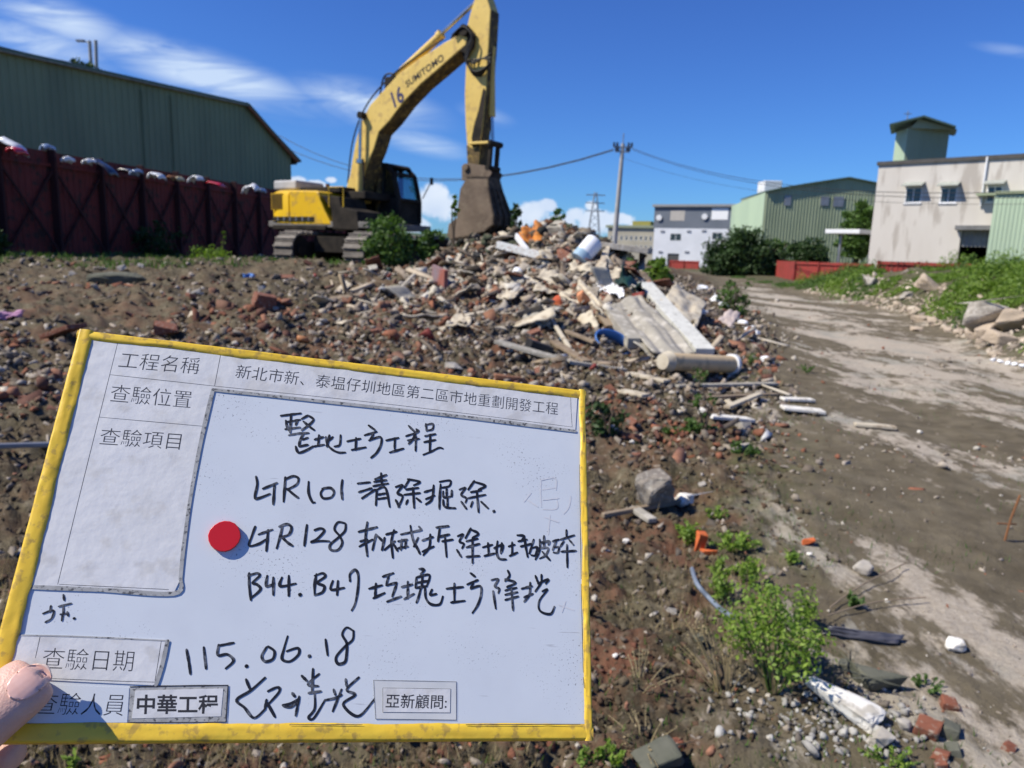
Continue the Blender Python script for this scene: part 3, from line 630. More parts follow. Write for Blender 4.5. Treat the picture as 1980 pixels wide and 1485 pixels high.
# ------------------------------------------------------------------ poles, pylon, wires
Yp = 62; pt_ = at(1206, 258, Yp); pbm = at(1187, 480, Yp)
up_ = root('utility_pole', 'tall grey concrete utility pole with double crossarms', 'utility pole', (pbm.x, Yp, 0))
dirp = (pt_ - pbm).normalized(); foot = pbm - dirp * (pbm.z / dirp.z); top_ = at(1204, 285, Yp)
mb = MB(); mb.tube([foot, top_ + dirp * .3], [.25, .15], 14); mb.build('pole', m_pole, up_, world=True, smooth=True)
mb = MB(); mb.cyl(top_ + dirp * .3, pt_, .04); mb.build('mast', m_metal, up_, world=True)
for dz, hw in ((.0, .78), (-.35, .6)):
    mb = MB(); c = top_ + dirp * dz; mb.beam(c + Vector((-hw, -.1, 0)), c + Vector((hw, -.1, 0)), .1, .12); ar = mb.build('crossarm', m_metal, up_, world=True)
    for sx in (-hw + .05, hw - .05, -hw * .6, hw * .6):
        mb = MB(); q = c + Vector((sx, -.1, .06)); mb.tube([q, q + Vector((0, 0, .1)), q + Vector((0, 0, .16)), q + Vector((0, 0, .3))], [.07, .12, .07, .1], 10)
        inv = MATW[up_.name].inverted(); mb.v = [inv @ v for v in mb.v]; mb.build('insulator', m_black, ar)
def wire(label, pts, r, grp='power lines strung from the utility poles'):
    mb = MB(); mb.tube(pts, r, 6); o = mb.build('power_line', m_black); tag(o, label, 'power line', grp)
def sag(a, b, s, n=14): a = Vector(a); b = Vector(b); return [a.lerp(b, k / n) - Vector((0, 0, 4 * s * (k / n) * (1 - k / n))) for k in range(n + 1)]
wl = at(1186, 291, Yp - .1); wr_ = at(1222, 289, Yp - .1)
wire('upper power line from the pole toward the excavator', sag(wl + Vector((0, 0, .1)), at(540, 262, 90), 3.6), .035)
wire('lower power line from the pole toward the excavator', sag(wl, at(540, 280, 88), 3.2), .035)
wire('upper power line from the pole past the green warehouse', sag(wr_ + Vector((0, 0, .1)), at(2100, 366, 29), 1.3), .018)
wire('lower power line from the pole past the green warehouse', sag(wr_, at(2100, 378, 29), 1.3), .018)
wire('thin line crossing the wide sky right of the pole', sag(top_ - dirp * .8, at(2100, 392, 29), 1.2), .010)
for k in range(3):
    wire(('upper', 'middle', 'lower')[k] + ' of three lines above the left warehouse roof', sag(at(-80, 68 + 8 * k, 43), at(180, 128 + 5 * k, 50), .12), .02)
lp = root('twin_post', 'pair of grey posts behind the left warehouse roof', 'post', (at(178, 140, 52).x, 52, 0))
for (xa, ya, xb, yb) in ((173, 79, 177, 140), (185, 78, 187, 140)):
    mb = MB(); a_ = at(xa, ya, 52); b_ = at(xb, yb, 52); d_ = (a_ - b_).normalized(); mb.cyl(b_ - d_ * (b_.z / d_.z), a_, .11, n=10); mb.build('post', m_pole, lp, world=True)
mb = MB(); a_ = at(173, 82, 52); b_ = at(156, 79, 52); mb.cyl(a_, b_, .04); mb.box(b_, (.55, .25, .12)); mb.build('street_light_arm', m_metal, lp, world=True)
# lattice pylon
Y_ = 330; pyt = at(1152, 372, Y_); pyl = root('pylon', 'grey lattice transmission pylon on the horizon', 'pylon', (pyt.x, Y_, 0)); mb = MB()
hh_ = pyt.z
for lv in range(9):
    za, zb2 = hh_ * lv / 9, hh_ * (lv + 1) / 9; wa, wb_ = 3.2 * (1 - lv / 9) + .5, 3.2 * (1 - (lv + 1) / 9) + .5
    for sx in (-1, 1):
        for sy in (-1, 1):
            mb.beam((sx * wa, sy * wa, za), (sx * wb_, sy * wb_, zb2), .26, .26)
        mb.beam((-sx * wa, -wa, za), (sx * wb_, -wb_, zb2), .2, .2)
for z_ in (.72, .84, .96): mb.beam((-4.2, 0, hh_ * z_), (4.2, 0, hh_ * z_), .3, .4)
mb.build('tower', m_metal, pyl)

# ------------------------------------------------------------------ excavator
m_yel = M('excavator_yellow', (.80, .50, .015), (.72, .43, .015), (.55, .34, .05), scale=1.3, rough=.42, spec=.4, lo=.3, hi=.75)
m_yelb = M('faded_boom_yellow', (.78, .56, .15), (.70, .49, .12), (.58, .40, .12), scale=2.2, rough=.5, spec=.4)
m_grime_shade = M('boom_grime_shade', (.15, .10, .035), (.04, .03, .02), (.26, .18, .05), scale=3, rough=.7)  # grime brown with the shade of underside and stick front mixed in
m_soot = M('black_machine_paint', (.02, .018, .016), (.045, .038, .03), scale=3, rough=.85, spec=.12)
m_stick = M('worn_stick_paint', (.55, .38, .09), (.08, .055, .03), (.3, .2, .07), scale=2.6, rough=.6)
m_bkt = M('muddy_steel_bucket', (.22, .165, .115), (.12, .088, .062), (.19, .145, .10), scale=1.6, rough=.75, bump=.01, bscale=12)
m_trk = M('dusty_track_steel', (.26, .235, .20), (.17, .15, .13), scale=6, rough=.8)
m_chrome = M('piston_chrome', (.55, .56, .58), (.4, .41, .43), rough=.2, metal=.9)
m_cabg = M('tinted_cab_glass', (.10, .15, .17), (.14, .19, .21), rough=.08, spec=.9)
EX = Vector((-4.1, 20.4, .93)); ea = R(-30)
ed = Vector((math.cos(ea), math.sin(ea), 0)); el = Vector((-math.sin(ea), math.cos(ea), 0))
exr = root('excavator', 'yellow tracked excavator with its boom raised and bucket resting on the rubble', 'excavator', EX, ea)
def ex(px, py, yl):
    r = ray(px, py); P = EX + el * yl; t_ = (P - CAM).dot(el) / r.dot(el); p = CAM + r * t_
    return Vector(((p - EX).dot(ed), yl, p.z - EX.z))
def z5(pts, yl): return [ex(480 + x / 3.3, y / 3.3, yl) for x, y in pts]
def z6(pts, yl): return [ex(480 + x / 3.3, 300 + y / 3.3, yl) for x, y in pts]
def ext(mb, pts, w_, mi=0): return mb.prism(pts, (0, w_, 0), mi)
# undercarriage, turned toward the camera
ua = R(-90 - 25) - ea; UR = Matrix.Rotation(ua, 3, 'Z')
def U(x, y, z): v = UR @ Vector((x, y, 0)); return Vector((v.x, v.y, z))
mb = MB(); mb.box(U(0, 0, .62), (2.6, 1.7, .42), UR); mb.cyl((0, 0, .75), (0, 0, 1.02), .62, n=28); mb.build('undercarriage', m_soot, exr, bevel=.02)
for sy in (-1, 1):
    yc = 1.12 * sy; r_ = .44; hl = 1.72; path = []
    for k in range(17): a = math.pi / 2 - math.pi * k / 16; path.append((hl + r_ * math.cos(a), .46 + r_ * math.sin(a)))
    for k in range(1, 13): path.append((hl - 2 * hl * k / 13, .02))
    for k in range(17): a = -math.pi / 2 - math.pi * k / 16; path.append((-hl + r_ * math.cos(a), .46 + r_ * math.sin(a)))
    for k in range(1, 13): path.append((-hl + 2 * hl * k / 13, .9 - .03 * math.sin(math.pi * k / 13)))
    tot = []; n_p = len(path)
    dist = [0]
    for k in range(n_p): a, b = path[k], path[(k + 1) % n_p]; dist.append(dist[-1] + math.hypot(b[0] - a[0], b[1] - a[1]))
    mb = MB(); ns = 50
    for q in range(ns):
        s_ = dist[-1] * q / ns; k = max(i_ for i_ in range(n_p) if dist[i_] <= s_); f_ = (s_ - dist[k]) / (dist[k + 1] - dist[k]); a, b = path[k], path[(k + 1) % n_p]
        x, z = a[0] + (b[0] - a[0]) * f_, a[1] + (b[1] - a[1]) * f_; tx, tz = b[0] - a[0], b[1] - a[1]; ln_ = math.hypot(tx, tz); tx /= ln_; tz /= ln_
        rot = UR @ Matrix(((tx, 0, tz), (0, 1, 0), (tz, 0, -tx)))
        mb.box(U(x, yc, z), (.165, .6, .045), rot)
        nrm = Vector((-tz, 0, tx)) if False else (Vector((x, 0, z)) - Vector((max(-hl, min(hl, x)), 0, .46))).normalized()
        o_ = UR @ nrm * .045; 
        mb.box(U(x, yc, z) + o_ + (UR @ Vector((tx, 0, tz))) * .03, (.03, .6, .05), rot)
    mb.build('track', m_trk, exr)
    mb = MB(); mb.box(U(0, yc, .47), (3.3, .34, .44), UR); mb.build('track_frame', m_soot, exr, bevel=.03)
    for sx, nm in ((1, 'idler'), (-1, 'sprocket')):
        mb = MB(); mb.cyl(U(sx * hl, yc - .16, .46), U(sx * hl, yc + .16, .46), .37, n=22); mb.cyl(U(sx * hl, yc - .24, .46), U(sx * hl, yc + .24, .46), .15, n=16); mb.build(nm, m_soot, exr)
    for q in range(6):
        mb = MB(); x = -1.3 + q * .52; mb.cyl(U(x, yc - .2, .15), U(x, yc + .2, .15), .12, n=12); mb.build('roller', m_soot, exr)
# upper structure deck
mb = MB(); mb.box((-.68, 0, 1.14), (3.64, 2.66, .16)); mb.build('deck', M('grey_deck', (.22, .21, .19), (.14, .13, .12), scale=5, rough=.8), exr, bevel=.02)
# counterweight and engine hood (the yellow rear)
def side(px0, py0): return ex(px0, py0, -1.34)
panel = [side(*p) for p in ((514, 434), (513, 410), (514, 384), (517, 372), (524, 367.5), (560, 367.5), (611, 368.5), (616, 371), (617.5, 378), (619, 387), (628, 409), (641, 435))]
zt0 = panel[4].z; zb0 = panel[0].z; xr = panel[0].x; xs_ = ex(558, 400, -1.34).x
rear = [p for p in panel[:5]] + [Vector((xs_, -1.34, zt0)), Vector((xs_, -1.34, zb0))]
# rounded counterweight in plan
def cw_loop(z, inset=0):
    o = []; hw = 1.34 - inset; x1 = xs_
    o.append((x1, -hw))
    for k in range(9): a = -math.pi / 2 - (math.pi / 2) * k / 8; o.append((xr + .55 + (.55 - inset) * math.cos(a), -hw + .5 + .5 * math.sin(a)))
    for k in range(9): a = math.pi - (math.pi / 2) * k / 8; o.append((xr + .55 + (.55 - inset) * math.cos(a), hw - .5 + .5 * math.sin(a)))
    o.append((x1, hw)); return [Vector((x, y, z)) for x, y in o]
mb = MB(); lv = [(zb0, .04), (zb0 + .05, 0), (zt0 - .16, 0), (zt0 - .05, .04), (zt0, .14)]; loops = [cw_loop(z, i_) for z, i_ in lv]; n_ = len(loops[0]); vs_ = [v for l in loops for v in l]
mb.add(vs_, [(k * n_ + q, k * n_ + (q + 1) % n_, (k + 1) * n_ + (q + 1) % n_, (k + 1) * n_ + q) for k in range(len(lv) - 1) for q in range(n_)] + [tuple(range(n_)), tuple((len(lv) - 1) * n_ + q for q in range(n_))])
mb.build('counterweight', m_yel, exr, smooth=True)
fp = [Vector((xs_ + .02, -1.335, zb0)), Vector((xs_ + .02, -1.335, zt0 - .01)), *panel[6:]]
mb = MB(); ext(mb, fp, 2.6); mb.build('engine_hood', m_yel, exr, bevel=.035)
g = [side(*p) for p in ((526, 404), (526, 375), (545, 375), (545, 404))]
mb = MB(); gx0, gx1, gz0, gz1 = g[0].x, g[2].x, g[0].z, g[1].z
for k in range(9): mb.box(((gx0 + gx1) / 2, -1.342, gz0 + (gz1 - gz0) * (k + .5) / 9), (gx1 - gx0, .02, (gz1 - gz0) / 15))
mb.build('grille', M('grille_brown', (.16, .09, .01), (.1, .06, .01), rough=.7), exr)
mb = MB(); mb.box(((gx0 + gx1) / 2, -1.336, (gz0 + gz1) / 2), (gx1 - gx0 + .05, .01, gz1 - gz0 + .04)); mb.build('grille_back', M('grille_gold', (.45, .27, .01), (.4, .24, .01)), exr)
mb = MB(); a, b = side(528, 427), side(607, 419); mb.box(((a.x + b.x) / 2, -1.345, (a.z + b.z) / 2), (b.x - a.x, .03, b.z - a.z)); mb.build('lower_vent', m_soot, exr)
for k in range(6):
    mb = MB(); x = a.x + (b.x - a.x) * (.15 + .15 * k); mb.box((x, -1.37, (a.z + b.z) / 2), (.04, .02, b.z - a.z)); mb.build('vent_slat', m_metal, exr)
mb = MB(); mb.box(((a.x + b.x) / 2 + .25, -1.2, zb0 - .07), (2.0, .4, .12)); mb.build('side_step', m_soot, exr, bevel=.02)
# black machinery between hood and boom
q1 = [side(*p) for p in ((620, 377), (640, 405), (643, 444), (694, 446), (690, 408), (660, 400), (655, 380))]
mb = MB(); ext(mb, q1, 1.0); mb.build('side_box', m_soot, exr, bevel=.03)
mb = MB(); a = side(600, 366); mb.box((a.x - .15, .1, zt0 + .03), (1.5, 1.9, .16)); mb.box((a.x + .9, .2, zt0 - .1), (.7, 1.6, .2)); mb.build('top_cover', m_soot, exr, bevel=.03)
a = ex(547, 367, -.3); b = ex(590, 356, -.3); mb = MB(); mb.box(((a.x + b.x) / 2, -.1, a.z + .1), (b.x - a.x, 1.1, .26)); mb.build('roof_box', M('pale_grey_cover', (.5, .5, .5), (.4, .4, .4)), exr, bevel=.05)
mb = MB(); mb.cyl((a.x - .1 + .9, .7, zt0), (a.x + .8, .7, zt0 + .35), .06); mb.build('exhaust_pipe', m_rust, exr)
# handrails
mb = MB(); a = side(664, 400); mb.tube([a, a + Vector((0, 0, .5)), a + Vector((-.5, 0, .5)), a + Vector((-.5, 0, 0))], .02, 6); mb.build('handrail', m_yel, exr)
# boom
bw = .27
bt = [(1360, 212), (1250, 272), (1100, 368), (960, 470), (850, 590), (775, 672), (735, 750), (702, 840), (682, 920), (664, 1020), (648, 1120), (625, 1195), (618, 1250), (628, 1282), (650, 1300)]
bbm = [(700, 1290), (712, 1230), (735, 1130), (762, 1040), (800, 950), (832, 842), (900, 770), (990, 650), (1100, 535), (1200, 450), (1330, 335), (1385, 290), (1400, 240)]
bp_ = z5(bt + bbm, -bw)
mb = MB(); ext(mb, bp_, 2 * bw); boom = mb.build('boom', [m_yelb], exr, bevel=.02)
# belly overlay along the underside, its shade painted in with the grime
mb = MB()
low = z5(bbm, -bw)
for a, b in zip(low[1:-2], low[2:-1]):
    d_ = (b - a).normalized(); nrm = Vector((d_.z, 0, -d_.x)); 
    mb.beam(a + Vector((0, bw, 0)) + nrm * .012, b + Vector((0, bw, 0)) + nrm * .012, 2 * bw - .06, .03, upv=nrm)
mb.build('boom_belly_shade', m_grime_shade, exr)
# pin plate and brackets at the middle of the boom
pin = z5([(783, 752)], 0)[0]
mb = MB(); mb.cyl(pin + Vector((0, -.46, 0)), pin + Vector((0, .46, 0)), .09, n=18); mb.build('boom_pin', m_soot, exr)
# boom cylinders both sides
base = z5([(700, 1420)], -.42)[0]
for sy in (-1, 1):
    a = Vector((base.x, .40 * sy, base.z)); b = Vector((pin.x, .40 * sy, pin.z)); m_ = a.lerp(b, .56)
    mb = MB(); mb.cyl(a, m_, .088, n=18); cy = mb.build('boom_cylinder', m_yelb if sy < 0 else m_grime_shade, exr, smooth=True)
    mb = MB(); mb.cyl(m_, b, .045, n=14); mb.cyl(m_, m_ + (b - a).normalized() * .1, .1, n=18); mb.build('rod', m_chrome, cy, smooth=True)
    mb = MB(); mb.tube(spline([a + Vector((.1, .08 * -sy, .3)), a.lerp(b, .3) + Vector((.15, 0, 0)), a.lerp(b, .6) + Vector((.12, 0, 0))], 6), .02, 6); mb.build('hose', m_black, exr)
# arm cylinder
m_top = z5([(925, 508), (1215, 238), (1235, 215), (1450, 15)], 0)
mb = MB(); mb.cyl(m_top[0] + Vector((0, 0, .0)), m_top[1], .105, n=20); mb.cyl(m_top[1], m_top[2], .125, n=20); ac = mb.build('arm_cylinder', m_yelb, exr, smooth=True)
mb = MB(); mb.cyl(m_top[2], m_top[3], .05, n=14); mb.build('rod', m_chrome, ac, smooth=True)
mb = MB(); c = m_top[0]; mb.box(c - Vector((0, 0, .1)), (.35, .3, .3)); mb.build('cylinder_bracket', m_soot, exr, bevel=.02)
mb = MB()
for k in range(3): c = z5([(905, 548)], -.1 + .1 * k)[0]; mb.tube(spline([c + Vector((-.35, 0, -.25)), c + Vector((-.22, 0, .22)), c + Vector((.05, 0, .3)), c + Vector((.25, 0, .12))], 6), .022, 6)
mb.build('hose_loop', m_black, exr)
# hoses along the boom top
mb = MB()
for k in range(3):
    pp = z5([(640, 1180), (675, 900), (770, 668), (960, 462), (1250, 262)], -.12 + .12 * k); mb.tube(spline([p + Vector((-.03, 0, .05)) for p in pp], 5), .02, 6)
mb.build('hose_run', m_black, exr)
# stick
sw_ = .19
st = [(1440, -60), (1442, 0), (1412, 100), (1396, 165), (1436, 240), (1420, 320), (1388, 420), (1380, 600), (1386, 800), (1396, 930), (1402, 1062), (1470, 1062), (1478, 930), (1500, 760), (1518, 560), (1524, 400), (1532, 300), (1540, 160), (1546, 60), (1520, -20), (1500, -60)]
sp_ = z5(st, -sw_)
mb = MB(); ext(mb, sp_, 2 * sw_); stick = mb.build('stick', m_yelb, exr, bevel=.02)
mb = MB(); ss2 = z5(st[11:19], -sw_)
for a, b in zip(ss2[:-1], ss2[1:]):
    d_ = (b - a).normalized(); nrm = Vector((d_.z, 0, -d_.x)); mb.beam(a + Vector((0, sw_, 0)) + nrm * .01, b + Vector((0, sw_, 0)) + nrm * .01, 2 * sw_ - .05, .02, upv=nrm)
mb.build('stick_front_shade', m_grime_shade, exr)  # added strip: the shade on the stick's front put into its brown
# dark patches on the lower stick
mb = MB(); gp_ = z5([(1470, 700), (1440, 800), (1425, 880), (1432, 940), (1475, 935), (1496, 770), (1515, 580), (1500, 560)], -sw_ - .004)
mb.prism(gp_, (0, -.003, 0)); mb.build('dark_patch', m_soot, exr)
mb = MB(); gp_ = z5([(1393, 925), (1400, 1062), (1470, 1062), (1477, 928), (1440, 950)], -sw_ - .004); mb.prism(gp_, (0, -.003, 0)); mb.build('dark_patch', m_grime_shade, exr)
# joint
jt = z5([(1420, 215)], 0)[0]
mb = MB(); mb.cyl(jt + Vector((0, -.34, 0)), jt + Vector((0, .34, 0)), .13, n=20); mb.build('stick_pin', m_soot, exr)
mb = MB(); 
for sy in (-1, 1): mb.prism(z5([(1290, 240), (1330, 190), (1400, 160), (1448, 215), (1440, 300), (1400, 350), (1330, 310)], sy * .235 - (.03 if sy < 0 else 0)), (0, .03, 0))
mb.build('boom_head_plate', m_soot, exr)
mb = MB()
for k in range(6):
    y_ = -.36 + .045 * k; o_ = k * 8
    pp = z5([(1300 + o_, 225), (1370 + o_, 170 + o_), (1425, 230), (1408 - o_, 330), (1395 + o_, 400 + o_ * 2), (1440 + o_, 455 + o_), (1500, 440 + o_), (1548, 395)], y_); mb.tube(spline(pp, 6), .021, 6)
for k in range(3):
    pp = z5([(1390 + 8 * k, 390), (1440, 380 + 12 * k), (1500, 372), (1550, 340 + 30 * k)], -.3); mb.tube(spline(pp, 6), .02, 6)
mb.build('hose_bundle', m_black, exr)
# bucket cylinder and linkage
b0, b1, b2 = z5([(1553, 330), (1556, 745), (1560, 905)], .05)
mb = MB(); mb.cyl(b0, b1, .082, n=18); mb.cyl(b0 + Vector((0, 0, -.06)), b0 + Vector((0, 0, .1)), .1, n=16); bc = mb.build('bucket_cylinder', m_yelb, exr, smooth=True)
mb = MB(); mb.cyl(b1, b2, .042, n=12); mb.build('rod', m_chrome, bc, smooth=True)
lk = z5([(1450, 925), (1572, 918), (1560, 1075), (1430, 1075), (1520, 1100)], 0)
mb = MB()
for sy in (-1, 1):
    mb.beam(lk[0] + Vector((0, .24 * sy, 0)), lk[1] + Vector((0, .24 * sy, 0)), .06, .13, upv=(0, 1, 0))
mb.build('link', m_yelb, exr, bevel=.01)
mb = MB()
for sy in (-1, 1): mb.beam(lk[1] + Vector((0, .16 * sy, 0)), lk[2] + Vector((0, .16 * sy, 0)), .07, .12, upv=(0, 1, 0))
mb.cyl(lk[1] + Vector((0, -.3, 0)), lk[1] + Vector((0, .3, 0)), .07); mb.cyl(lk[2] + Vector((0, -.28, 0)), lk[2] + Vector((0, .28, 0)), .06)
mb.build('link_rod', m_soot, exr)
# bucket: side plates, curved shell, teeth
bh_ = .54
back = [(1530, 140), (1532, 220), (1548, 310), (1566, 385), (1560, 440), (1505, 482), (1420, 512), (1340, 526)]
mouth = [(1290, 540), (1268, 512), (1278, 440), (1330, 400), (1340, 300), (1352, 215), (1395, 140)]
Pm = z6(back + mouth, -bh_); 
def offy(ps, y): return [Vector((p.x, y, p.z)) for p in ps]
zt_b = max(p.z for p in Pm); zb_b = min(p.z for p in Pm)
def fary(p): return -bh_ + 2 * bh_ * (.50 + .62 * ((zt_b - p.z) / (zt_b - zb_b)) ** .8)
m_bktd = M('shaded_bucket_shell', (.085, .062, .042), (.05, .038, .028), (.15, .115, .08), scale=3, rough=.85, bump=.01, bscale=12)  # darker copy of the bucket steel, the shell's shade put into its colour
far = [Vector((p.x - .05 * (fary(p) + bh_), fary(p), p.z)) for p in Pm]
mb = MB(); mb.prism(Pm, (0, .04, 0)); nP = len(Pm); mb.add(far + [p - Vector((0, .04, 0)) for p in far], [tuple(range(nP)), tuple(range(2 * nP - 1, nP - 1, -1))] + [(k, k + nP, (k + 1) % nP + nP, (k + 1) % nP) for k in range(nP)])
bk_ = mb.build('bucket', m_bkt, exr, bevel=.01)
sh_i = [nP - 1] + list(range(len(back))) + [len(back)]
mb = MB(); vs_ = []
for q in sh_i: a, b = Pm[q], far[q]; vs_ += [a.lerp(b, t_) + Vector((0, -.012 + .024 * t_, 0)) for t_ in (0, .25, .5, .75, 1)]
mb.add(vs_, [(5 * r_ + c_, 5 * (r_ + 1) + c_, 5 * (r_ + 1) + c_ + 1, 5 * r_ + c_ + 1) for r_ in range(len(sh_i) - 1) for c_ in range(4)])
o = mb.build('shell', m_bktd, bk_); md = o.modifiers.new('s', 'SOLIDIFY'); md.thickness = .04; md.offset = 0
mb = MB()
for t_ in (.2, .5, .8):
    q_ = [Pm[k].lerp(far[k], t_) for k in range(1, len(back))]
    cen = sum(Pm, Vector()) / nP
    q_ = [p + Vector(((p.x - cen.x), 0, (p.z - cen.z))).normalized() * .035 for p in q_]
    for a, b in zip(q_[:-1], q_[1:]): mb.beam(a, b, .07, .04, upv=(0, 1, 0))
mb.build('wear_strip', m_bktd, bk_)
for k in range(5):
    t0 = Pm[len(back)].lerp(far[len(back)], .06 + .22 * k); dr_ = (z6([(1262, 560)], 0)[0] - z6([(1300, 500)], 0)[0]); dr_.y = 0; dr_.normalize()
    mb = MB(); mb.beam(t0 - dr_ * .1, t0 + dr_ * .16, .1, .09, w2=.07, h2=.03); mb.build('tooth', M('tooth_steel', (.3, .28, .26), (.2, .18, .16)) if k == 0 else bpy.data.materials['tooth_steel'], bk_)
ear = z6([(1400, 75), (1440, 60), (1545, 75), (1590, 120), (1560, 175), (1400, 170)], 0)
mb = MB()
for sy in (-1, 1): mb.prism(offy(ear, sy * .25 - .02), (0, .04, 0))
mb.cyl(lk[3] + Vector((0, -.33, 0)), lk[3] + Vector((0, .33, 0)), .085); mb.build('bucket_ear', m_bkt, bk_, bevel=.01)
# cab on the far side of the boom
cf, cb_ = ex(815, 390, .45).x, None
cx1 = .98; cx0 = -.72; cy0 = .42; cy1 = 1.34; zb1 = 1.2; zt1 = 2.82
cx1 = ex(811, 390, cy1).x
cabp = [(cx0, zb1), (cx0, zt1 - .1), (cx0 + .12, zt1), (cx1 - .45, zt1), (cx1 - .18, zt1 - .22), (cx1, zb1 + .7), (cx1, zb1 + .1), (cx1 - .1, zb1)]
def frame_bars(y_):
    o = []; P = [Vector((x, y_, z)) for x, z in cabp]
    for a, b in zip(P, P[1:] + P[:1]): o.append((a, b))
    return o
mb = MB()
for y_ in (cy0, cy1):
    for a, b in frame_bars(y_): mb.beam(a, b, .1, .1, upv=(0, 1, 0))
    mb.beam((cx0 + .75, y_, zb1), (cx0 + .75, y_, zt1), .1, .12, upv=(0, 1, 0))
for x, z in cabp: mb.beam((x, cy0, z), (x, cy1, z), .09, .09)
cab = mb.build('cab', m_soot, exr, bevel=.01)
mb = MB(); mb.prism([Vector((x, cy0 - .05, z)) for x, z in ((cx0 - .05, zt1 - .02), (cx0 + .05, zt1 + .07), (cx1 - .42, zt1 + .07), (cx1 - .3, zt1 - .02))], (0, cy1 - cy0 + .1, 0)); mb.build('cab_roof', m_soot, cab, bevel=.02)
mb = MB(); mb.prism([Vector((x, cy0, z)) for x, z in ((cx0, zb1), (cx0, zb1 + .75), (cx1 - .02, zb1 + .75), (cx1 - .02, zb1))], (0, cy1 - cy0, 0)); mb.build('cab_lower_panel', m_soot, cab)
mb = MB(); mb.box((cx0 + .38, (cy0 + cy1) / 2, zb1 + 1.2), (.66, cy1 - cy0 - .1, .9)); mb.build('seat', m_soot, cab, bevel=.06)
def see_glass(name, tint):
    m, t, b = new_mat(name); t.nodes.remove(b); tr = nd(t, 'ShaderNodeBsdfTransparent'); tr.inputs[0].default_value = (*tint, 1); gl = nd(t, 'ShaderNodeBsdfGlossy'); gl.inputs['Roughness'].default_value = .03; gl.inputs[0].default_value = (.9, .9, .9, 1)
    ms = nd(t, 'ShaderNodeMixShader'); ms.inputs[0].default_value = .22; t.links.new(tr.outputs[0], ms.inputs[1]); t.links.new(gl.outputs[0], ms.inputs[2]); t.links.new(ms.outputs[0], t.nodes['Material Output'].inputs[0]); return m
m_sg = see_glass('cab_glass', (.62, .78, .8))
for y_ in (cy0 + .02, cy1 - .02):
    mb = MB(); mb.prism([Vector((x, y_, z)) for x, z in ((cx0 + .8, zb1 + .75), (cx0 + .8, zt1 - .06), (cx1 - .45, zt1 - .06), (cx1 - .22, zt1 - .25), (cx1 - .04, zb1 + .75))], (0, .006, 0)); mb.build('window_glass', m_sg, cab)
mb = MB(); mb.prism([Vector((cx1 - .22, cy0 + .05, zt1 - .25)), Vector((cx1 - .22, cy1 - .05, zt1 - .25)), Vector((cx1 - .03, cy1 - .05, zb1 + .72)), Vector((cx1 - .03, cy0 + .05, zb1 + .72))], (.006, 0, 0)); mb.build('windscreen', m_sg, cab)
mb = MB(); mb.beam((cx1 + .02, cy1 + .12, zb1 + .8), (cx1 + .2, cy1 + .3, zb1 + 1.3), .03, .03); mb.box((cx1 + .2, cy1 + .3, zb1 + 1.3), (.04, .12, .2)); mb.build('mirror', m_soot, cab, bevel=.01)
# boom foot brackets and front frame
mb = MB(); ft = z5([(655, 1270)], 0)[0]
for sy in (-1, 1): mb.prism([Vector((x, sy * .31 - .02, z)) for x, z in ((ft.x - .3, 1.2), (ft.x - .18, ft.z + .1), (ft.x + .12, ft.z + .1), (base.x + .15, base.z + .12), (base.x + .15, 1.1))], (0, .04, 0))
mb.cyl(ft + Vector((0, -.4, 0)), ft + Vector((0, .4, 0)), .1); mb.cyl((base.x, -.5, base.z), (base.x, .5, base.z), .08); mb.build('boom_foot_bracket', m_soot, exr)
# lettering
def text_pts(body, size=1.0, offset=0.0, shear=0):
    c = bpy.data.curves.new('t', 'FONT'); c.body = body; c.size = size; c.offset = offset; c.resolution_u = 3; c.shear = shear
    o = bpy.data.objects.new('t', c); COL.objects.link(o); dg = bpy.context.evaluated_depsgraph_get(); dg.update()
    me = bpy.data.meshes.new_from_object(o.evaluated_get(dg)); vs_ = [v.co.copy() for v in me.vertices]; fs = [tuple(p.vertices) for p in me.polygons]
    bpy.data.objects.remove(o); bpy.data.curves.remove(c); bpy.data.meshes.remove(me)
    x0 = min(v.x for v in vs_); x1 = max(v.x for v in vs_); y0 = min(v.y for v in vs_); y1 = max(v.y for v in vs_)
    return [((v.x - x0) / (x1 - x0), (v.y - y0) / (y1 - y0)) for v in vs_], fs
def raw_mesh(name, vs_, fs, m_, parent):
    me = bpy.data.meshes.new(name); me.from_pydata([tuple(v) for v in vs_], [], fs); return link_mesh(name, me, m_, parent)
m_navy = M('navy_paint', (.03, .035, .13), (.05, .05, .12), rough=.6)
m_ink = M('black_print', (.02, .02, .022), (.03, .03, .03), rough=.6)
def boom_text(body, quad, m_, off):
    P = z5(quad, -bw - .006); tv, tf = text_pts(body, 1, off)
    raw_mesh('lettering', [(P[0].lerp(P[1], u_)).lerp(P[3].lerp(P[2], u_), v_) for u_, v_ in tv], tf, m_, boom)
boom_text('16', [(935, 690), (998, 640), (972, 540), (905, 592)], m_navy, .02)
boom_text('SUMITOMO', [(1012, 560), (1250, 382), (1238, 340), (1000, 522)], m_ink, .012)

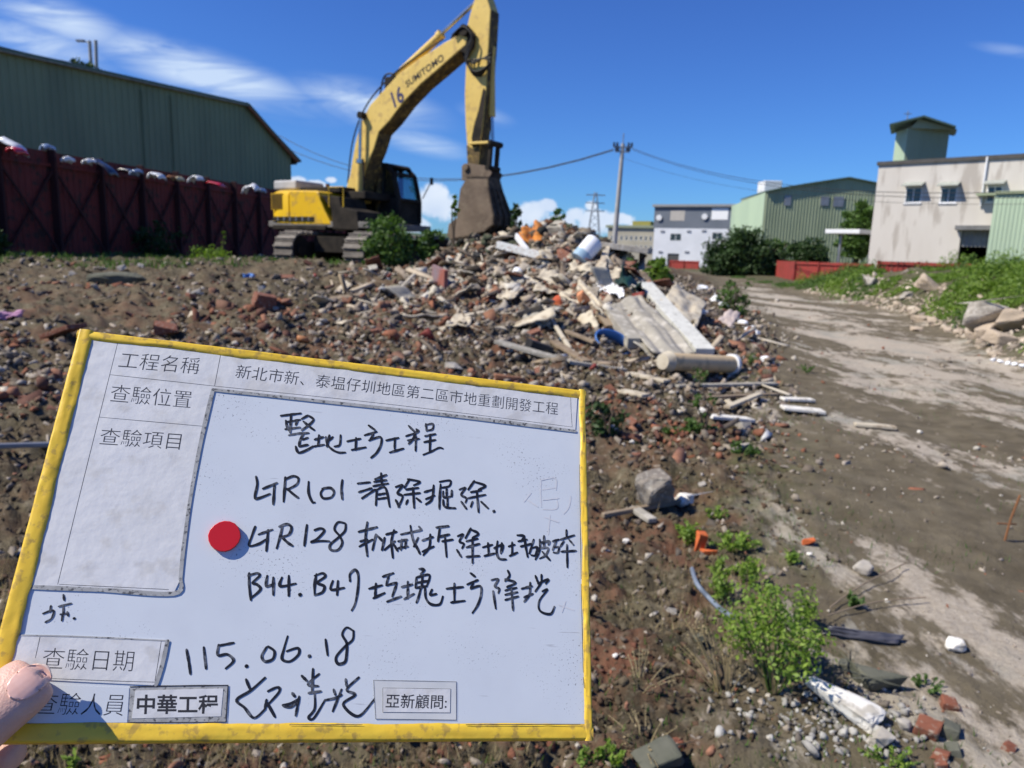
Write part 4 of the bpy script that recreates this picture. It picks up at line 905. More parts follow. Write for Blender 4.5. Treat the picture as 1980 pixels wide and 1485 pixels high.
# ------------------------------------------------------------------ loose pieces
def hull(n, seed, flat=(1, 1, 1), boxy=0):
    r = random.Random(seed); bm = bmesh.new()
    for k in range(n):
        v = Vector((r.uniform(-1, 1), r.uniform(-1, 1), r.uniform(-1, 1)))
        if boxy: v = Vector(((1 if v.x > 0 else -1) * r.uniform(boxy, 1), (1 if v.y > 0 else -1) * r.uniform(boxy, 1), (1 if v.z > 0 else -1) * r.uniform(boxy, 1)))
        else: v = v.normalized() * r.uniform(.8, 1.05)
        bm.verts.new(Vector((v.x * flat[0], v.y * flat[1], v.z * flat[2])) * .5)
    res = bmesh.ops.convex_hull(bm, input=bm.verts); bmesh.ops.delete(bm, geom=[g_ for g_ in res['geom_interior'] if isinstance(g_, bmesh.types.BMVert)], context='VERTS')
    bmesh.ops.triangulate(bm, faces=bm.faces); bm.verts.index_update(); V_ = np.array([v.co[:] for v in bm.verts]); F_ = np.array([[v.index for v in f.verts] for f in bm.faces]); bm.free(); return V_, F_
ROCKS = [hull(13, s_, (1, .85, .65)) for s_ in range(8)]
CHIPS = [hull(12, 40 + s_, (1, .7, .28), .55) for s_ in range(6)]
BRICKS = [hull(16, 80 + s_, (1, .55, .32), .8) for s_ in range(6)]
SPLINT = [hull(10, 120 + s_, (1, .12, .06), .7) for s_ in range(4)]
def rotmats(n, tilt):
    az = rs.rand(n) * 2 * math.pi; ax = rs.normal(0, tilt, n); ay = rs.normal(0, tilt, n)
    ca_, sa_ = np.cos(az), np.sin(az); cx_, sx_ = np.cos(ax), np.sin(ax); cy_, sy_ = np.cos(ay), np.sin(ay); z_ = np.zeros(n); o_ = np.ones(n)
    Rz = np.stack([ca_, -sa_, z_, sa_, ca_, z_, z_, z_, o_], 1).reshape(-1, 3, 3); Rx = np.stack([o_, z_, z_, z_, cx_, -sx_, z_, sx_, cx_], 1).reshape(-1, 3, 3); Ry = np.stack([cy_, z_, sy_, z_, o_, z_, -sy_, z_, cy_], 1).reshape(-1, 3, 3)
    return Rz @ Rx @ Ry
def scatter(name, label, X, Y, S, temps, m_, tilt=.4, sink=.1, kind='stuff', lift=None, smax=.34):
    Z = H(X, Y); Vs, Fs, off = [], [], 0; idx = rs.randint(0, len(temps), len(X)); Rm = rotmats(len(X), tilt)
    for k, (tv, tf) in enumerate(temps):
        q = np.nonzero(idx == k)[0]
        if len(q) == 0: continue
        sc = np.minimum(S[q], smax)[:, None, None] * rs.uniform(.75, 1.25, (len(q), 1, 3))
        vv_ = np.einsum('nij,nkj->nki', Rm[q], tv[None] * sc); hgt = np.ptp(tv[:, 2]) * S[q]
        vv_ = vv_ + np.stack([X[q], Y[q], Z[q] + hgt * .5 - S[q] * sink + (0 if lift is None else lift[q])], 1)[:, None, :]
        Vs.append(vv_.reshape(-1, 3)); Fs.append((tf[None] + (np.arange(len(q)) * len(tv))[:, None, None] + off).reshape(-1, 3)); off += len(q) * len(tv)
    o = fast_mesh(name, np.concatenate(Vs), np.concatenate(Fs), m_); tag(o, label, kind=kind); return o
def polar(n, r0_=1.3, r1_=45, a=54):
    n = int(n * 1.15)
    t_ = R(a) * (rs.rand(n) * 2 - 1); r_ = np.exp(rs.uniform(math.log(r0_), math.log(r1_), n)); return r_ * np.sin(t_), r_ * np.cos(t_), r_
def ok_board(X, Y): return np.ones(len(X), bool)
def sizes(r_, s0, sig=.45, p=.62, r_ref=5): return s0 * (1 + .28 * sst(5, 8, r_) * sst(16, 13, r_)) * np.exp(rs.normal(0, sig, len(r_))) * (r_ / r_ref) ** p
def inex(X, Y):  # keep clear of the excavator undercarriage
    return np.hypot(X + 4.1, Y - 20.4) > 2.3
def nocarp(X, Y): return (X > 1.5) & (X < 3.3) & (Y > 10.2) & (Y < 12.8)
stone = [(.28, .24, .19), (.19, .16, .125), (.38, .33, .27), (.14, .115, .09), (.25, .205, .16), (.46, .42, .36), (.17, .14, .12), (.34, .29, .24), (.10, .085, .07), (.23, .20, .17)]
brick = [(.20, .085, .05), (.15, .065, .042), (.26, .11, .065), (.12, .06, .045), (.18, .10, .07), (.28, .14, .09)]
pale = [(.50, .45, .36), (.36, .30, .23), (.62, .58, .50), (.28, .23, .18), (.44, .37, .28), (.20, .165, .13), (.34, .30, .25), (.16, .12, .09), (.26, .13, .08)]
soilc = [(.062, .049, .031), (.092, .072, .045), (.044, .035, .023), (.115, .09, .058), (.145, .117, .077), (.10, .062, .04)]
woodc = [(.34, .27, .19), (.24, .19, .14), (.44, .37, .28), (.16, .13, .10), (.5, .45, .37)]
trash = [(.06, .11, .18), (.6, .6, .58), (.22, .05, .04), (.12, .17, .2), (.02, .02, .02), (.03, .05, .04), (.45, .2, .09), (.05, .05, .06)]
X, Y, r_ = polar(52000, 1.3, 40); f_ = field(X, Y); k_ = (rs.rand(len(X)) < f_ * .8 * (1 - .65 * sst(-1.5, -5, X) * sst(5, 10, Y))) & inex(X, Y) & (X > -15); X, Y, r_ = X[k_], Y[k_], r_[k_]
scatter('soil_clods', 'dark soil clods covering the rubble field', X, Y, np.minimum(sizes(r_, .032), .022 * r_ ** .75), ROCKS + CHIPS, ramp_mat('soil_clod', soilc, nscale=20, bump=.006), .8, .15)
X, Y, r_ = polar(80000, 1.3, 36); d_ = fbm(X * .6, Y * .6, 3); dens = field(X, Y) * (.10 + .75 * sst(4, 8, Y)) * (1 - .82 * sst(-1.5, -5.5, X) * sst(6, 10, Y)) * sst(.30, .50, d_ + .15 * sst(-6, -1, X)); k_ = (rs.rand(len(X)) < dens) & inex(X, Y) & (X > -13); X, Y, r_ = X[k_], Y[k_], r_[k_]
scatter('stone_rubble', 'grey and tan stone and concrete chips strewn over the field', X, Y, np.minimum(sizes(r_, .038, .55), .028 * r_ ** .75), CHIPS + CHIPS + BRICKS[:3] + ROCKS[:4], ramp_mat('stone_chip', stone, nscale=18, bump=.006), .7, .12)
X, Y, r_ = polar(56000, 1.3, 30); dens = field(X, Y) * (.12 + .8 * sst(13, 9, Y) * sst(4, 7, Y) * sst(-7, -3, X)) * sst(.4, .6, fbm(X * .5 + 9, Y * .5, 3)); k_ = (rs.rand(len(X)) < dens) & inex(X, Y); X, Y, r_ = X[k_], Y[k_], r_[k_]
scatter('brick_rubble', 'small red brick crumbs among the rubble', X, Y, sizes(r_, .04, .5), BRICKS + CHIPS + ROCKS[:3], ramp_mat('brick_crumb', brick, nscale=25, bump=.004), .7, .12)
# pale plaster and board debris over the heap
n_ = 4200; X = rs.normal(1.6, 2.0, n_); Y = rs.normal(13.2, 2.6, n_); dens = (base_h(X, Y) > .55) & (X < edge_x(Y) + .4) & (X > -2.4) | (rs.rand(n_) < .07) & (X < edge_x(Y) + .3); k_ = dens & inex(X, Y) & (Y > 6) & ~nocarp(X, Y); X, Y = X[k_], Y[k_]
scatter('plaster_debris', 'pale plaster and board fragments on the heap', X, Y, .105 * np.exp(rs.normal(0, .6, len(X))), CHIPS, ramp_mat('plaster_bits', pale, nscale=8, bump=.006), .6, .05)
n_ = 420; X = rs.normal(1.0, 2.2, n_); Y = rs.normal(13.2, 3.0, n_); k_ = (X < edge_x(Y) + .2) & inex(X, Y) & (Y > 5) & ~nocarp(X, Y); X, Y = X[k_], Y[k_]
scatter('wood_debris', 'splintered timber offcuts over the heap', X, Y, .34 * np.exp(rs.normal(0, .5, len(X))), SPLINT, ramp_mat('timber_bits', woodc, nscale=8, bump=.003), .35, -.05, smax=.9)
n_ = 150; X = rs.normal(1.2, 2.4, n_); Y = rs.normal(12.8, 3.2, n_); k_ = (X < edge_x(Y) + .3) & inex(X, Y) & (Y > 5); X, Y = X[k_], Y[k_]
scatter('plastic_litter', 'coloured plastic and cloth scraps in the heap', X, Y, .13 * np.exp(rs.normal(0, .5, len(X))), CHIPS, ramp_mat('litter_bits', trash, rough=.5, nscale=5, bump=.002), .6, 0)
n_ = 1500; X = rs.normal(1.1, 1.5, n_); Y = rs.normal(16.6, 1.2, n_); k_ = (base_h(X, Y) > 1.0) & inex(X, Y); X, Y = X[k_], Y[k_]
scatter('dark_debris', 'dark earth, roots and brown scraps along the crest of the heap', X, Y, .17 * np.exp(rs.normal(0, .5, len(X))), ROCKS + CHIPS + SPLINT, ramp_mat('dark_bits', [(.05, .04, .03), (.09, .07, .05), (.03, .03, .025), (.14, .07, .04), (.07, .08, .05), (.2, .17, .13)], nscale=8, bump=.006), .7, .05)
# gravel on the track
X, Y, r_ = polar(26000, 1.3, 30); dens = (1 - field(X, Y)) * sst(1.2, -.2, X - toe_x(Y)) * (.05 + .5 * sst(.50, .68, fbm(X * .9, Y * .9, 4)) + .5 * np.exp(-((X - edge_x(Y) - .2) / .4) ** 2)); k_ = rs.rand(len(X)) < dens; X, Y, r_ = X[k_], Y[k_], r_[k_]
scatter('track_gravel', 'loose pale gravel scattered on the dirt track', X, Y, sizes(r_, .017, .5, .7), ROCKS[:3] + CHIPS, ramp_mat('gravel_bits', stone + [(.42, .39, .33), (.24, .1, .06)], nscale=40, bump=.002), .7, .15)
# fine crushed white stone by the front weed
c_ = gp(1620, 1395); X = rs.normal(c_.x, .16, 420); Y = rs.normal(c_.y, .10, 420)
scatter('crushed_stone', 'small heap of pale crushed stone in front of the white slab', X, Y, .022 * np.exp(rs.normal(0, .35, 420)), ROCKS, ramp_mat('crushed_bits', [(.30, .29, .27), (.20, .19, .17), (.40, .39, .36), (.15, .13, .11)], nscale=30, bump=.002), .8, .1)
# rocks along the mound foot
n_ = 1500; Y = rs.uniform(7, 34, n_); X = toe_x(Y) + np.abs(rs.normal(.35, .8, n_)); X2 = X
scatter('mound_rubble', 'tan stones showing along the foot of the overgrown mound', X, Y, .11 * np.exp(rs.normal(0, .55, n_)), ROCKS + CHIPS[:2], ramp_mat('mound_stone', [(.42, .35, .27), (.52, .45, .36), (.33, .27, .21), (.26, .22, .18), (.46, .38, .30)], nscale=8, bump=.01), .8, .2)

# countable pieces of their own
m_brick = M('red_brick', (.23, .085, .05), (.16, .065, .042), (.30, .23, .18), scale=14, rough=.95, bump=.003)
m_orb = M('orange_brick', (.62, .15, .045), (.50, .12, .04), scale=14, rough=.9, bump=.002)
m_cc = M('broken_concrete', (.42, .39, .34), (.31, .28, .24), (.52, .49, .44), scale=7, rough=.95, bump=.006, bscale=25)
m_ccw = M('white_limestone', (.80, .78, .72), (.66, .63, .56), (.45, .42, .36), scale=6, rough=.9, bump=.006, bscale=18)
m_cc2 = M('weathered_concrete', (.27, .24, .20), (.18, .155, .13), (.36, .33, .28), scale=9, rough=.95, bump=.01, bscale=20)
m_ccd = M('dark_mossy_stone', (.13, .13, .10), (.09, .095, .07), scale=9, rough=.9, bump=.005)
m_pal = M('cream_board', (.58, .52, .40), (.47, .41, .31), (.34, .28, .20), scale=3, rough=.85, bump=.004, bscale=15)
m_gsheet = M('grey_sheet', (.37, .345, .29), (.27, .25, .21), (.46, .43, .37), scale=2.4, rough=.9, bump=.006, bscale=14)
m_foam = M('white_foam', (.85, .87, .9), (.76, .78, .81), scale=4, rough=.7)
m_blue = M('blue_plastic', (.08, .24, .62), (.06, .18, .5), rough=.35, spec=.5)
m_orange = M('orange_sheet', (.62, .22, .03), (.42, .16, .04), (.25, .12, .06), scale=4, rough=.7)
m_tarp = M('dark_green_tarp', (.012, .05, .035), (.02, .03, .028), rough=.5)
def chunk(name, label, cat, p, size, m_, seed=0, n=22, rz=None, tilt=(0, 0), boxy=0, group=None, sub=2, sink=.2, disp=.04):
    tv, tf = hull(n, 500 + seed, (1, 1, 1), boxy); bm = bmesh.new(); vs_ = [bm.verts.new(tuple(v)) for v in tv]
    for f in tf: bm.faces.new([vs_[i_] for i_ in f])
    bmesh.ops.bevel(bm, geom=bm.edges[:] + bm.verts[:], offset=.04, segments=1, affect='EDGES'); bmesh.ops.triangulate(bm, faces=bm.faces)
    if sub: bmesh.ops.subdivide_edges(bm, edges=bm.edges[:], cuts=sub, use_grid_fill=True)
    for v in bm.verts:
        q = v.co * 4 + Vector((seed * 3.1, 0, 0)); from_n = noise_v(q); v.co += v.co.normalized() * (from_n * disp) + noise_v(q * 3.1) * v.co.normalized() * disp * .5
        v.co = Vector((v.co.x * size[0], v.co.y * size[1], v.co.z * size[2]))
    me = bpy.data.meshes.new(name); bm.to_mesh(me); bm.free(); o = link_mesh(name, me, m_)
    r = random.Random(seed); o.rotation_euler = (tilt[0], tilt[1], r.uniform(0, 6.28) if rz is None else rz); o.location = Vector(p) + Vector((0, 0, size[2] * (.5 - sink))); tag(o, label, cat, group); return o
from mathutils import noise as _mn
def noise_v(q): return _mn.noise(q)
def plank(name, label, cat, a, b, w_, h_, m_, group=None, roll=(0, 0, 1), bev=.006):
    a = Vector(a); b = Vector(b); c = (a + b) / 2; mb = MB(); mb.beam(a - c, b - c, w_, h_, upv=roll); o = mb.build(name, m_, bevel=bev); o.location = c; return tag(o, label, cat, group)
def sheet(name, label, cat, corners, m_, amp=.08, thick=.012, seed=0, group=None, n=16, fr=2.2):
    P = [Vector(c) for c in corners]; c0 = sum(P, Vector()) / 4; nr = (P[1] - P[0]).cross(P[3] - P[0]).normalized(); vs_ = []; fs = []
    for i_ in range(n):
        for j_ in range(n):
            u_, v_ = i_ / (n - 1), j_ / (n - 1)
            uu = u_ + .05 * _mn.noise(Vector((v_ * 4, seed, 1))); vv_ = v_ + .06 * _mn.noise(Vector((u_ * 4, seed, 9)))
            p = P[0].lerp(P[1], uu).lerp(P[3].lerp(P[2], uu), vv_)
            vs_.append(p - c0 + nr * amp * (_mn.noise(Vector((u_ * fr * 1.6, v_ * fr, seed * 3.3))) + .5 * _mn.noise(Vector((u_ * fr * 4, v_ * fr * 3, seed * 5.1)))))
    for i_ in range(n - 1):
        for j_ in range(n - 1): k = i_ * n + j_; fs.append((k, k + n, k + n + 1, k + 1))
    mb = MB(); mb.add(vs_, fs); o = mb.build(name, m_, smooth=False); o.data.polygons.foreach_set('use_smooth', [True] * len(fs)); md = o.modifiers.new('s', 'SOLIDIFY'); md.thickness = thick; o.location = c0; return tag(o, label, cat, group)
# near right foreground
p = gp(1618, 1372); chunk('white_slab', 'long flat white stone slab in front of the leafy green weed', 'stone', p + Vector((0, 0, .02)), (.27, .13, .065), m_ccw, 1, 17, R(-42), (.1, .28), .2, sink=.1, disp=.07)
chunk('stone', 'smooth rounded grey stone alone on the dusty track', 'stone', gp(1668, 1108), (.12, .10, .08), m_cc, 2, 26, .3)
chunk('stone', 'knobbly pale stone with a dark shadow at the right', 'stone', gp(1845, 1256), (.10, .085, .065), m_ccw, 3, 26, .1)
chunk('concrete_chunk', 'big angular concrete chunk standing upright beside the board', 'rubble', gp(1262, 985), (.22, .17, .27), m_cc2, 4, 16, .5, (.3, -.35), .45, sink=.1, disp=.09)
chunk('stone', 'whitish stone just right of the upright concrete chunk', 'stone', gp(1322, 978), (.17, .13, .11), m_ccw, 5, 22)
chunk('flat_stone', 'flat grey green stone at the bottom edge right of the board', 'stone', gp(1272, 1478), (.16, .10, .06), m_ccd, 6, 14, .4, (.1, -.2), .6)
o = chunk('orange_brick', 'bright orange brick standing upright among green sprouts', 'brick', gp(1352, 1062), (.055, .05, .12), m_orb, 7, 14, .2, (.1, .2), .85, sub=1, disp=.02)
chunk('orange_brick', 'small orange brick piece lying below the upright one', 'brick', gp(1369, 1070), (.09, .05, .03), m_orb, 8, 14, .2, (0, 0), .8, sub=1, disp=.02)
chunk('orange_brick', 'little orange brick stub on the brown track beyond the sprouts', 'brick', gp(1562, 1052), (.07, .06, .04), m_orb, 9, 14, None, (0, 0), .8, sub=1)
for k, (x, y, s_, lb) in enumerate(((1792, 1418, .085, 'dark red brick lump right of the white slab'), (1835, 1420, .075, 'mossy brown brick lump beside the dark red one'), (1836, 1368, .06, 'small rounded brick lump above the pair of lumps'), (1672, 1402, .05, 'orange brown brick bit at the lower end of the white slab'),
                         (1842, 1457, .055, 'red brick half near the bottom edge'), (1818, 1466, .05, 'pale orange brick half near the bottom edge'), (1812, 1480, .06, 'brown brick piece lowest at the bottom edge'), (1632, 1290, .05, 'red brick crumb behind the white slab'), (1952, 1450, .045, 'lone brick crumb near the lower right corner'),
                         (1302, 1448, .06, 'red brick fragment beside the flat grey green stone'), (1350, 1238, .04, 'small red brick bit left of the leafy weed'))):
    chunk('brick', lb, 'brick', gp(x, y), (s_, s_ * .8, s_ * .62), m_brick if k % 3 != 1 else m_ccd, 20 + k, 18, None, (.2, .1), .6, sub=1)
chunk('stone', 'grey round stone right of the white slab end', 'stone', gp(1745, 1408), (.06, .05, .05), m_cc, 40, 24)
chunk('stone', 'squarish tan stone below the white slab', 'stone', gp(1700, 1440), (.08, .06, .055), m_cc, 41, 14, .3, (0, 0), .6)
chunk('stone', 'broad dark stone ledge behind the white slab', 'stone', gp(1700, 1322), (.2, .12, .09), m_ccd, 42, 16, .2, (.2, 0), .5)
for k, (x, y, s_, lb) in enumerate(((1358, 802, .11, 'round white stone left of the pale planks on the track side'), (1182, 832, .12, 'white stone pair at the upper right corner of the board'), (1222, 858, .05, 'small white pebble right of the board corner'), (1210, 1050, .05, 'white chip right of the board edge'), (1778, 838, .06, 'white pebble alone on the upper track'),
                         (1190, 1272, .03, 'little white stone right of the lower board edge'), (1715, 1165, .03, 'small pale pebble below the rounded stone'), (1566, 1075, .04, 'white pebble beside the orange brick stub'))):
    chunk('stone', lb, 'stone', gp(x, y), (s_, s_ * .85, s_ * .7), m_ccw, 50 + k, 22)
# pale planks lying at the track side
for k, (x0, y0, x1, y1, w_, lb, m_) in enumerate(((1405, 788, 1468, 762, .07, 'pale plank slanting up over another at the track side', m_pal), (1395, 768, 1420, 786, .06, 'short pale plank crossed by the slanting one', m_pal), (1370, 805, 1452, 812, .13, 'broken white board piece below the slanting plank', m_ccw),
                         (1512, 771, 1572, 774, .11, 'flat whitish strip farthest of the two on the track', m_ccw), (1512, 789, 1592, 796, .16, 'long white strip lying on the track', m_ccw), (1652, 820, 1732, 827, .09, 'pale strip half buried in the track', m_pal), (1306, 748, 1500, 742, .10, 'long grey timber lying across the track side', m_gsheet),
                         (1345, 770, 1505, 764, .06, 'dark weathered timber in front of the long grey one', m_wood), (1215, 722, 1290, 738, .12, 'cream plank at the foot of the heap', m_pal), (1200, 756, 1250, 768, .13, 'cream board scrap above the board corner', m_pal), (1165, 1000, 1330, 968, .03, 'thin grey stick lying behind the concrete chunk', m_wood),
                         (1225, 985, 1262, 1008, .06, 'short grey slat left of the concrete chunk', m_gsheet))):
    a = gp(x0, y0, .03); b = gp(x1, y1, .03 + .04 * (k == 0)); plank('plank', lb, 'plank', a, b, w_, .03, m_)
# grey hose, black strip, rebar
def hose(name, label, cat, pts, r_, m_, lift=.012):
    P = [gp(x, y, lift) for x, y in pts]; c = P[0].copy(); mb = MB(); mb.tube(spline([p - c for p in P], 8), r_, 10); o = mb.build(name, m_, smooth=True); o.location = c; return tag(o, label, cat)
hose('hose', 'bent grey blue plastic pipe left of the leafy weed', 'pipe', ((1338, 1100), (1348, 1130), (1372, 1160), (1398, 1182), (1425, 1197)), .011, M('grey_blue_pipe', (.20, .24, .30), (.16, .19, .24), rough=.5), .02)
sheet('plastic_strip', 'crumpled black plastic strip right of the leafy weed', 'plastic strip', (gp(1590, 1226, .01), gp(1735, 1246, .01), gp(1750, 1228, .03), gp(1600, 1212, .03)), M('black_plastic', (.10, .10, .12), (.05, .05, .06), rough=.3, spec=.6), .02, .003, 3)
a = gp(1941, 1045); mb = MB(); top_p = a + Vector((.05, .0, .27)); mb.tube([Vector((0, 0, -.05)), Vector((.02, 0, .13)), top_p - a], .006, 6); mb.tube([Vector((-.05, 0, .10)), Vector((.07, .02, .09))], .005, 6); o = mb.build('rebar', m_rust); o.location = a; tag(o, 'thin rusty rebar sticking up at the right side of the track', 'rebar')
for k, pts in enumerate((((1605, 1175), (1660, 1135), (1750, 1090)), ((1600, 1190), (1690, 1165), (1790, 1155)))):
    hose('twig', ('dry twig', 'longer dry twig')[k] + (' nearer the rounded stone' if k == 0 else ' pointing right from the leafy weed'), 'twig', pts, .003, m_wood, .03)
# metal bar behind the left edge of the board
plank('steel_bar', 'straight grey steel bar lying behind the left edge of the board', 'steel bar', gp(-60, 866, .08), gp(160, 860, .08), .05, .03, m_metal)
sheet('cloth', 'pinkish cloth scrap at the left edge of the rubble', 'cloth', (gp(-20, 618, .02), gp(45, 615, .02), gp(48, 604, .06), gp(-20, 604, .06)), M('pink_cloth', (.5, .28, .42), (.4, .2, .32)), .05, .01, 4)
plank('plank', 'reddish brown board piece above the left corner of the sign board', 'plank', gp(96, 650, .05), gp(150, 632, .12), .28, .05, m_brick)
chunk('brick', 'brown red brick slab above the top edge of the sign board', 'brick', gp(320, 645), (.3, .22, .14), m_brick, 60, 14, .4, (.3, .2), .7)
chunk('brick', 'dark red brick block in the middle of the rubble field', 'brick', gp(512, 592), (.34, .3, .22), m_brick, 61, 14, .5, (.1, .2), .75)
chunk('brick', 'rounded orange brown brick beside the dark red block', 'brick', gp(552, 592), (.24, .2, .18), m_orb if False else m_brick, 62, 20)
chunk('dirt_clump', 'dark clump of earth in front of the red fence', 'soil', gp(225, 550), (1.1, .6, .32), m_ccd, 63, 24, .1)
sheet('plastic_bag', 'light blue plastic scrap near the excavator tracks', 'plastic bag', (gp(470, 538, .02), gp(492, 538, .02), gp(492, 530, .1), gp(470, 530, .1)), m_blue, .06, .01, 5)
# named heap debris
cyl_a, cyl_b = gp(1292, 700, .11), gp(1412, 706, .11)
cp = root('column_pipe', 'cream cylindrical pipe with a white cap at the foot of the heap', 'pipe', cyl_a)
mb = MB(); mb.tube([cyl_a, cyl_b], .105, 24); mb.build('tube', M('cream_pipe', (.60, .46, .27), (.52, .4, .24), (.4, .32, .2), scale=3, rough=.6), cp, world=True, smooth=True)
dd = (cyl_b - cyl_a).normalized(); mb = MB(); mb.tube([cyl_b, cyl_b + dd * .05, cyl_b + dd * .09], [.13, .13, .08], 24); mb.build('cap', m_white, cp, world=True, smooth=True)
mb = MB(); mb.tube([cyl_a - dd * .1, cyl_a], [.09, .125], 20); mb.build('collar', m_pal, cp, world=True, smooth=True)
def hp(px, py, Y):
    g_ = gp(px, py); return at(px, py, min(Y, g_.y - .3))
plank('concrete_post', 'long whitish square post leaning down the right side of the heap', 'post', hp(1246, 556, 13.0), hp(1362, 688, 10.4), .25, .2, M('white_post', (.62, .62, .57), (.52, .52, .48), (.4, .4, .36), scale=5, rough=.85, bump=.003))
plank('concrete_post', 'shorter grey white post left of the long one', 'post', hp(1176, 596, 12.1), hp(1226, 664, 10.8), .17, .14, m_gsheet)
plank('plank', 'brown plank left of the shorter grey white post', 'plank', hp(1146, 590, 12.2), hp(1182, 632, 11.4), .12, .05, m_wood)
sheet('carpet', 'large crumpled grey carpet draped beside the long post', 'carpet', (hp(1185, 590, 12.6), hp(1240, 570, 12.9), hp(1345, 690, 10.7), hp(1262, 690, 10.6)), m_gsheet, .09, .02, 6, n=28, fr=1.6)
sheet('carpet', 'flat pale grey mat lying below the crumpled carpet', 'carpet', (hp(1205, 650, 11.2), hp(1270, 650, 11.3), hp(1362, 700, 10.4), hp(1280, 700, 10.3)), m_gsheet, .05, .02, 7, n=20)
sheet('cream_panel', 'cream bent panel standing right of the long post', 'panel', (hp(1285, 585, 12.3), hp(1306, 548, 12.9), hp(1365, 584, 12.4), hp(1345, 640, 11.6)), m_pal, .1, .02, 8, n=24, fr=1.3)
sheet('cream_panel', 'narrow tan panel hanging under the cream bent one', 'panel', (hp(1318, 600, 11.9), hp(1345, 600, 11.9), hp(1345, 642, 11.5), hp(1322, 640, 11.5)), m_pal, .05, .02, 9)
sheet('cream_panel', 'pinkish beige board among the white foam', 'panel', (hp(1388, 618, 11.8), hp(1410, 600, 12.1), hp(1430, 606, 12.1), hp(1412, 634, 11.6)), M('pink_board', (.55, .46, .42), (.46, .38, .34)), .04, .02, 10)
for k, (x, y, s_, lb) in enumerate(((1358, 563, .34, 'white foam block farthest up beside the weeds'), (1382, 585, .36, 'largest white foam block in the cluster'), (1398, 594, .26, 'white foam lump right of the largest block'), (1360, 612, .22, 'white foam lump below the cream panel'), (1437, 630, .2, 'white foam lump beside the track'),
                         (1448, 642, .22, 'outer white foam lump lowest beside the track'), (1460, 648, .16, 'white crumbs of foam at the track edge'), (1000, 533, .30, 'round white foam ball left of the pale sheets'), (1482, 703, .2, 'flat white scrap on the track right of the pipe'))):
    q = gp(x, y); chunk('foam_block', lb, 'foam', q, (s_, s_ * .7, s_ * .55), m_foam, 70 + k, 16 if k != 7 else 30, None, (.2, .2), .5 if k != 7 else 0, sub=1, sink=.05)
# blue tub
tb = hp(1188, 660, 10.9); mb = MB(); rim = [Vector((math.cos(a) * .26, math.sin(a) * .17, 0)) for a in [2 * math.pi * k / 20 for k in range(20)]]
lv_ = [(1.0, .0), (1.06, .0), (1.0, -.02), (.8, -.2), (.0, -.2)]; vs_ = [Vector((p.x * s_, p.y * s_, z_)) for s_, z_ in lv_ for p in rim]
mb.add(vs_, [(k * 20 + q, k * 20 + (q + 1) % 20, (k + 1) * 20 + (q + 1) % 20, (k + 1) * 20 + q) for k in range(4) for q in range(20)])
o = mb.build('plastic_tub', m_blue, smooth=True); md = o.modifiers.new('s', 'SOLIDIFY'); md.thickness = .012; o.location = tb; o.rotation_euler = (R(48), R(18), R(10)); tag(o, 'blue oval plastic tub tipped over at the front of the heap', 'tub')
plank('black_case', 'flat black case lying in the lower heap', 'case', hp(1020, 668, 8.9), hp(1062, 682, 8.8), .3, .16, m_black)
plank('wood_pole', 'thin long wooden batten leaning across the heap', 'batten', hp(1042, 580, 11.0), hp(1102, 674, 9.4), .05, .04, m_pal)
dr_ = plank('door_panel', 'white painted batten with chipped edge below the bucket', 'panel', hp(962, 473, 14.6), hp(1056, 497, 14.2), .1, .14, M('chipped_white', (.7, .72, .72), (.6, .62, .6), (.35, .25, .2), scale=9, rough=.6))
plank('door_panel', 'short white board leaning above the chipped batten', 'panel', hp(998, 456, 15.0), hp(1020, 485, 14.6), .05, .12, m_white)
sheet('orange_sheet', 'rusty orange metal sheet folded at the top of the heap', 'metal sheet', (hp(1004, 468, 15.3), hp(1012, 444, 15.9), hp(1052, 436, 16), hp(1046, 462, 15.4)), m_orange, .2, .015, 11, fr=3)
wd = hp(1136, 484, 14.0); ap = root('appliance', 'dented white and blue appliance drum lying on the heap', 'appliance', wd)
mb = MB(); ax_ = Vector((.35, .2, .42)).normalized(); mb.tube([wd - ax_ * .26, wd + ax_ * .22, wd + ax_ * .26], [.16, .16, .13], 22, flat=1.15); mb.build('drum', m_foam, ap, world=True, smooth=True)
mb = MB(); mb.tube([wd - ax_ * .265, wd - ax_ * .10], [.165, .165], 22, flat=1.15); mb.build('band', M('light_blue_enamel', (.35, .5, .62), (.3, .42, .52), rough=.35), ap, world=True, smooth=True)
sl = root('concrete_canopy', 'concrete slab resting on a pale leg at the back of the heap', 'slab', hp(1212, 520, 15.2))
mb = MB(); mb.beam(hp(1168, 474, 15.5), hp(1258, 486, 15.2), 1.3, .12); mb.build('slab', m_cc, sl, world=True, bevel=.01)
mb = MB(); mb.beam(hp(1174, 478, 15.0), hp(1164, 524, 14.9), .13, .13); mb.build('leg', m_pal, sl, world=True, bevel=.01)
mb = MB(); mb.beam(hp(1242, 486, 16.2), hp(1240, 530, 16), .13, .13); mb.build('leg', m_pal, sl, world=True, bevel=.01)
sheet('tarp', 'dark green tarpaulin heaped below the concrete slab', 'tarp', (hp(1188, 548, 13.4), hp(1204, 530, 14), hp(1262, 548, 13.8), hp(1238, 566, 13.2)), m_tarp, .2, .01, 12, n=20)
sheet('plastic_sheet', 'crinkled white plastic sheet left of the dark tarpaulin', 'plastic sheet', (hp(1150, 560, 13.2), hp(1160, 540, 13.6), hp(1212, 556, 13.4), hp(1204, 574, 12.9)), m_foam, .1, .006, 13, n=20, fr=5)
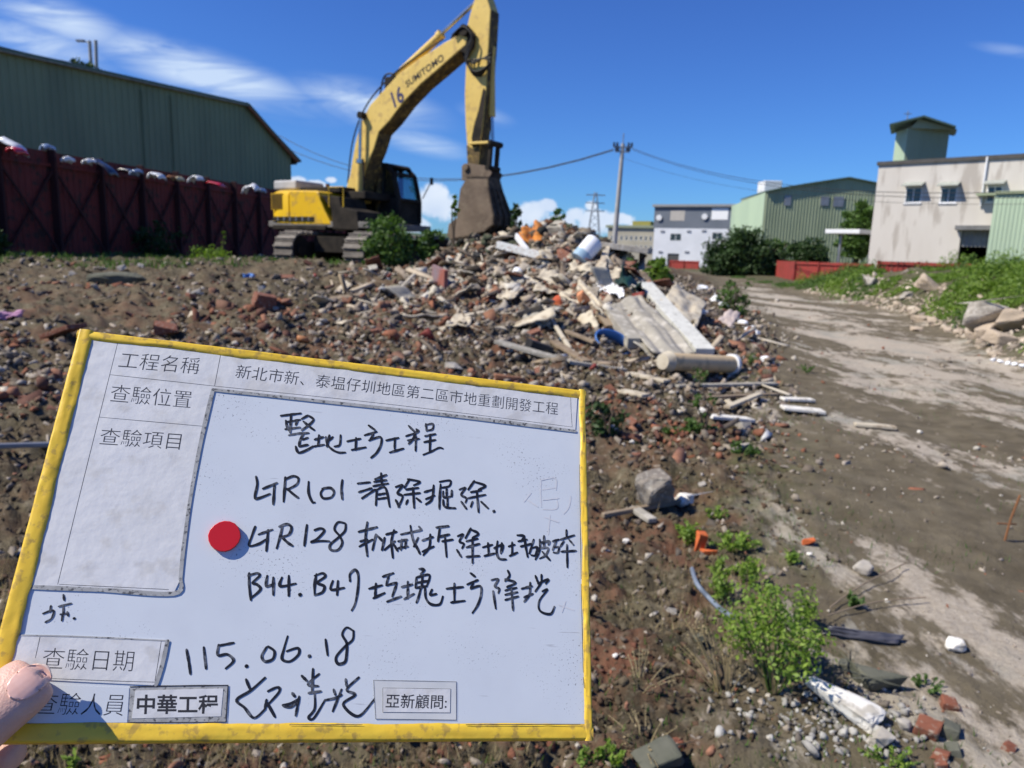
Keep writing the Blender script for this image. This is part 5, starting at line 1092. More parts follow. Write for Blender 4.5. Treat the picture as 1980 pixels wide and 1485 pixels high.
pal_sheets = (((1030, 562), (1048, 520), (1092, 530), (1078, 566), 'pale crumpled sheet highest on the middle heap'), ((1082, 572), (1092, 535), (1148, 560), (1128, 588), 'cream folded sheet right of the middle heap'), ((960, 575), (968, 548), (1006, 556), (996, 582), 'creamy plaster slab on the front slope'),
              ((1116, 560), (1120, 536), (1165, 592), (1150, 600), 'narrow beige panel pointing down toward the orange bits'), ((1150, 530), (1165, 516), (1210, 520), (1196, 536), 'light board lying under the concrete slab'), ((850, 545), (864, 498), (896, 545), (884, 552), 'bent beige panel below the bucket teeth'),
              ((1100, 520), (1112, 500), (1150, 508), (1146, 524), 'tan board between the appliance and the pale sheets'), ((862, 628), (880, 612), (918, 610), (905, 628), 'twisted cream cloth on the brick slope'), ((1010, 612), (1020, 600), (1068, 610), (1055, 626), 'beige plaster slab above the black case'))
for k, (a, b, c, d, lb) in enumerate(pal_sheets):
    P = []
    for n_q, (x, y) in enumerate((a, b, c, d)):
        g_ = gp(x, y); g_ = at(x, y, min(g_.y, 15.5)); P.append(g_ + (CAM - g_).normalized() * .25)
    sheet('board_sheet', lb, 'board', P, (m_pal, m_gsheet)[k in (5, 8)], .07, .02, 20 + k, n=14, fr=1.8)
for k, (x0, y0, x1, y1, w_, lb, m_) in enumerate(((838, 498, 895, 545, .12, 'grey weathered plank left of the bent beige panel', m_gsheet), (905, 490, 930, 540, .07, 'thin brown stick below the bucket', m_wood), (1000, 500, 1035, 540, .06, 'brown stick left of the appliance', m_wood), (1055, 480, 1100, 474, .16, 'curved looking tan log on the upper heap', m_pal),
                         (1040, 520, 1082, 495, .09, 'grey metal strip slanting up on the heap', m_metal), (880, 512, 905, 470, .07, 'beige batten leaning up to the bucket teeth', m_pal), (800, 598, 845, 606, .06, 'light stick lying on the brick slope', m_pal), (1095, 640, 1150, 662, .08, 'plank under the wooden batten', m_wood),
                         (1150, 575, 1235, 566, .09, 'pale timber across the top of the grey carpet', m_gsheet), (1070, 660, 1135, 700, .14, 'broad weathered plank above the board', m_wood), (960, 660, 1100, 700, .2, 'long beige plank just above the sign board', m_gsheet), (1100, 700, 1210, 716, .12, 'grey plank above the right corner of the sign board', m_gsheet))):
    a = gp(x0, y0); b = gp(x1, y1); a = at(x0, y0, min(a.y, 15.2)); b = at(x1, y1, min(b.y, 15.2)); a += (CAM - a).normalized() * .15; b += (CAM - b).normalized() * .1
    plank('timber', lb, 'timber', a, b, w_ * .8, .04, m_)
plank('door_leaf', 'grey door leaf with a red edge standing in the rubble', 'door', gp(838, 545, .0) + Vector((0, 0, .1)), gp(862, 560, .0) + Vector((0, 0, .12)), .07, .42, M('grey_door', (.20, .19, .22), (.3, .1, .07), scale=1.5))
chunk('plastic_jug', 'red plastic bucket piece in the middle heap', 'plastic', gp(1078, 592) + Vector((0, -.1, .02)), (.2, .18, .22), M('red_plastic', (.6, .1, .04), (.7, .2, .08), rough=.4), 90, 22)
chunk('plastic_jug', 'orange clay pot piece right of the red plastic', 'plastic', gp(1128, 588) + Vector((0, -.1, .02)), (.3, .24, .28), M('orange_clay', (.72, .30, .14), (.6, .24, .1), rough=.6), 91, 22)
chunk('plastic_lump', 'small dusty blue plastic lump on the front slope', 'plastic', gp(1038, 628), (.22, .14, .12), m_blue if False else M('dusty_blue', (.2, .32, .45), (.14, .22, .32), rough=.6), 92, 18)
# broken boards lying about the heap
bp0 = []
for k in range(7):
    a_, b_ = random.uniform(.35, .8), random.uniform(.18, .4)
    o = sheet('broken_board', 'x', 'board', ((-a_ / 2, -b_ / 2, 0), (a_ / 2, -b_ / 2 * random.uniform(.4, 1), 0), (a_ / 2 * random.uniform(.6, 1), b_ / 2, 0), (-a_ / 2 * random.uniform(.6, 1.1), b_ / 2 * random.uniform(.7, 1.2), 0)), (m_pal, m_gsheet, m_wood, m_cc2, m_pal, m_gsheet, m_brick)[k], .03, .018, 60 + k, n=9, fr=1.5); bp0.append(o)
n_b = 0
while n_b < 90:
    Yq = random.gauss(13.2, 2.1); Xq = random.gauss(1.3, 1.6)
    if Yq < 8 or Xq > edge_x(Yq) - .1 or nocarp(Xq, Yq) or float(base_h(Xq, Yq)) < .45: continue
    src = bp0[n_b % 7]
    if n_b < 7: o = src
    else: o = src.copy(); COL.objects.link(o)
    q = random.uniform(.7, 1.5); o.scale = (q, q, q); o.location = (Xq, Yq, float(H(Xq, Yq)) + .07); o.rotation_euler = (random.gauss(.25, .35), random.gauss(.2, .4), random.uniform(0, 6.28))
    tag(o, 'dirty broken board piece lying loose on the rubble heap', 'board', 'broken boards over the heap'); n_b += 1
# rocks of the mound
for k, (x, y, s_, lb) in enumerate(((1905, 640, 1.15, 'largest grey boulder slab at the right mound'), (1912, 648, .5, 'rounded tan rock below the largest boulder'), (1958, 640, .8, 'angular tan rock at the right edge of the mound'), (1935, 668, .5, 'tan rock beneath the angular one'), (1878, 655, .3, 'small tan rock left of the boulder'),
                         (1780, 622, .45, 'pale stone at the left end of the rocks under green weeds'), (1800, 628, .38, 'second pale stone from the left end of the rocks'), (1772, 640, .3, 'white stone lowest at the mound foot'), (1680, 556, .8, 'broad light rock on the weedy slope'), (1750, 578, .45, 'pale rock in the middle of the weedy slope'), (1800, 560, .9, 'tan earth ledge on the weedy slope'))):
    q = gp(x, y); chunk('boulder', lb, 'boulder', q, (s_, s_ * .7, s_ * .55), m_cc if k in (0, 8, 9) else M('tan_rock_%s' % 'abcdefghijk'[k], (.48, .39, .29), (.38, .31, .24), scale=5, rough=.95, bump=.01), 100 + k, 18, None, (.2, .25), .35, sink=.15)
for k in range(6):
    chunk('limed_stone', ('first', 'second', 'third', 'fourth', 'fifth', 'sixth')[k] + ' from the left in the row of whitewashed stones at the track edge', 'stone', gp(1920 + k * 14, 699 + k * 3), (.11, .10, .08), m_foam, 130 + k, 20, group='row of whitewashed stones')
# countable bricks and concrete pieces in the field
cnt = 0
protos = {}
for kd, (nm, m_, bx, ar_) in enumerate((('loose_brick', m_brick, .8, (1, .52, .32)), ('concrete_piece', m_cc, .5, (1, .8, .55)), ('pale_plaster_piece', m_pal, .6, (1, .7, .25)))):
    protos[nm] = [chunk(nm, 'x', 'x', (0, 0, 0), ar_, m_, 200 + 10 * kd + q, 18, 0, (0, 0), bx, sub=1) for q in range(3)]
txt = {'loose_brick': ('loose red brown brick fragment lying in the rubble field', 'brick', 'brick fragments across the rubble field'), 'concrete_piece': ('broken grey concrete lump lying in the rubble field', 'concrete', 'concrete lumps across the rubble field'), 'pale_plaster_piece': ('pale flat plaster piece lying in the rubble field', 'plaster', 'pale plaster pieces across the rubble field')}
used_ = set()
for k in range(250):
    Yq = 2.2 + 15 * random.random() ** .8; Xq = random.uniform(-.72 * Yq, min(float(edge_x(Yq)) - .1, .72 * Yq))
    if math.hypot(Xq + 4.1, Yq - 20.4) < 3.4: continue
    if Xq < -2.5 and Yq > 6 and random.random() < .6: continue
    nm = random.choices(list(protos), (4, 4, 2 if Yq > 8 else .3))[0]; src = random.choice(protos[nm]); s_ = random.uniform(.10, .26) * (Yq / 11) ** .6
    if src.name in used_: o = src.copy(); COL.objects.link(o)
    else: o = src; used_.add(src.name)
    o.scale = (s_, s_, s_); o.location = (Xq, Yq, float(H(Xq, Yq)) + s_ * .1); o.rotation_euler = (random.gauss(0, .35), random.gauss(0, .35), random.uniform(0, 6.28)); lb, ct, gr = txt[nm]; tag(o, lb, ct, gr)
for v_ in protos.values():
    for o in v_:
        if o.name not in used_: bpy.data.objects.remove(o)

# ------------------------------------------------------------------ vegetation
m_leafd = leaf_mat('dark_foliage', (.022, .050, .014), (.055, .105, .028), .2)
m_leafm = leaf_mat('mid_foliage', (.05, .105, .02), (.11, .20, .04), .3)
m_leafb = leaf_mat('bright_weed', (.08, .16, .02), (.23, .34, .05), .38)
m_leafn = leaf_mat('fresh_leaf', (.11, .21, .025), (.33, .45, .075), .42, 8)
m_dry = leaf_mat('dry_grass', (.24, .19, .10), (.42, .34, .19), .2)
m_bark = M('bark', (.12, .09, .065), (.07, .055, .04), scale=8, rough=.95, bump=.01)
def leaf_quads(C, size, up_bias=.3, asp=.5):
    n = len(C); nrm = rs.normal(0, 1, (n, 3)); nrm[:, 2] += up_bias; nrm /= np.linalg.norm(nrm, axis=1)[:, None]
    a = np.cross(nrm, rs.normal(0, 1, (n, 3))); a /= np.linalg.norm(a, axis=1)[:, None]; b = np.cross(nrm, a); s_ = (size * rs.uniform(.6, 1.35, n))[:, None]
    Vv = np.stack([C - a * s_, C + b * s_ * asp, C + a * s_, C - b * s_ * asp], 1).reshape(-1, 3); return Vv, np.arange(4 * n).reshape(-1, 4)
def clumps(center, rad, n_cl, per, cl_r, hollow=.35):
    d_ = rs.normal(0, 1, (n_cl, 3)); d_ /= np.linalg.norm(d_, axis=1)[:, None]; rad_ = (hollow + (1 - hollow) * rs.rand(n_cl) ** .6)[:, None] * rs.uniform(.75, 1.15, (n_cl, 1))
    Cc = np.array(center) + d_ * rad_ * np.array(rad); Cc[:, 2] = np.maximum(Cc[:, 2], center[2] - rad[2] * .8)
    P = np.repeat(Cc, per, 0) + rs.normal(0, 1, (n_cl * per, 3)) * cl_r * np.array([1, 1, .7]); return P
def tree(name, label, cat, x0, ytop, x1, ybase, Y, m_, n=90, per=60, leaf=.16, group=None, stems=3, low=.25):
    b0 = at((x0 + x1) / 2, ybase, Y); t0 = at((x0 + x1) / 2, ytop, Y); hw = (at(x1, ybase, Y).x - at(x0, ybase, Y).x) / 2; gzv = min(b0.z, gz(b0.x, Y)); hgt = t0.z - gzv
    o = root(name, label, cat, (b0.x, Y, gzv), group=group); cz = hgt * (low + (1 - low) / 2); rz = hgt * (1 - low) / 2
    if low <= .05: cz, rz = hgt * .36, hgt * .64
    P = clumps((0, 0, cz), (hw, hw * .8, rz), n, per, hw * .13); P[:, 2] = np.where(P[:, 2] < .02, rs.rand(len(P)) * hgt * .25, P[:, 2]); Vv, Ff = leaf_quads(P, leaf); fast_mesh('crown', Vv, Ff, m_, o)
    mb = MB()
    for k in range(stems):
        a = 6.28 * k / stems + 1; e_ = Vector((math.cos(a) * hw * .5, math.sin(a) * hw * .4, hgt * .75)); r0_ = max(.02, hgt * .022)
        mb.tube(spline([Vector((math.cos(a) * r0_, math.sin(a) * r0_, -.1)), Vector((e_.x * .25, e_.y * .25, hgt * .3)), e_], 5), [r0_ * (1 - .08 * q) for q in range(11)], 7)
        for q in range(3):
            s0_ = e_ * (.5 + .15 * q); mb.tube([s0_, s0_ + Vector((random.uniform(-1, 1) * hw * .4, random.uniform(-1, 1) * hw * .4, hgt * .18))], [r0_ * .35, r0_ * .12], 5)
    mb.build('trunk', m_bark, o); return o
tree('tree', 'broad dark green bushy tree in front of the white house', 'tree', 1358, 440, 1478, 532, 64, m_leafd, 150, 80, .17, 'trees by the far fence', low=.05)
tree('tree', 'dark low tree touching the right side of the broad tree', 'tree', 1450, 462, 1512, 530, 66, m_leafd, 70, 70, .17, 'trees by the far fence', low=.05)
tree('tree', 'small dark tree in front of the green warehouse', 'tree', 1520, 462, 1600, 512, 67, m_leafd, 70, 60, .16, 'trees by the far fence', low=.1)
tree('tree', 'pale thin bush between the two dark trees', 'bush', 1490, 450, 1530, 512, 70, m_leafm, 24, 40, .13, 'trees by the far fence', low=.1)
tree('tree', 'tall mid green tree against the left wall of the factory', 'tree', 1618, 386, 1690, 520, 54, m_leafm, 110, 70, .16, 'trees by the far fence', low=.22)
tree('creeper', 'tangled bare topped bush beside the twin posts on the roof line', 'bush', 118, 112, 196, 140, 50, m_leafd, 26, 30, .12, low=.88, stems=1)
def bush(name, label, px0, ytop, px1, ybase, Y, m_, n, per, leaf, group=None, cat='bush', low=.0): return tree(name, label, cat, px0, ytop, px1, ybase, Y, m_, n, per, leaf, group, low=low)
bush('bush', 'leafy dark green bush in front of the excavator cab', 694, 412, 812, 504, 16.9, m_leafm, 80, 24, .055, 'bushes on the rubble')
bush('bush', 'lower green bush left of the bushy one by the cab', 695, 455, 750, 505, 16.6, m_leafm, 26, 34, .055, 'bushes on the rubble')
bush('bush', 'dark bush between the cab and the bucket', 800, 432, 858, 500, 17.3, m_leafm, 40, 24, .055, 'bushes on the rubble')
bush('bush', 'single bright green sprig left of the bucket', 868, 372, 888, 410, 17.6, m_leafb, 7, 22, .06, 'bushes on the rubble', low=.5)
bush('bush', 'dark shrub sprouting right of the bucket', 985, 385, 1010, 450, 17.0, m_leafd, 16, 22, .06, 'bushes on the rubble')
bush('bush', 'greyish green shrub on the crest of the heap', 1055, 405, 1100, 455, 17.2, m_leafm, 16, 24, .06, 'bushes on the rubble')
bush('bush', 'tiny pale shrub right of the heap crest', 1105, 435, 1132, 460, 17.5, m_leafm, 8, 20, .05, 'bushes on the rubble')
bush('bush', 'bright green broad leaved weed under the end of the slab', 1248, 490, 1298, 562, 14.0, m_leafb, 24, 26, .09, 'bushes on the rubble')
bush('bush', 'dull green weed below the concrete slab', 1195, 500, 1240, 535, 14.6, m_leafm, 14, 24, .06, 'bushes on the rubble')
bush('bush', 'dark bush in the shade against the red fence', 262, 430, 352, 498, 25.5, m_leafd, 34, 36, .07, 'bushes along the yard fence')
bush('bush', 'tall thin sunlit weed at the yard fence', 426, 440, 440, 500, 25, m_leafb, 9, 22, .06, 'bushes along the yard fence')
bush('bush', 'low sunlit weeds in front of the yard fence', 366, 478, 446, 506, 24, m_leafb, 26, 26, .05, 'bushes along the yard fence')
bush('bush', 'dark leafy bush at the left image edge', -40, 420, 14, 500, 17, m_leafd, 40, 40, .06, 'bushes along the yard fence')
bush('bush', 'weeds at the right border of the foam cluster', 1385, 530, 1450, 600, 17, m_leafm, 34, 22, .045, 'bushes on the rubble')
bush('bush', 'reddish dry weed left of the track below the foam', 1370, 620, 1400, 690, 11.2, m_dry, 14, 22, .03, 'bushes on the rubble')
bush('bush', 'low green weed in front of the cream pipe', 1340, 680, 1356, 760, 9.4, m_leafm, 9, 20, .035, 'bushes on the rubble')
bush('bush', 'dark low plants at the upper right corner of the board', 1135, 768, 1215, 835, 5.6, m_leafd, 20, 26, .025, 'bushes on the rubble')
bush('bush', 'green moss plants among the pale planks', 1330, 762, 1398, 800, 6.0, m_leafm, 16, 26, .022, 'bushes on the rubble')
# grass and weeds on the mound and beyond
n_ = 150000; Y = rs.uniform(7, 40, n_) ** 1.0; X = toe_x(Y) + rs.gamma(2.2, 1.5, n_); dn = fbm(X * .55, Y * .55, 4); k_ = (dn > .445 + .35 * np.exp(-((X - 12.4) / 1.3) ** 2 - ((Y - 24) / 3.5) ** 2) + .2 * np.exp(-((X - 10.2) / .6) ** 2 - ((Y - 13.5) / 2) ** 2) - .10 * sst(0, 2.5, X - toe_x(Y)) + .07 * sst(.5, -.1, X - toe_x(Y))) & (X < .8 * Y + 4); X, Y = X[k_], Y[k_]; dn = dn[k_]
hg = .06 + .85 * np.clip((fbm(X * 1.1, Y * 1.1, 3) - .38) * 2.4, 0, 1) * sst(.46, .60, dn)
C = np.stack([X, Y, H(X, Y) + rs.rand(len(X)) * hg], 1); hl_ = fbm(X * .3 + 5, Y * .3, 3) > .43
Vv, Ff = leaf_quads(C[hl_], .055, .5, .34); tag(fast_mesh('mound_weeds', Vv, Ff, m_leafb), 'bright green weeds covering the mound beside the track', kind='stuff')
Vv, Ff = leaf_quads(C[~hl_], .05, .4, .3); tag(fast_mesh('mound_scrub', Vv, Ff, m_leafm), 'duller green scrub on the crest of the mound', kind='stuff')
def blades(X, Y, hgt, m_, name, label, wd=.012):
    n = len(X); Z = H(X, Y); a = rs.rand(n) * 6.28; dx, dy = np.cos(a), np.sin(a); le = rs.normal(0, .35, (n, 2)); h_ = hgt * rs.uniform(.5, 1.3, n)
    w_ = wd * rs.uniform(.7, 1.3, n); p0 = np.stack([X - dx * w_, Y - dy * w_, Z - .01], 1); p1 = np.stack([X + dx * w_, Y + dy * w_, Z - .01], 1); t_ = np.stack([X + le[:, 0] * h_, Y + le[:, 1] * h_, Z + h_], 1)
    Vv = np.stack([p0, p1, t_], 1).reshape(-1, 3); o = fast_mesh(name, Vv, np.arange(3 * n).reshape(-1, 3), m_); tag(o, label, kind='stuff')
n_ = 9000; Y = rs.uniform(24, 60, n_); X = toe_x(Y) - rs.gamma(1.0, .2, n_) + .7; k_ = fbm(X * .4, Y * .4, 3) > .5; X, Y = X[k_], Y[k_]; blades(X, Y, .13, m_leafm, 'verge_grass', 'green grass at the far end of the track', .02)
n_ = 14000; X = rs.uniform(-14.5, -4, n_); Y = rs.uniform(15, 27, n_); k_ = (fbm(X * .8, Y * .8, 3) + .12 * sst(-10, -13, X) > .52) & inex(X, Y); blades(X[k_], Y[k_], .13, m_leafm, 'field_grass', 'thin grass in front of the yard fence', .02)
n_ = 60000; X, Y, r_ = polar(n_, 1.4, 26); k_ = (fbm(X * 1.3 + 40, Y * 1.3, 3) > .56) & (field(X, Y) > .3); blades(X[k_], Y[k_], .05 * (r_[k_] / 3) ** .4, m_dry, 'dry_straw', 'short dry straw stubble in the soil', .0022)
n_ = 16000; X, Y, r_ = polar(n_, 1.4, 14); k_ = (fbm(X * 1.1 + 70, Y * 1.1, 3) + .12 * np.exp(-((X - edge_x(Y)) / .5) ** 2) > .62); blades(X[k_], Y[k_], .03 * (r_[k_] / 3) ** .4, m_leafm, 'sprouting_grass', 'short green sprouts in the soil', .003)
# front leafy weeds
def weed(name, label, px, py, hgt, spread, nst, m_, leaf=.012, per=38, lean=(0, 0), dry=0):
    b = gp(px, py); o = root(name, label, 'weed', b); mb = MB(); mbd = MB(); P = []
    for k in range(nst):
        a = random.uniform(0, 6.28); r_ = spread * math.sqrt(random.random()); h_ = hgt * random.uniform(.55, 1.05) * (1 - .35 * (r_ / spread) ** 2)
        top = Vector((math.cos(a) * r_ + lean[0] * h_, math.sin(a) * r_ + lean[1] * h_, h_)); st_ = Vector((math.cos(a) * .02, math.sin(a) * .02, -.01)); md_ = st_.lerp(top, .5) + Vector((0, 0, h_ * .12))
        path = spline([st_, md_, top], 5); (mbd if random.random() < dry else mb).tube(path, [.0027 * (1 - .06 * q) for q in range(len(path))], 5)
        for q in range(per):
            t_ = random.uniform(.62 if dry >= .6 else .3, 1.03); i_ = min(int(t_ * (len(path) - 1)), len(path) - 2); c = path[i_].lerp(path[i_ + 1], t_ * (len(path) - 1) - i_) if t_ < 1 else path[-1]
            P.append(c + Vector((random.gauss(0, .024), random.gauss(0, .024), random.gauss(0, .014))) * (hgt / .3))
    Vv, Ff = leaf_quads(np.array([p[:] for p in P]), leaf, .8, .5); fast_mesh('leaves', Vv, Ff, m_, o)
    if mb.v: mb.build('stems', m_leafm, o)
    if mbd.v: mbd.build('dry_stems', m_dry, o)
    return o
weed('weed', 'largest leafy green weed with pale stems at the track edge', 1495, 1335, .37, .17, 46, m_leafn, .0105, 44, (-.12, .1), .6)
weed('weed', 'taller green shoots at the back right of the largest weed', 1545, 1215, .2, .05, 9, m_leafn, .010, 34, (.1, 0), .2)
weed('weed', 'green sprouts beside the upright orange brick', 1330, 1050, .12, .09, 16, m_leafn, .013, 20)
weed('weed', 'wide patch of green sprouts right of the orange brick', 1420, 1065, .10, .14, 20, m_leafn, .013, 20)
weed('weed', 'small sprout patch further right on the soil', 1530, 1090, .08, .05, 8, m_leafn, .012, 16)
weed('weed', 'low sprouts in front of the orange brick', 1395, 1115, .09, .08, 12, m_leafn, .012, 18)
weed('weed', 'little green seedling under the bottom edge of the board', 133, 1492, .07, .025, 5, m_leafn, .014, 9)
weed('weed', 'green tuft at the bottom right of the board corner', 1135, 1480, .05, .03, 6, m_leafn, .009, 14)
weed('weed', 'low green tufts near the bottom edge below the white slab', 1720, 1475, .05, .09, 16, m_leafn, .008, 14)
weed('weed', 'mossy tuft right of the white slab', 1790, 1330, .04, .07, 14, m_leafm, .007, 16)
weed('weed', 'pair of thin sprouts by the long timbers', 1352, 745, .3, .06, 5, m_leafm, .02, 16)
weed('dry_weed', 'dry straw coloured stalks left of the largest weed', 1400, 1340, .26, .16, 26, m_dry, .005, 8, (-.2, .3), 1)
weed('dry_weed', 'dead stalks near the lower right board edge', 1240, 1330, .12, .12, 14, m_dry, .005, 5, (.2, .2), 1)
weed('dry_weed', 'dead roots and stalks under the board near the corner', 1250, 1440, .06, .16, 16, m_dry, .005, 5, (.3, 0), 1)

for k, (x, y, h_, sp_, n_s, lb) in enumerate(((1392, 1160, .14, .07, 16, 'pale green weed left of the largest weed by the bent pipe'), (1445, 1130, .13, .08, 16, 'leafy sprouts just behind the largest weed'), (1380, 1005, .08, .08, 10, 'faint green patch behind the orange brick'), (1435, 880, .09, .14, 14, 'low green patch on the track side near the planks'), (1300, 840, .07, .1, 10, 'small green patch right of the board corner'),
                         (1640, 1170, .06, .06, 7, 'tiny green tuft between the weed and the rounded stone'), (1180, 1470, .05, .05, 8, 'little green leaves under the board corner'), (1560, 720, .1, .18, 12, 'thin grass patch right of the cream pipe'), (1450, 705, .16, .1, 8, 'thin weeds behind the cap of the cream pipe'))):
    weed('weed', lb, x, y, h_, sp_, n_s, m_leafn if k < 3 or k == 6 else m_leafm, .011 + .004 * (k in (3, 4, 7, 8)), 20)
# ------------------------------------------------------------------ the sign board held in front of the camera
BC = [(150, 637), (1130, 755), (1146, 1432), (-62, 1440)]
rb = [np.array((fw * F_PX + rt * (x - CX) - up * (y - CY))[:]) / F_PX for x, y in BC]
_u, _s, _v = np.linalg.svd(np.array([rb[0], -rb[1], rb[2], -rb[3]]).T); kk = _v[-1] / _v[-1][0]
PB = [Vector(rb[i_] * kk[i_]) for i_ in range(4)]; scl = .30 / (PB[1] - PB[0]).length; PB = [p * scl + CAM for p in PB]
BU = (PB[1] - PB[0]).normalized(); BN = BU.cross(PB[0] - PB[3]).normalized(); BV = BN.cross(BU); BO = PB[3]
BW = (PB[1] - PB[0]).length; BH = (PB[0] - PB[3]).dot(BV)
cd.dof.focus_distance = float((sum(PB, Vector()) / 4 - CAM).dot(fw))
def bl(px, py, h_=0.0):      # a point of the board in its own frame (u, v, height over the face)
    r = ray(px, py); o_ = BO + BN * h_; t_ = (o_ - CAM).dot(BN) / r.dot(BN); p = CAM + r * t_ - BO; return Vector((p.dot(BU), p.dot(BV), h_))
brd = bpy.data.objects.new('sign_board', None); COL.objects.link(brd); brd.empty_display_size = .05
BM = Matrix(((BU.x, BV.x, BN.x, BO.x), (BU.y, BV.y, BN.y, BO.y), (BU.z, BV.z, BN.z, BO.z), (0, 0, 0, 1))); brd.matrix_world = BM
tag(brd, 'white inspection board with yellow taped edge and black handwriting held up in front', 'sign board')
def whiteboard_mat():
    m, t, b = new_mat('smudged_whiteboard'); tcn = nd(t, 'ShaderNodeTexCoord')
    def noise(sc, det=4, st=(1, 1, 1)):
        mp = nd(t, 'ShaderNodeMapping'); mp.inputs['Scale'].default_value = st; t.links.new(tcn.outputs['Object'], mp.inputs[0]); n = nd(t, 'ShaderNodeTexNoise'); n.inputs['Scale'].default_value = sc; n.inputs['Detail'].default_value = det; n.inputs['Roughness'].default_value = .6; t.links.new(mp.outputs[0], n.inputs['Vector']); return n.outputs[0]
    def rng(x, a, b_): r = nd(t, 'ShaderNodeMapRange'); t.links.new(x, r.inputs[0]); r.inputs[1].default_value = a; r.inputs[2].default_value = b_; return r.outputs[0]
    c = mixc(t, rng(noise(22), .35, .7), (.66, .70, .735), (.62, .66, .70))
    spk = mth(t, 'MULTIPLY', rng(noise(900, 3, (1, .8, 1)), .62, .66), rng(noise(18, 5), .50, .62))
    c = mixc(t, mth(t, 'MULTIPLY', spk, .75), c, (.12, .12, .14))
    scr = mth(t, 'MULTIPLY', rng(noise(160, 3, (.12, 1.6, 1)), .66, .69), rng(noise(30, 3), .52, .6)); c = mixc(t, mth(t, 'MULTIPLY', scr, .5), c, (.3, .3, .32))
    sm = mth(t, 'MULTIPLY', rng(noise(14, 6), .55, .75), .25); c = mixc(t, sm, c, (.50, .51, .54))
    t.links.new(c, b.inputs['Base Color']); b.inputs['Roughness'].default_value = .38; b.inputs['Specular IOR Level'].default_value = .35; return m
m_wb = whiteboard_mat()
def boxl(mb, a, b): return mb.box((a + b) / 2, [abs(x) for x in (b - a)])
mb = MB(); boxl(mb, Vector((.002, .002, -.004)), Vector((BW - .002, BH - .002, 0))); mb.build('panel', m_wb, brd)
m_tape = M('yellow_tape', (.86, .58, .05), (.78, .50, .04), (.52, .34, .06), scale=60, rough=.42, spec=.45, bump=.0006, bscale=70)
m_tape_e = M('frayed_black_edge', (.03, .03, .03), (.2, .18, .1), scale=300, rough=.8)
def tape(a, b, wid, inner, seed, mitre=True):   # folded tape along an edge: a, b on the outer edge, wid(t) wide toward inner
    a = Vector(a); b = Vector(b); n_ = 90; m_ = 9; inner = Vector(inner); vs_ = []; d_ = (b - a)
    for i_ in range(n_ + 1):
        t_ = i_ / n_; p = a + d_ * t_; w_ = wid(t_) + .0009 * _mn.noise(Vector((t_ * 9, seed, 0))) + .0004 * _mn.noise(Vector((t_ * 40, seed, 3)))
        for j_ in range(m_ + 1):
            s_ = j_ / m_; hgt_ = .0007 * math.sin(math.pi * min(1, s_ * 1.05)) ** .5 + .0006 + .00040 * _mn.noise(Vector((t_ * 14 + seed, s_ * 2.2, seed))) + .00022 * _mn.noise(Vector((t_ * 60, s_ * 4, seed + 5)))
            if j_ == m_: hgt_ = .0004
            if j_ == 0: hgt_ = -.002
            q = p + inner * (w_ * s_); vs_.append(Vector((q.x, q.y, hgt_)))
        q = p - inner * .0006; vs_.append(Vector((q.x, q.y, -.0055)))
    k = m_ + 2; fs = [(i_ * k + j_, (i_ + 1) * k + j_, (i_ + 1) * k + j_ + 1, i_ * k + j_ + 1) for i_ in range(n_) for j_ in range(m_)] + [(i_ * k, i_ * k + m_ + 1, (i_ + 1) * k + m_ + 1, (i_ + 1) * k) for i_ in range(n_)]
    mb = MB(); mb.add(vs_, fs); o = mb.build('edge_tape', m_tape, brd); o.data.polygons.foreach_set('use_smooth', [True] * len(fs)); return o
LP = lambda x0, x1: (lambda t_: x0 + (x1 - x0) * t_)
tape((0, BH, 0), (BW, BH, 0), LP(.0052, .0062), (0, -1, 0), 1)
tape((0, 0, 0), (BW, 0, 0), LP(.0088, .0085), (0, 1, 0), 2)
o = tape((0, 0, 0), (0, BH, 0), LP(.0098, .0078), (1, 0, 0), 3); o.location.z = .0004
o = tape((BW, BH, 0), (BW, 0, 0), LP(.0046, .0048), (-1, 0, 0), 4); o.location.z = .0003
# black worn line where the right tape meets the board
def stroke_mesh(pts, w_, h_, cap=True):
    P = spline([Vector((p.x, p.y, 0)) for p in pts], 6); vs_ = []; fs = []; n_ = len(P); sd_ = random.uniform(0, 99)
    for i_, p in enumerate(P):
        d_ = (P[min(i_ + 1, n_ - 1)] - P[max(i_ - 1, 0)])
        if d_.length < 1e-9: d_ = Vector((1, 0, 0))
        d_.normalize(); s_ = Vector((-d_.y, d_.x, 0)); t_ = i_ / max(1, n_ - 1)
        ww = w_ / 2 * (1.0 - .22 * abs(2 * t_ - 1) ** 3) * (.9 + .3 * _mn.noise(Vector((t_ * 5, sd_, 0))))
        vs_ += [p + s_ * ww + Vector((0, 0, h_)), p - s_ * ww + Vector((0, 0, h_))]
    fs = [(2 * i_, 2 * i_ + 1, 2 * i_ + 3, 2 * i_ + 2) for i_ in range(n_ - 1)]
    for e_ in (0, n_ - 1):
        k = len(vs_); c = P[e_]; rr_ = (vs_[2 * e_] - vs_[2 * e_ + 1]).length / 2; vs_ += [c + Vector((math.cos(6.283 * q / 12) * rr_, math.sin(6.283 * q / 12) * rr_, h_ + .00001)) for q in range(12)]; fs.append(tuple(range(k, k + 12)))
    return vs_, fs
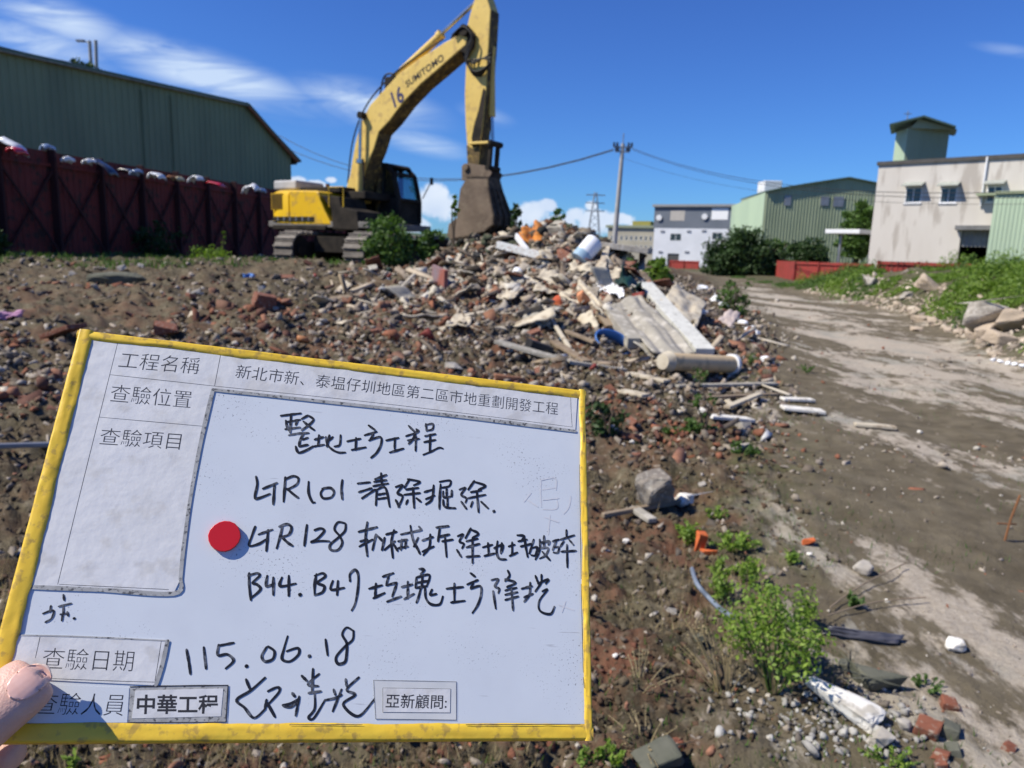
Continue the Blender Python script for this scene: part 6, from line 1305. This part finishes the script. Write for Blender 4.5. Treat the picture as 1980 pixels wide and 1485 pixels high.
def marker_mat():
    m, t, b = new_mat('marker_ink'); tcn = nd(t, 'ShaderNodeTexCoord'); n = nd(t, 'ShaderNodeTexNoise'); n.inputs['Scale'].default_value = 420; n.inputs['Detail'].default_value = 3; t.links.new(tcn.outputs['Object'], n.inputs['Vector'])
    n2_ = nd(t, 'ShaderNodeTexNoise'); n2_.inputs['Scale'].default_value = 60; t.links.new(tcn.outputs['Object'], n2_.inputs['Vector'])
    r = nd(t, 'ShaderNodeMapRange'); t.links.new(mth(t, 'ADD', mth(t, 'MULTIPLY', n.outputs[0], .5), mth(t, 'MULTIPLY', n2_.outputs[0], .5)), r.inputs[0]); r.inputs[1].default_value = .52; r.inputs[2].default_value = .66
    t.links.new(mixc(t, r.outputs[0], (.013, .013, .015), (.16, .17, .19)), b.inputs['Base Color']); b.inputs['Roughness'].default_value = .45; return m
m_mark = marker_mat()
def Z8(p): return bl(480 + p[0] / 3, 780 + p[1] / 3)
def Z3(p): return bl(p[0] / 3.3, 1050 + p[1] / 3.3)
def Z4(p): return bl(500 + p[0] / 3, 1050 + p[1] / 3)
def writing(strokes, f, w_=.0015, h_=.00018, m_=None):
    mb = MB()
    for s_ in strokes:
        if len(s_) == 1: s_ = [s_[0], (s_[0][0] + 4, s_[0][1] + 2)]; ww = w_ * 1.5
        else: ww = w_
        v_, f_ = stroke_mesh([f(p) for p in s_], ww, h_ + random.uniform(0, .00008)); mb.add(v_, f_)
    me = bpy.data.meshes.new('handwriting'); me.from_pydata([tuple(v) for v in mb.v], [], mb.f); return link_mesh('handwriting', me, m_ or m_mark, brd)
line1 = [[(190, 72), (245, 65), (305, 58)], [(248, 62), (243, 170)], [(218, 100), (225, 135), (238, 160)], [(222, 108), (262, 102), (300, 95)], [(285, 100), (275, 125)], [(215, 150), (300, 140)], [(310, 90), (345, 70)], [(350, 72), (378, 95), (345, 130), (310, 155)], [(320, 105), (355, 135), (383, 155)], [(235, 185), (290, 175), (350, 172)], [(320, 175), (300, 215), (295, 245)], [(315, 210), (345, 200)], [(275, 250), (290, 285), (330, 275), (375, 250)], [(295, 250), (345, 240)],
         [(385, 210), (435, 195)], [(410, 185), (405, 245)], [(380, 250), (440, 240)], [(470, 185), (455, 250)], [(450, 195), (460, 240), (490, 270), (525, 285), (562, 285)], [(490, 195), (470, 215)], [(535, 185), (530, 240), (500, 250)],
         [(575, 220), (650, 205)], [(625, 200), (622, 270)], [(600, 270), (680, 255)], [(698, 128), (735, 155)], [(675, 185), (745, 165)], [(725, 180), (705, 215)], [(700, 215), (765, 195), (770, 235), (745, 285), (712, 315)],
         [(800, 215), (870, 200)], [(850, 210), (848, 265)], [(820, 285), (900, 262)], [(930, 130), (965, 165)], [(915, 190), (985, 165), (975, 150)], [(975, 160), (955, 205), (930, 235)], [(925, 215), (990, 205)], [(972, 190), (970, 275)], [(1030, 120), (1035, 160)], [(1030, 125), (1070, 120), (1068, 150), (1035, 158)], [(1025, 190), (1085, 178)], [(1020, 225), (1085, 212)], [(1055, 185), (1052, 280)], [(1015, 298), (1060, 280), (1105, 258), (1128, 262)]]
line2 = [[(45, 425), (52, 470), (38, 545), (60, 550), (125, 525)], [(85, 495), (165, 462)], [(152, 470), (145, 585)], [(215, 430), (210, 500), (205, 570)], [(215, 440), (260, 422), (290, 435), (280, 470), (225, 500)], [(225, 495), (265, 530), (290, 548)], [(350, 455), (350, 520), (370, 570), (385, 575)], [(440, 490), (420, 520), (435, 550), (480, 545), (497, 515), (475, 490), (430, 495)], [(545, 445), (540, 500), (545, 555)],
         [(635, 465), (705, 458)], [(640, 515), (715, 492)], [(660, 550), (735, 500)], [(735, 440), (800, 415)], [(770, 405), (775, 470)], [(730, 455), (800, 445)], [(725, 480), (810, 465)], [(745, 500), (740, 590)], [(748, 500), (795, 490), (820, 600)], [(750, 530), (795, 522)], [(750, 555), (800, 548)],
         [(855, 485), (895, 475), (865, 520), (895, 540), (870, 600)], [(855, 560), (875, 600)], [(935, 440), (905, 490)], [(925, 440), (995, 455), (960, 475)], [(915, 500), (985, 490)], [(905, 530), (995, 520)], [(955, 490), (962, 605)], [(925, 560), (915, 585)], [(975, 550), (1000, 570)],
         [(1020, 515), (1070, 500)], [(1075, 475), (1065, 555), (1030, 585)], [(1030, 555), (1080, 535)], [(1110, 455), (1170, 448), (1165, 480), (1115, 490)], [(1115, 470), (1110, 540), (1108, 612)], [(1150, 495), (1150, 545)], [(1130, 510), (1135, 545), (1175, 540)], [(1180, 505), (1180, 540)], [(1130, 560), (1140, 600), (1200, 608)], [(1155, 545), (1155, 600)],
         [(1225, 500), (1260, 490), (1235, 530), (1265, 550), (1260, 575)], [(1235, 570), (1265, 612)], [(1310, 450), (1275, 500)], [(1310, 455), (1375, 478), (1335, 500)], [(1290, 515), (1350, 505)], [(1275, 550), (1375, 530)], [(1325, 510), (1335, 630)], [(1300, 570), (1290, 600)], [(1350, 570), (1390, 608)], [(1422, 625)]]
line3 = [[(40, 715), (20, 770), (5, 825), (60, 815), (100, 790)], [(60, 760), (140, 732)], [(115, 735), (105, 855)], [(200, 705), (185, 770), (165, 840)], [(180, 715), (225, 700), (250, 720), (235, 760), (190, 775)], [(195, 775), (225, 805), (255, 825)], [(340, 705), (325, 825)], [(385, 735), (420, 725), (440, 740), (400, 785), (362, 805), (420, 798), (470, 800)],
         [(560, 695), (520, 690), (500, 730), (530, 770), (545, 810), (520, 850), (480, 850), (475, 820), (520, 780), (560, 740), (565, 700)],
         [(640, 745), (745, 718)], [(690, 690), (680, 780), (690, 885)], [(645, 830), (720, 790)], [(650, 800), (690, 790)], [(740, 760), (720, 850)], [(745, 765), (780, 800)], [(790, 780), (775, 850)], [(800, 760), (860, 745)], [(845, 735), (830, 800), (838, 895)], [(790, 850), (850, 800)], [(845, 820), (865, 855)],
         [(885, 760), (1005, 735)], [(870, 800), (920, 790)], [(890, 790), (885, 850)], [(915, 790), (910, 840)], [(870, 840), (925, 830)], [(940, 710), (955, 790), (985, 850), (995, 872)], [(990, 715), (1003, 730)], [(985, 780), (960, 830)],
         [(1010, 795), (1070, 775)], [(1055, 760), (1050, 830), (1015, 880)], [(1010, 860), (1075, 830)], [(1090, 720), (1160, 712)], [(1110, 725), (1100, 800)], [(1105, 775), (1165, 760)], [(1140, 770), (1150, 890)], [(1125, 800), (1185, 790)],
         [(1215, 770), (1245, 760), (1225, 800), (1250, 815), (1240, 840)], [(1210, 850), (1235, 890)], [(1290, 725), (1260, 780)], [(1285, 730), (1335, 755), (1300, 780)], [(1265, 800), (1330, 785)], [(1265, 835), (1340, 815)], [(1300, 780), (1300, 925)], [(1265, 890), (1340, 885)],
         [(1360, 835), (1415, 820)], [(1390, 810), (1395, 880)], [(1370, 885), (1430, 870)], [(1445, 800), (1440, 860), (1455, 900), (1495, 905)], [(1425, 840), (1475, 820), (1470, 860)], [(1470, 810), (1465, 870)],
         [(1510, 830), (1545, 820)], [(1530, 805), (1530, 880)], [(1515, 885), (1560, 865)], [(1560, 765), (1600, 770), (1580, 800)], [(1565, 800), (1615, 790)], [(1580, 830), (1640, 815)], [(1600, 770), (1610, 840), (1620, 890)],
         [(1655, 790), (1640, 840), (1630, 870)], [(1645, 840), (1675, 835), (1665, 880), (1640, 880)], [(1690, 790), (1690, 850), (1665, 905)], [(1690, 810), (1745, 800), (1740, 820)], [(1715, 770), (1715, 840)], [(1700, 840), (1740, 840), (1725, 880), (1690, 900)], [(1705, 860), (1750, 910)],
         [(1765, 800), (1800, 790)], [(1785, 800), (1765, 850)], [(1775, 835), (1800, 835), (1795, 865), (1770, 865)], [(1845, 735), (1845, 770)], [(1810, 790), (1890, 765)], [(1830, 800), (1810, 830)], [(1860, 790), (1885, 820)], [(1815, 860), (1900, 855)], [(1848, 820), (1850, 950)]]
line4 = [[(5, 985), (5, 1050), (15, 1140)], [(0, 1000), (50, 985), (65, 1000), (25, 1040), (50, 1050), (70, 1080), (15, 1130)], [(110, 1000), (105, 1060), (150, 1045)], [(145, 1010), (145, 1110)], [(195, 1010), (185, 1060), (275, 1045)], [(235, 1000), (235, 1115)], [(297, 1108)],
         [(395, 990), (385, 1050), (385, 1110)], [(385, 1000), (430, 985), (445, 1005), (400, 1040), (440, 1060), (430, 1095), (385, 1112)], [(490, 1030), (480, 1080), (555, 1070)], [(520, 1030), (515, 1110)], [(590, 1030), (590, 990), (620, 965), (638, 1000), (635, 1080), (620, 1160), (600, 1200)],
         [(700, 1075), (775, 1055)], [(740, 1045), (735, 1125)], [(725, 1130), (790, 1100)], [(780, 1005), (840, 985)], [(815, 1000), (800, 1050)], [(800, 1055), (860, 1040)], [(860, 1050), (835, 1120)], [(805, 1150), (885, 1120)],
         [(890, 1065), (950, 1050)], [(925, 1035), (925, 1130)], [(905, 1135), (960, 1105)], [(990, 960), (1020, 965), (1000, 990)], [(975, 1010), (970, 1070)], [(975, 1010), (1050, 995), (1035, 1060)], [(1010, 1000), (1005, 1070)], [(980, 1040), (1040, 1030)], [(975, 1070), (1035, 1060)], [(1000, 1075), (985, 1130), (975, 1155)], [(1025, 1070), (1030, 1130), (1060, 1165), (1110, 1165), (1128, 1120)], [(1065, 1080), (1055, 1110), (1090, 1105)],
         [(1150, 1075), (1245, 1065)], [(1195, 1045), (1195, 1140)], [(1175, 1155), (1255, 1145)], [(1290, 985), (1315, 1005)], [(1270, 1050), (1330, 1025)], [(1305, 1045), (1290, 1070)], [(1290, 1075), (1345, 1060), (1350, 1110), (1330, 1170), (1300, 1215)],
         [(1410, 1025), (1450, 1020), (1430, 1060), (1455, 1075), (1450, 1100)], [(1420, 1090), (1435, 1190)], [(1505, 970), (1515, 1000), (1490, 1030)], [(1490, 1020), (1550, 1040), (1500, 1065)], [(1490, 1085), (1555, 1070)], [(1490, 1110), (1560, 1095)], [(1490, 1140), (1565, 1120)], [(1525, 1070), (1535, 1200)],
         [(1585, 1075), (1645, 1060)], [(1635, 1040), (1630, 1110), (1600, 1150)], [(1600, 1125), (1650, 1105)], [(1665, 1000), (1680, 1040)], [(1700, 995), (1700, 1030)], [(1680, 1045), (1740, 1020), (1725, 1045)], [(1700, 1040), (1665, 1090)], [(1705, 1090), (1735, 1080), (1690, 1140), (1685, 1190), (1710, 1215), (1755, 1220), (1775, 1180)]]
for ln_ in (line1, line2, line3, line4): writing(ln_, Z8, .00158)
writing([[(1190, 680), (1205, 760), (1215, 835)], [(1300, 665), (1315, 800)], [(1395, 650), (1390, 715), (1450, 710), (1490, 750), (1440, 800)], [(1395, 655), (1490, 637)], [(1572, 785)], [(1700, 665), (1670, 720), (1690, 755), (1740, 740), (1750, 690), (1710, 660)], [(1835, 595), (1810, 680), (1800, 740), (1850, 755), (1905, 710), (1900, 670), (1830, 690)]], Z3)
writing([[(293, 655)], [(388, 560), (400, 650)], [(550, 510), (510, 490), (485, 530), (510, 580), (510, 640), (500, 690), (460, 700), (450, 660), (500, 600), (545, 560), (550, 510)]], Z4)
writing([[(1570, 870), (1590, 920), (1600, 935)], [(1690, 860), (1600, 940), (1510, 1000), (1560, 1050), (1620, 1115), (1690, 1060)], [(1700, 1000), (1690, 1060)], [(1710, 945), (1770, 920), (1780, 950), (1700, 1040)], [(1705, 1020), (1755, 1110)]], Z3)
writing([[(195, 870), (210, 890)], [(140, 940), (190, 930), (235, 905), (190, 950), (145, 945)], [(235, 890), (215, 1000)], [(250, 770), (280, 800)], [(315, 730), (310, 860)], [(350, 760), (285, 820), (345, 830)], [(290, 870), (360, 860)], [(325, 870), (325, 960), (290, 1010), (320, 1015), (385, 910)], [(390, 910), (440, 900), (480, 880)], [(435, 850), (445, 880)], [(480, 850), (430, 975)], [(505, 790), (510, 830)], [(580, 780), (510, 850), (560, 880), (490, 935), (575, 1005), (660, 920), (680, 895)]], Z4)
writing([[(405, 330), (410, 365)], [(375, 405), (455, 385)], [(275, 450), (340, 430), (330, 480), (290, 505)], [(325, 400), (320, 440)], [(405, 400), (405, 450)], [(385, 455), (430, 450)], [(400, 460), (395, 495)], [(430, 440), (435, 465)], [(472, 480)]], Z3, .0011)
# paper labels stuck on the board
m_paper = M('aged_label_paper', (.70, .70, .70), (.66, .66, .65), (.60, .59, .57), scale=22, rough=.55, bump=.0005, bscale=90, spec=.4)
m_ptape = M('grey_old_tape', (.46, .46, .44), (.32, .32, .31), (.10, .10, .10), scale=160, rough=.4, stretch=(1, 1, 1))
def poly(name, pts, m_, z0=.0001, z1=.0005, par=None):
    z0 *= .5; z1 *= .5
    mb = MB(); q = [bl(x, y) for x, y in pts]; mb.prism([Vector((p.x, p.y, z0)) for p in q], (0, 0, z1 - z0)); return mb.build(name, m_, par or brd)
big = [(173, 655), (400, 681), (700, 717), (1116, 768), (1112, 832), (900, 806), (600, 773), (412, 752), (398, 812), (385, 872), (370, 965), (356, 1060), (350, 1118), (336, 1147), (200, 1140), (52, 1133), (100, 940)]
pl_ = poly('paper_label', big, m_paper, .00035, .00085)
for seg in (((412, 754), (600, 774), (900, 807), (1112, 834)), ((412, 754), (398, 812), (385, 872), (368, 965), (355, 1060), (349, 1120)), ((52, 1135), (200, 1141), (336, 1148), (350, 1120))):
    v_, f_ = stroke_mesh([bl(*p) for p in seg], .0024, .00052); raw_mesh('label_tape', v_, f_, m_ptape, pl_)
p2 = poly('paper_label', [(12, 1226), (150, 1230), (318, 1237), (324, 1246), (313, 1285), (304, 1320), (296, 1325), (150, 1318), (-10, 1309)], m_paper, .00035, .0009)
v_, f_ = stroke_mesh([bl(*p) for p in ((324, 1240), (314, 1285), (302, 1324))], .0024, .00056); raw_mesh('label_tape', v_, f_, m_ptape, p2)
v_, f_ = stroke_mesh([bl(*p) for p in ((12, 1228), (150, 1231), (320, 1239))], .0008, .00056); raw_mesh('label_tape', v_, f_, m_ptape, p2)
p3 = poly('paper_label', [(252, 1328), (441, 1325), (437, 1396), (248, 1397)], m_ptape, .0003, .0006)
poly('label_face', [(262, 1335), (432, 1331), (427, 1385), (255, 1389)], m_paper, .00062, .0009, p3)
p4 = poly('paper_label', [(722, 1315), (882, 1318), (882, 1392), (726, 1390)], M('clear_tape', (.68, .68, .66), (.60, .61, .6), scale=60, rough=.3), .0003, .00055)
poly('label_face', [(740, 1330), (871, 1332), (870, 1378), (740, 1377)], m_paper, .00058, .0009, p4)
p5 = poly('paper_label', [(-20, 1320), (250, 1330), (246, 1397), (-40, 1398)], m_wb, .0002, .00045)
m_line = M('printed_black_line', (.03, .03, .035), (.05, .05, .055), rough=.6)
def rule(pts, par, w_=.00028, z_=.00092):
    z_ *= .5
    v_, f_ = stroke_mesh([bl(*p) for p in pts], w_, z_); raw_mesh('printed_line', v_, f_, m_line, par)
for seg in (((228, 663), (170, 895), (112, 1130)), ((427, 685), (421, 716), (415, 747)), ((213, 725), (315, 736), (415, 747)), ((415, 747), (760, 783), (1106, 826)), ((193, 807), (295, 816), (397, 825)), ((115, 1130), (220, 1135), (326, 1140)), ((1103, 770), (1104, 798), (1106, 826)), ((228, 663), (600, 706), (1103, 769))): rule(seg, pl_)
for seg in (((78, 1232), (74, 1250), (69, 1272)), ((312, 1240), (306, 1280), (300, 1316)), ((100, 1312), (200, 1316), (302, 1319))): rule(seg, p2, .00028, .00095)
rule(((252, 1328), (346, 1326), (441, 1325)), p3, .0006); rule(((248, 1397), (340, 1397), (437, 1396)), p3, .0005); rule(((441, 1325), (439, 1360), (437, 1396)), p3, .0006)
for sq in (((722, 1315), (882, 1318)), ((882, 1318), (882, 1392)), ((882, 1392), (726, 1390)), ((726, 1390), (722, 1315)), ((740, 1330), (871, 1332)), ((871, 1332), (870, 1378)), ((870, 1378), (740, 1377)), ((740, 1377), (740, 1330))): rule((sq[0], ((sq[0][0] + sq[1][0]) / 2, (sq[0][1] + sq[1][1]) / 2), sq[1]), p4, .0002)
def printed(body, BLp, BRp, TLp, par, off=0.0, z_=.00096):
    z_ *= .5
    tv, tf = text_pts(body, 1, off); a = bl(*BLp); b = bl(*BRp); c = bl(*TLp)
    raw_mesh('printed_text', [Vector(((a + (b - a) * u_ + (c - a) * v_).x, (a + (b - a) * u_ + (c - a) * v_).y, z_)) for u_, v_ in tv], tf, m_line, par)
printed('工程名稱', (228, 712), (383, 724), (236, 680), pl_, -.012)
printed('查驗位置', (212, 777), (368, 790), (218, 743), pl_, -.012)
printed('查驗項目', (191, 860), (347, 870), (198, 827), pl_, -.012)
printed('新北市新、泰塭仔圳地區第二區市地重劃開發工程', (454, 731), (1078, 803), (460, 705), pl_, -.008)
printed('查驗日期', (80, 1293), (256, 1298), (87, 1252), p2, -.012)
printed('查驗人員', (66, 1381), (237, 1384), (76, 1338), p5, -.012, .00056)
printed('中華工程', (264, 1381), (422, 1380), (266, 1343), p3, .022)
printed('亞新顧問:', (745, 1369), (863, 1371), (747, 1341), p4, .006)
# faint wiped-off writing at the right and black worn seam of the tape
m_ghost = M('wiped_ink', (.60, .61, .63), (.70, .70, .71), scale=200, rough=.4)
writing([[(1700, 440), (1695, 500), (1700, 600)], [(1700, 445), (1780, 435), (1785, 500)], [(1705, 500), (1780, 490)], [(1710, 560), (1800, 550)], [(1790, 560), (1790, 610), (1710, 615)], [(1870, 540), (1860, 600), (1830, 640)], [(1620, 560), (1680, 600)], [(1640, 520), (1600, 570)], [(1720, 660), (1800, 690)], [(1750, 650), (1740, 760)], [(1800, 1170), (1890, 1200)], [(1840, 1150), (1820, 1210)]], Z8, .0009, .00008, m_ghost)
seam = MB()
for (xa, ya, xb, yb) in ((1119, 900, 1122, 1120), (1122, 1130, 1126, 1300), (1126, 1310, 1128, 1330), (560, 1401, 700, 1401), (900, 1401, 1120, 1400)):
    v_, f_ = stroke_mesh([bl(xa, ya), bl((xa + xb) / 2, (ya + yb) / 2), bl(xb, yb)], .0005, .0016); seam.add(v_, f_)
me = bpy.data.meshes.new('worn_seam'); me.from_pydata([tuple(v) for v in seam.v], [], seam.f); link_mesh('worn_seam', me, m_tape_e, brd)
# red round magnet
c = bl(435, 1038); mr_ = (bl(466, 1038) - bl(403, 1038)).length / 2; mb = MB(); nsd = 18
ring = [[Vector((c.x + math.cos(6.2832 * k / nsd) * r_ * (1 + .02 * math.sin(k * 5)), c.y + math.sin(6.2832 * k / nsd) * r_ * 1.0, h_)) for k in range(nsd)] for r_, h_ in ((mr_ * .97, .0004), (mr_, .0008), (mr_, .0022), (mr_ * .96, .0026))]
mb.add([v for r_ in ring for v in r_], [(k * nsd + q, k * nsd + (q + 1) % nsd, (k + 1) * nsd + (q + 1) % nsd, (k + 1) * nsd + q) for k in range(3) for q in range(nsd)] + [tuple(range(nsd)), tuple(3 * nsd + q for q in range(nsd))])
mg = mb.build('magnet', M('red_magnet', (.60, .015, .02), (.52, .012, .018), rough=.35, spec=.5)); mg.matrix_world = BM; tag(mg, 'round red magnet stuck on the white board left of the handwriting', 'magnet')

# ------------------------------------------------------------------ the hand holding the board
m_skin, t, b = new_mat('skin')
tcn = nd(t, 'ShaderNodeTexCoord'); n = nd(t, 'ShaderNodeTexNoise'); n.inputs['Scale'].default_value = 90; n.inputs['Detail'].default_value = 5; t.links.new(tcn.outputs['Object'], n.inputs['Vector'])
t.links.new(mixc(t, n.outputs[0], (.70, .45, .36), (.56, .32, .25)), b.inputs['Base Color']); b.inputs['Roughness'].default_value = .5
b.inputs['Subsurface Weight'].default_value = .12; b.inputs['Subsurface Radius'].default_value = (.008, .003, .0015); b.inputs['Subsurface Scale'].default_value = 1
n2_ = nd(t, 'ShaderNodeTexNoise'); n2_.inputs['Scale'].default_value = 900; t.links.new(tcn.outputs['Object'], n2_.inputs['Vector']); bp = nd(t, 'ShaderNodeBump'); bp.inputs['Distance'].default_value = .0003; t.links.new(n2_.outputs[0], bp.inputs['Height']); t.links.new(bp.outputs[0], b.inputs['Normal'])
def hb_(px, py, h_): v = bl(px, py, h_); return v       # board frame
J = {}; verts = []; edges = []; rad = []
def j(nm, v, r_, par=None):
    J[nm] = len(verts); verts.append(v); rad.append(r_)
    if par is not None: edges.append((J[par], J[nm]))
j('palm', hb_(-225, 1520, -.012), (.020, .015)); 
j('wrist', hb_(-420, 1700, -.030), (.026, .020), 'palm'); j('forearm', hb_(-640, 1980, -.05), (.032, .027), 'wrist')
j('t0', hb_(-160, 1500, .006), (.0155, .0135), 'palm'); j('t1', hb_(-70, 1432, .010), (.0140, .0125), 't0'); j('t2', hb_(-8, 1374, .0118), (.0142, .0120), 't1'); j('t3', hb_(34, 1337, .0106), (.0152, .0112), 't2'); j('t4', hb_(62, 1314, .0092), (.0142, .0098), 't3'); j('t5', hb_(78, 1300, .0080), (.0108, .0076), 't4')
fl = [('i', (-160, 1400), (-90, 1380), (-10, 1390), (50, 1410), .0088), ('m', (-185, 1460), (-110, 1452), (-20, 1450), (42, 1466), .0090), ('r', (-205, 1530), (-130, 1520), (-55, 1510), (0, 1500), .0085), ('l', (-225, 1590), (-165, 1580), (-110, 1560), (-70, 1545), .0075)]
for nm, a, b_, c_, d_, r_ in fl:
    j(nm + '0', hb_(*a, -.018), (r_ * 1.15, r_ * 1.05), 'palm'); j(nm + '1', hb_(*b_, -.026), (r_ * 1.02, r_), nm + '0'); j(nm + '2', hb_(*c_, -.020), (r_ * .95, r_ * .92), nm + '1'); j(nm + '3', hb_(*d_, -.0145), (r_ * .85, r_ * .8), nm + '2')
me = bpy.data.meshes.new('hand'); me.from_pydata([tuple(v) for v in verts], edges, []); hd = bpy.data.objects.new('hand', me); COL.objects.link(hd); hd.matrix_world = BM
md = hd.modifiers.new('skin', 'SKIN'); md.use_smooth_shade = True
for k, r_ in enumerate(rad): me.skin_vertices[0].data[k].radius = r_
me.skin_vertices[0].data[0].use_root = True
md2 = hd.modifiers.new('sub', 'SUBSURF'); md2.levels = 3; md2.render_levels = 3; me.materials.append(m_skin)
tag(hd, 'hand gripping the lower left corner of the board with the thumb in front', 'hand')
# thumb nail: laid on the surface of the thumb
from mathutils.bvhtree import BVHTree
bpy.context.view_layer.update(); dg = bpy.context.evaluated_depsgraph_get(); ev = hd.evaluated_get(dg); mev = ev.to_mesh(); bvh = BVHTree.FromPolygons([v.co.copy() for v in mev.vertices], [tuple(p.vertices) for p in mev.polygons]); ev.to_mesh_clear()
nc = bl(52, 1318, .0195); ax = (bl(76, 1296) - bl(28, 1346)); ax.z = 0; ax.normalize(); sx = Vector((-ax.y, ax.x, 0)); vs_ = []; fs = []; nu, nv = 18, 16
for i_ in range(nu + 1):
    for j_ in range(nv + 1):
        u_ = i_ / nu * 2 - 1; v_ = j_ / nv * 2 - 1; prof_w = (1 - max(0, -u_) ** 2.6) ** .5 if u_ < 0 else (1 - .55 * u_ ** 4)
        q = nc + ax * (u_ * .0080 - .0012 * v_ * v_ * (1 if u_ > 0 else -.4)) + sx * (v_ * .0066 * max(.02, prof_w)); q.z = .05
        hit = bvh.ray_cast(q, Vector((0, 0, -1))); z_ = hit[0].z if hit[0] is not None else .01
        vs_.append(Vector((q.x, q.y, z_ + .0004 + (.0005 if u_ > .8 else 0))))
for i_ in range(nu):
    for j_ in range(nv): k = i_ * (nv + 1) + j_; fs.append((k, k + nv + 1, k + nv + 2, k + 1))
mb = MB(); mb.add(vs_, fs, 0); mb.m = [1 if k // nv >= nu - 1 else 0 for k in range(len(fs))]
nl_ = mb.build('nail', [M('finger_nail', (.78, .50, .42), (.74, .45, .37), scale=200, rough=.2, spec=.6), M('nail_tip', (.80, .62, .53), rough=.25)], hd, smooth=False); nl_.data.polygons.foreach_set('use_smooth', [True] * len(fs)); md = nl_.modifiers.new('s', 'SOLIDIFY'); md.thickness = .0007; md.offset = -.2
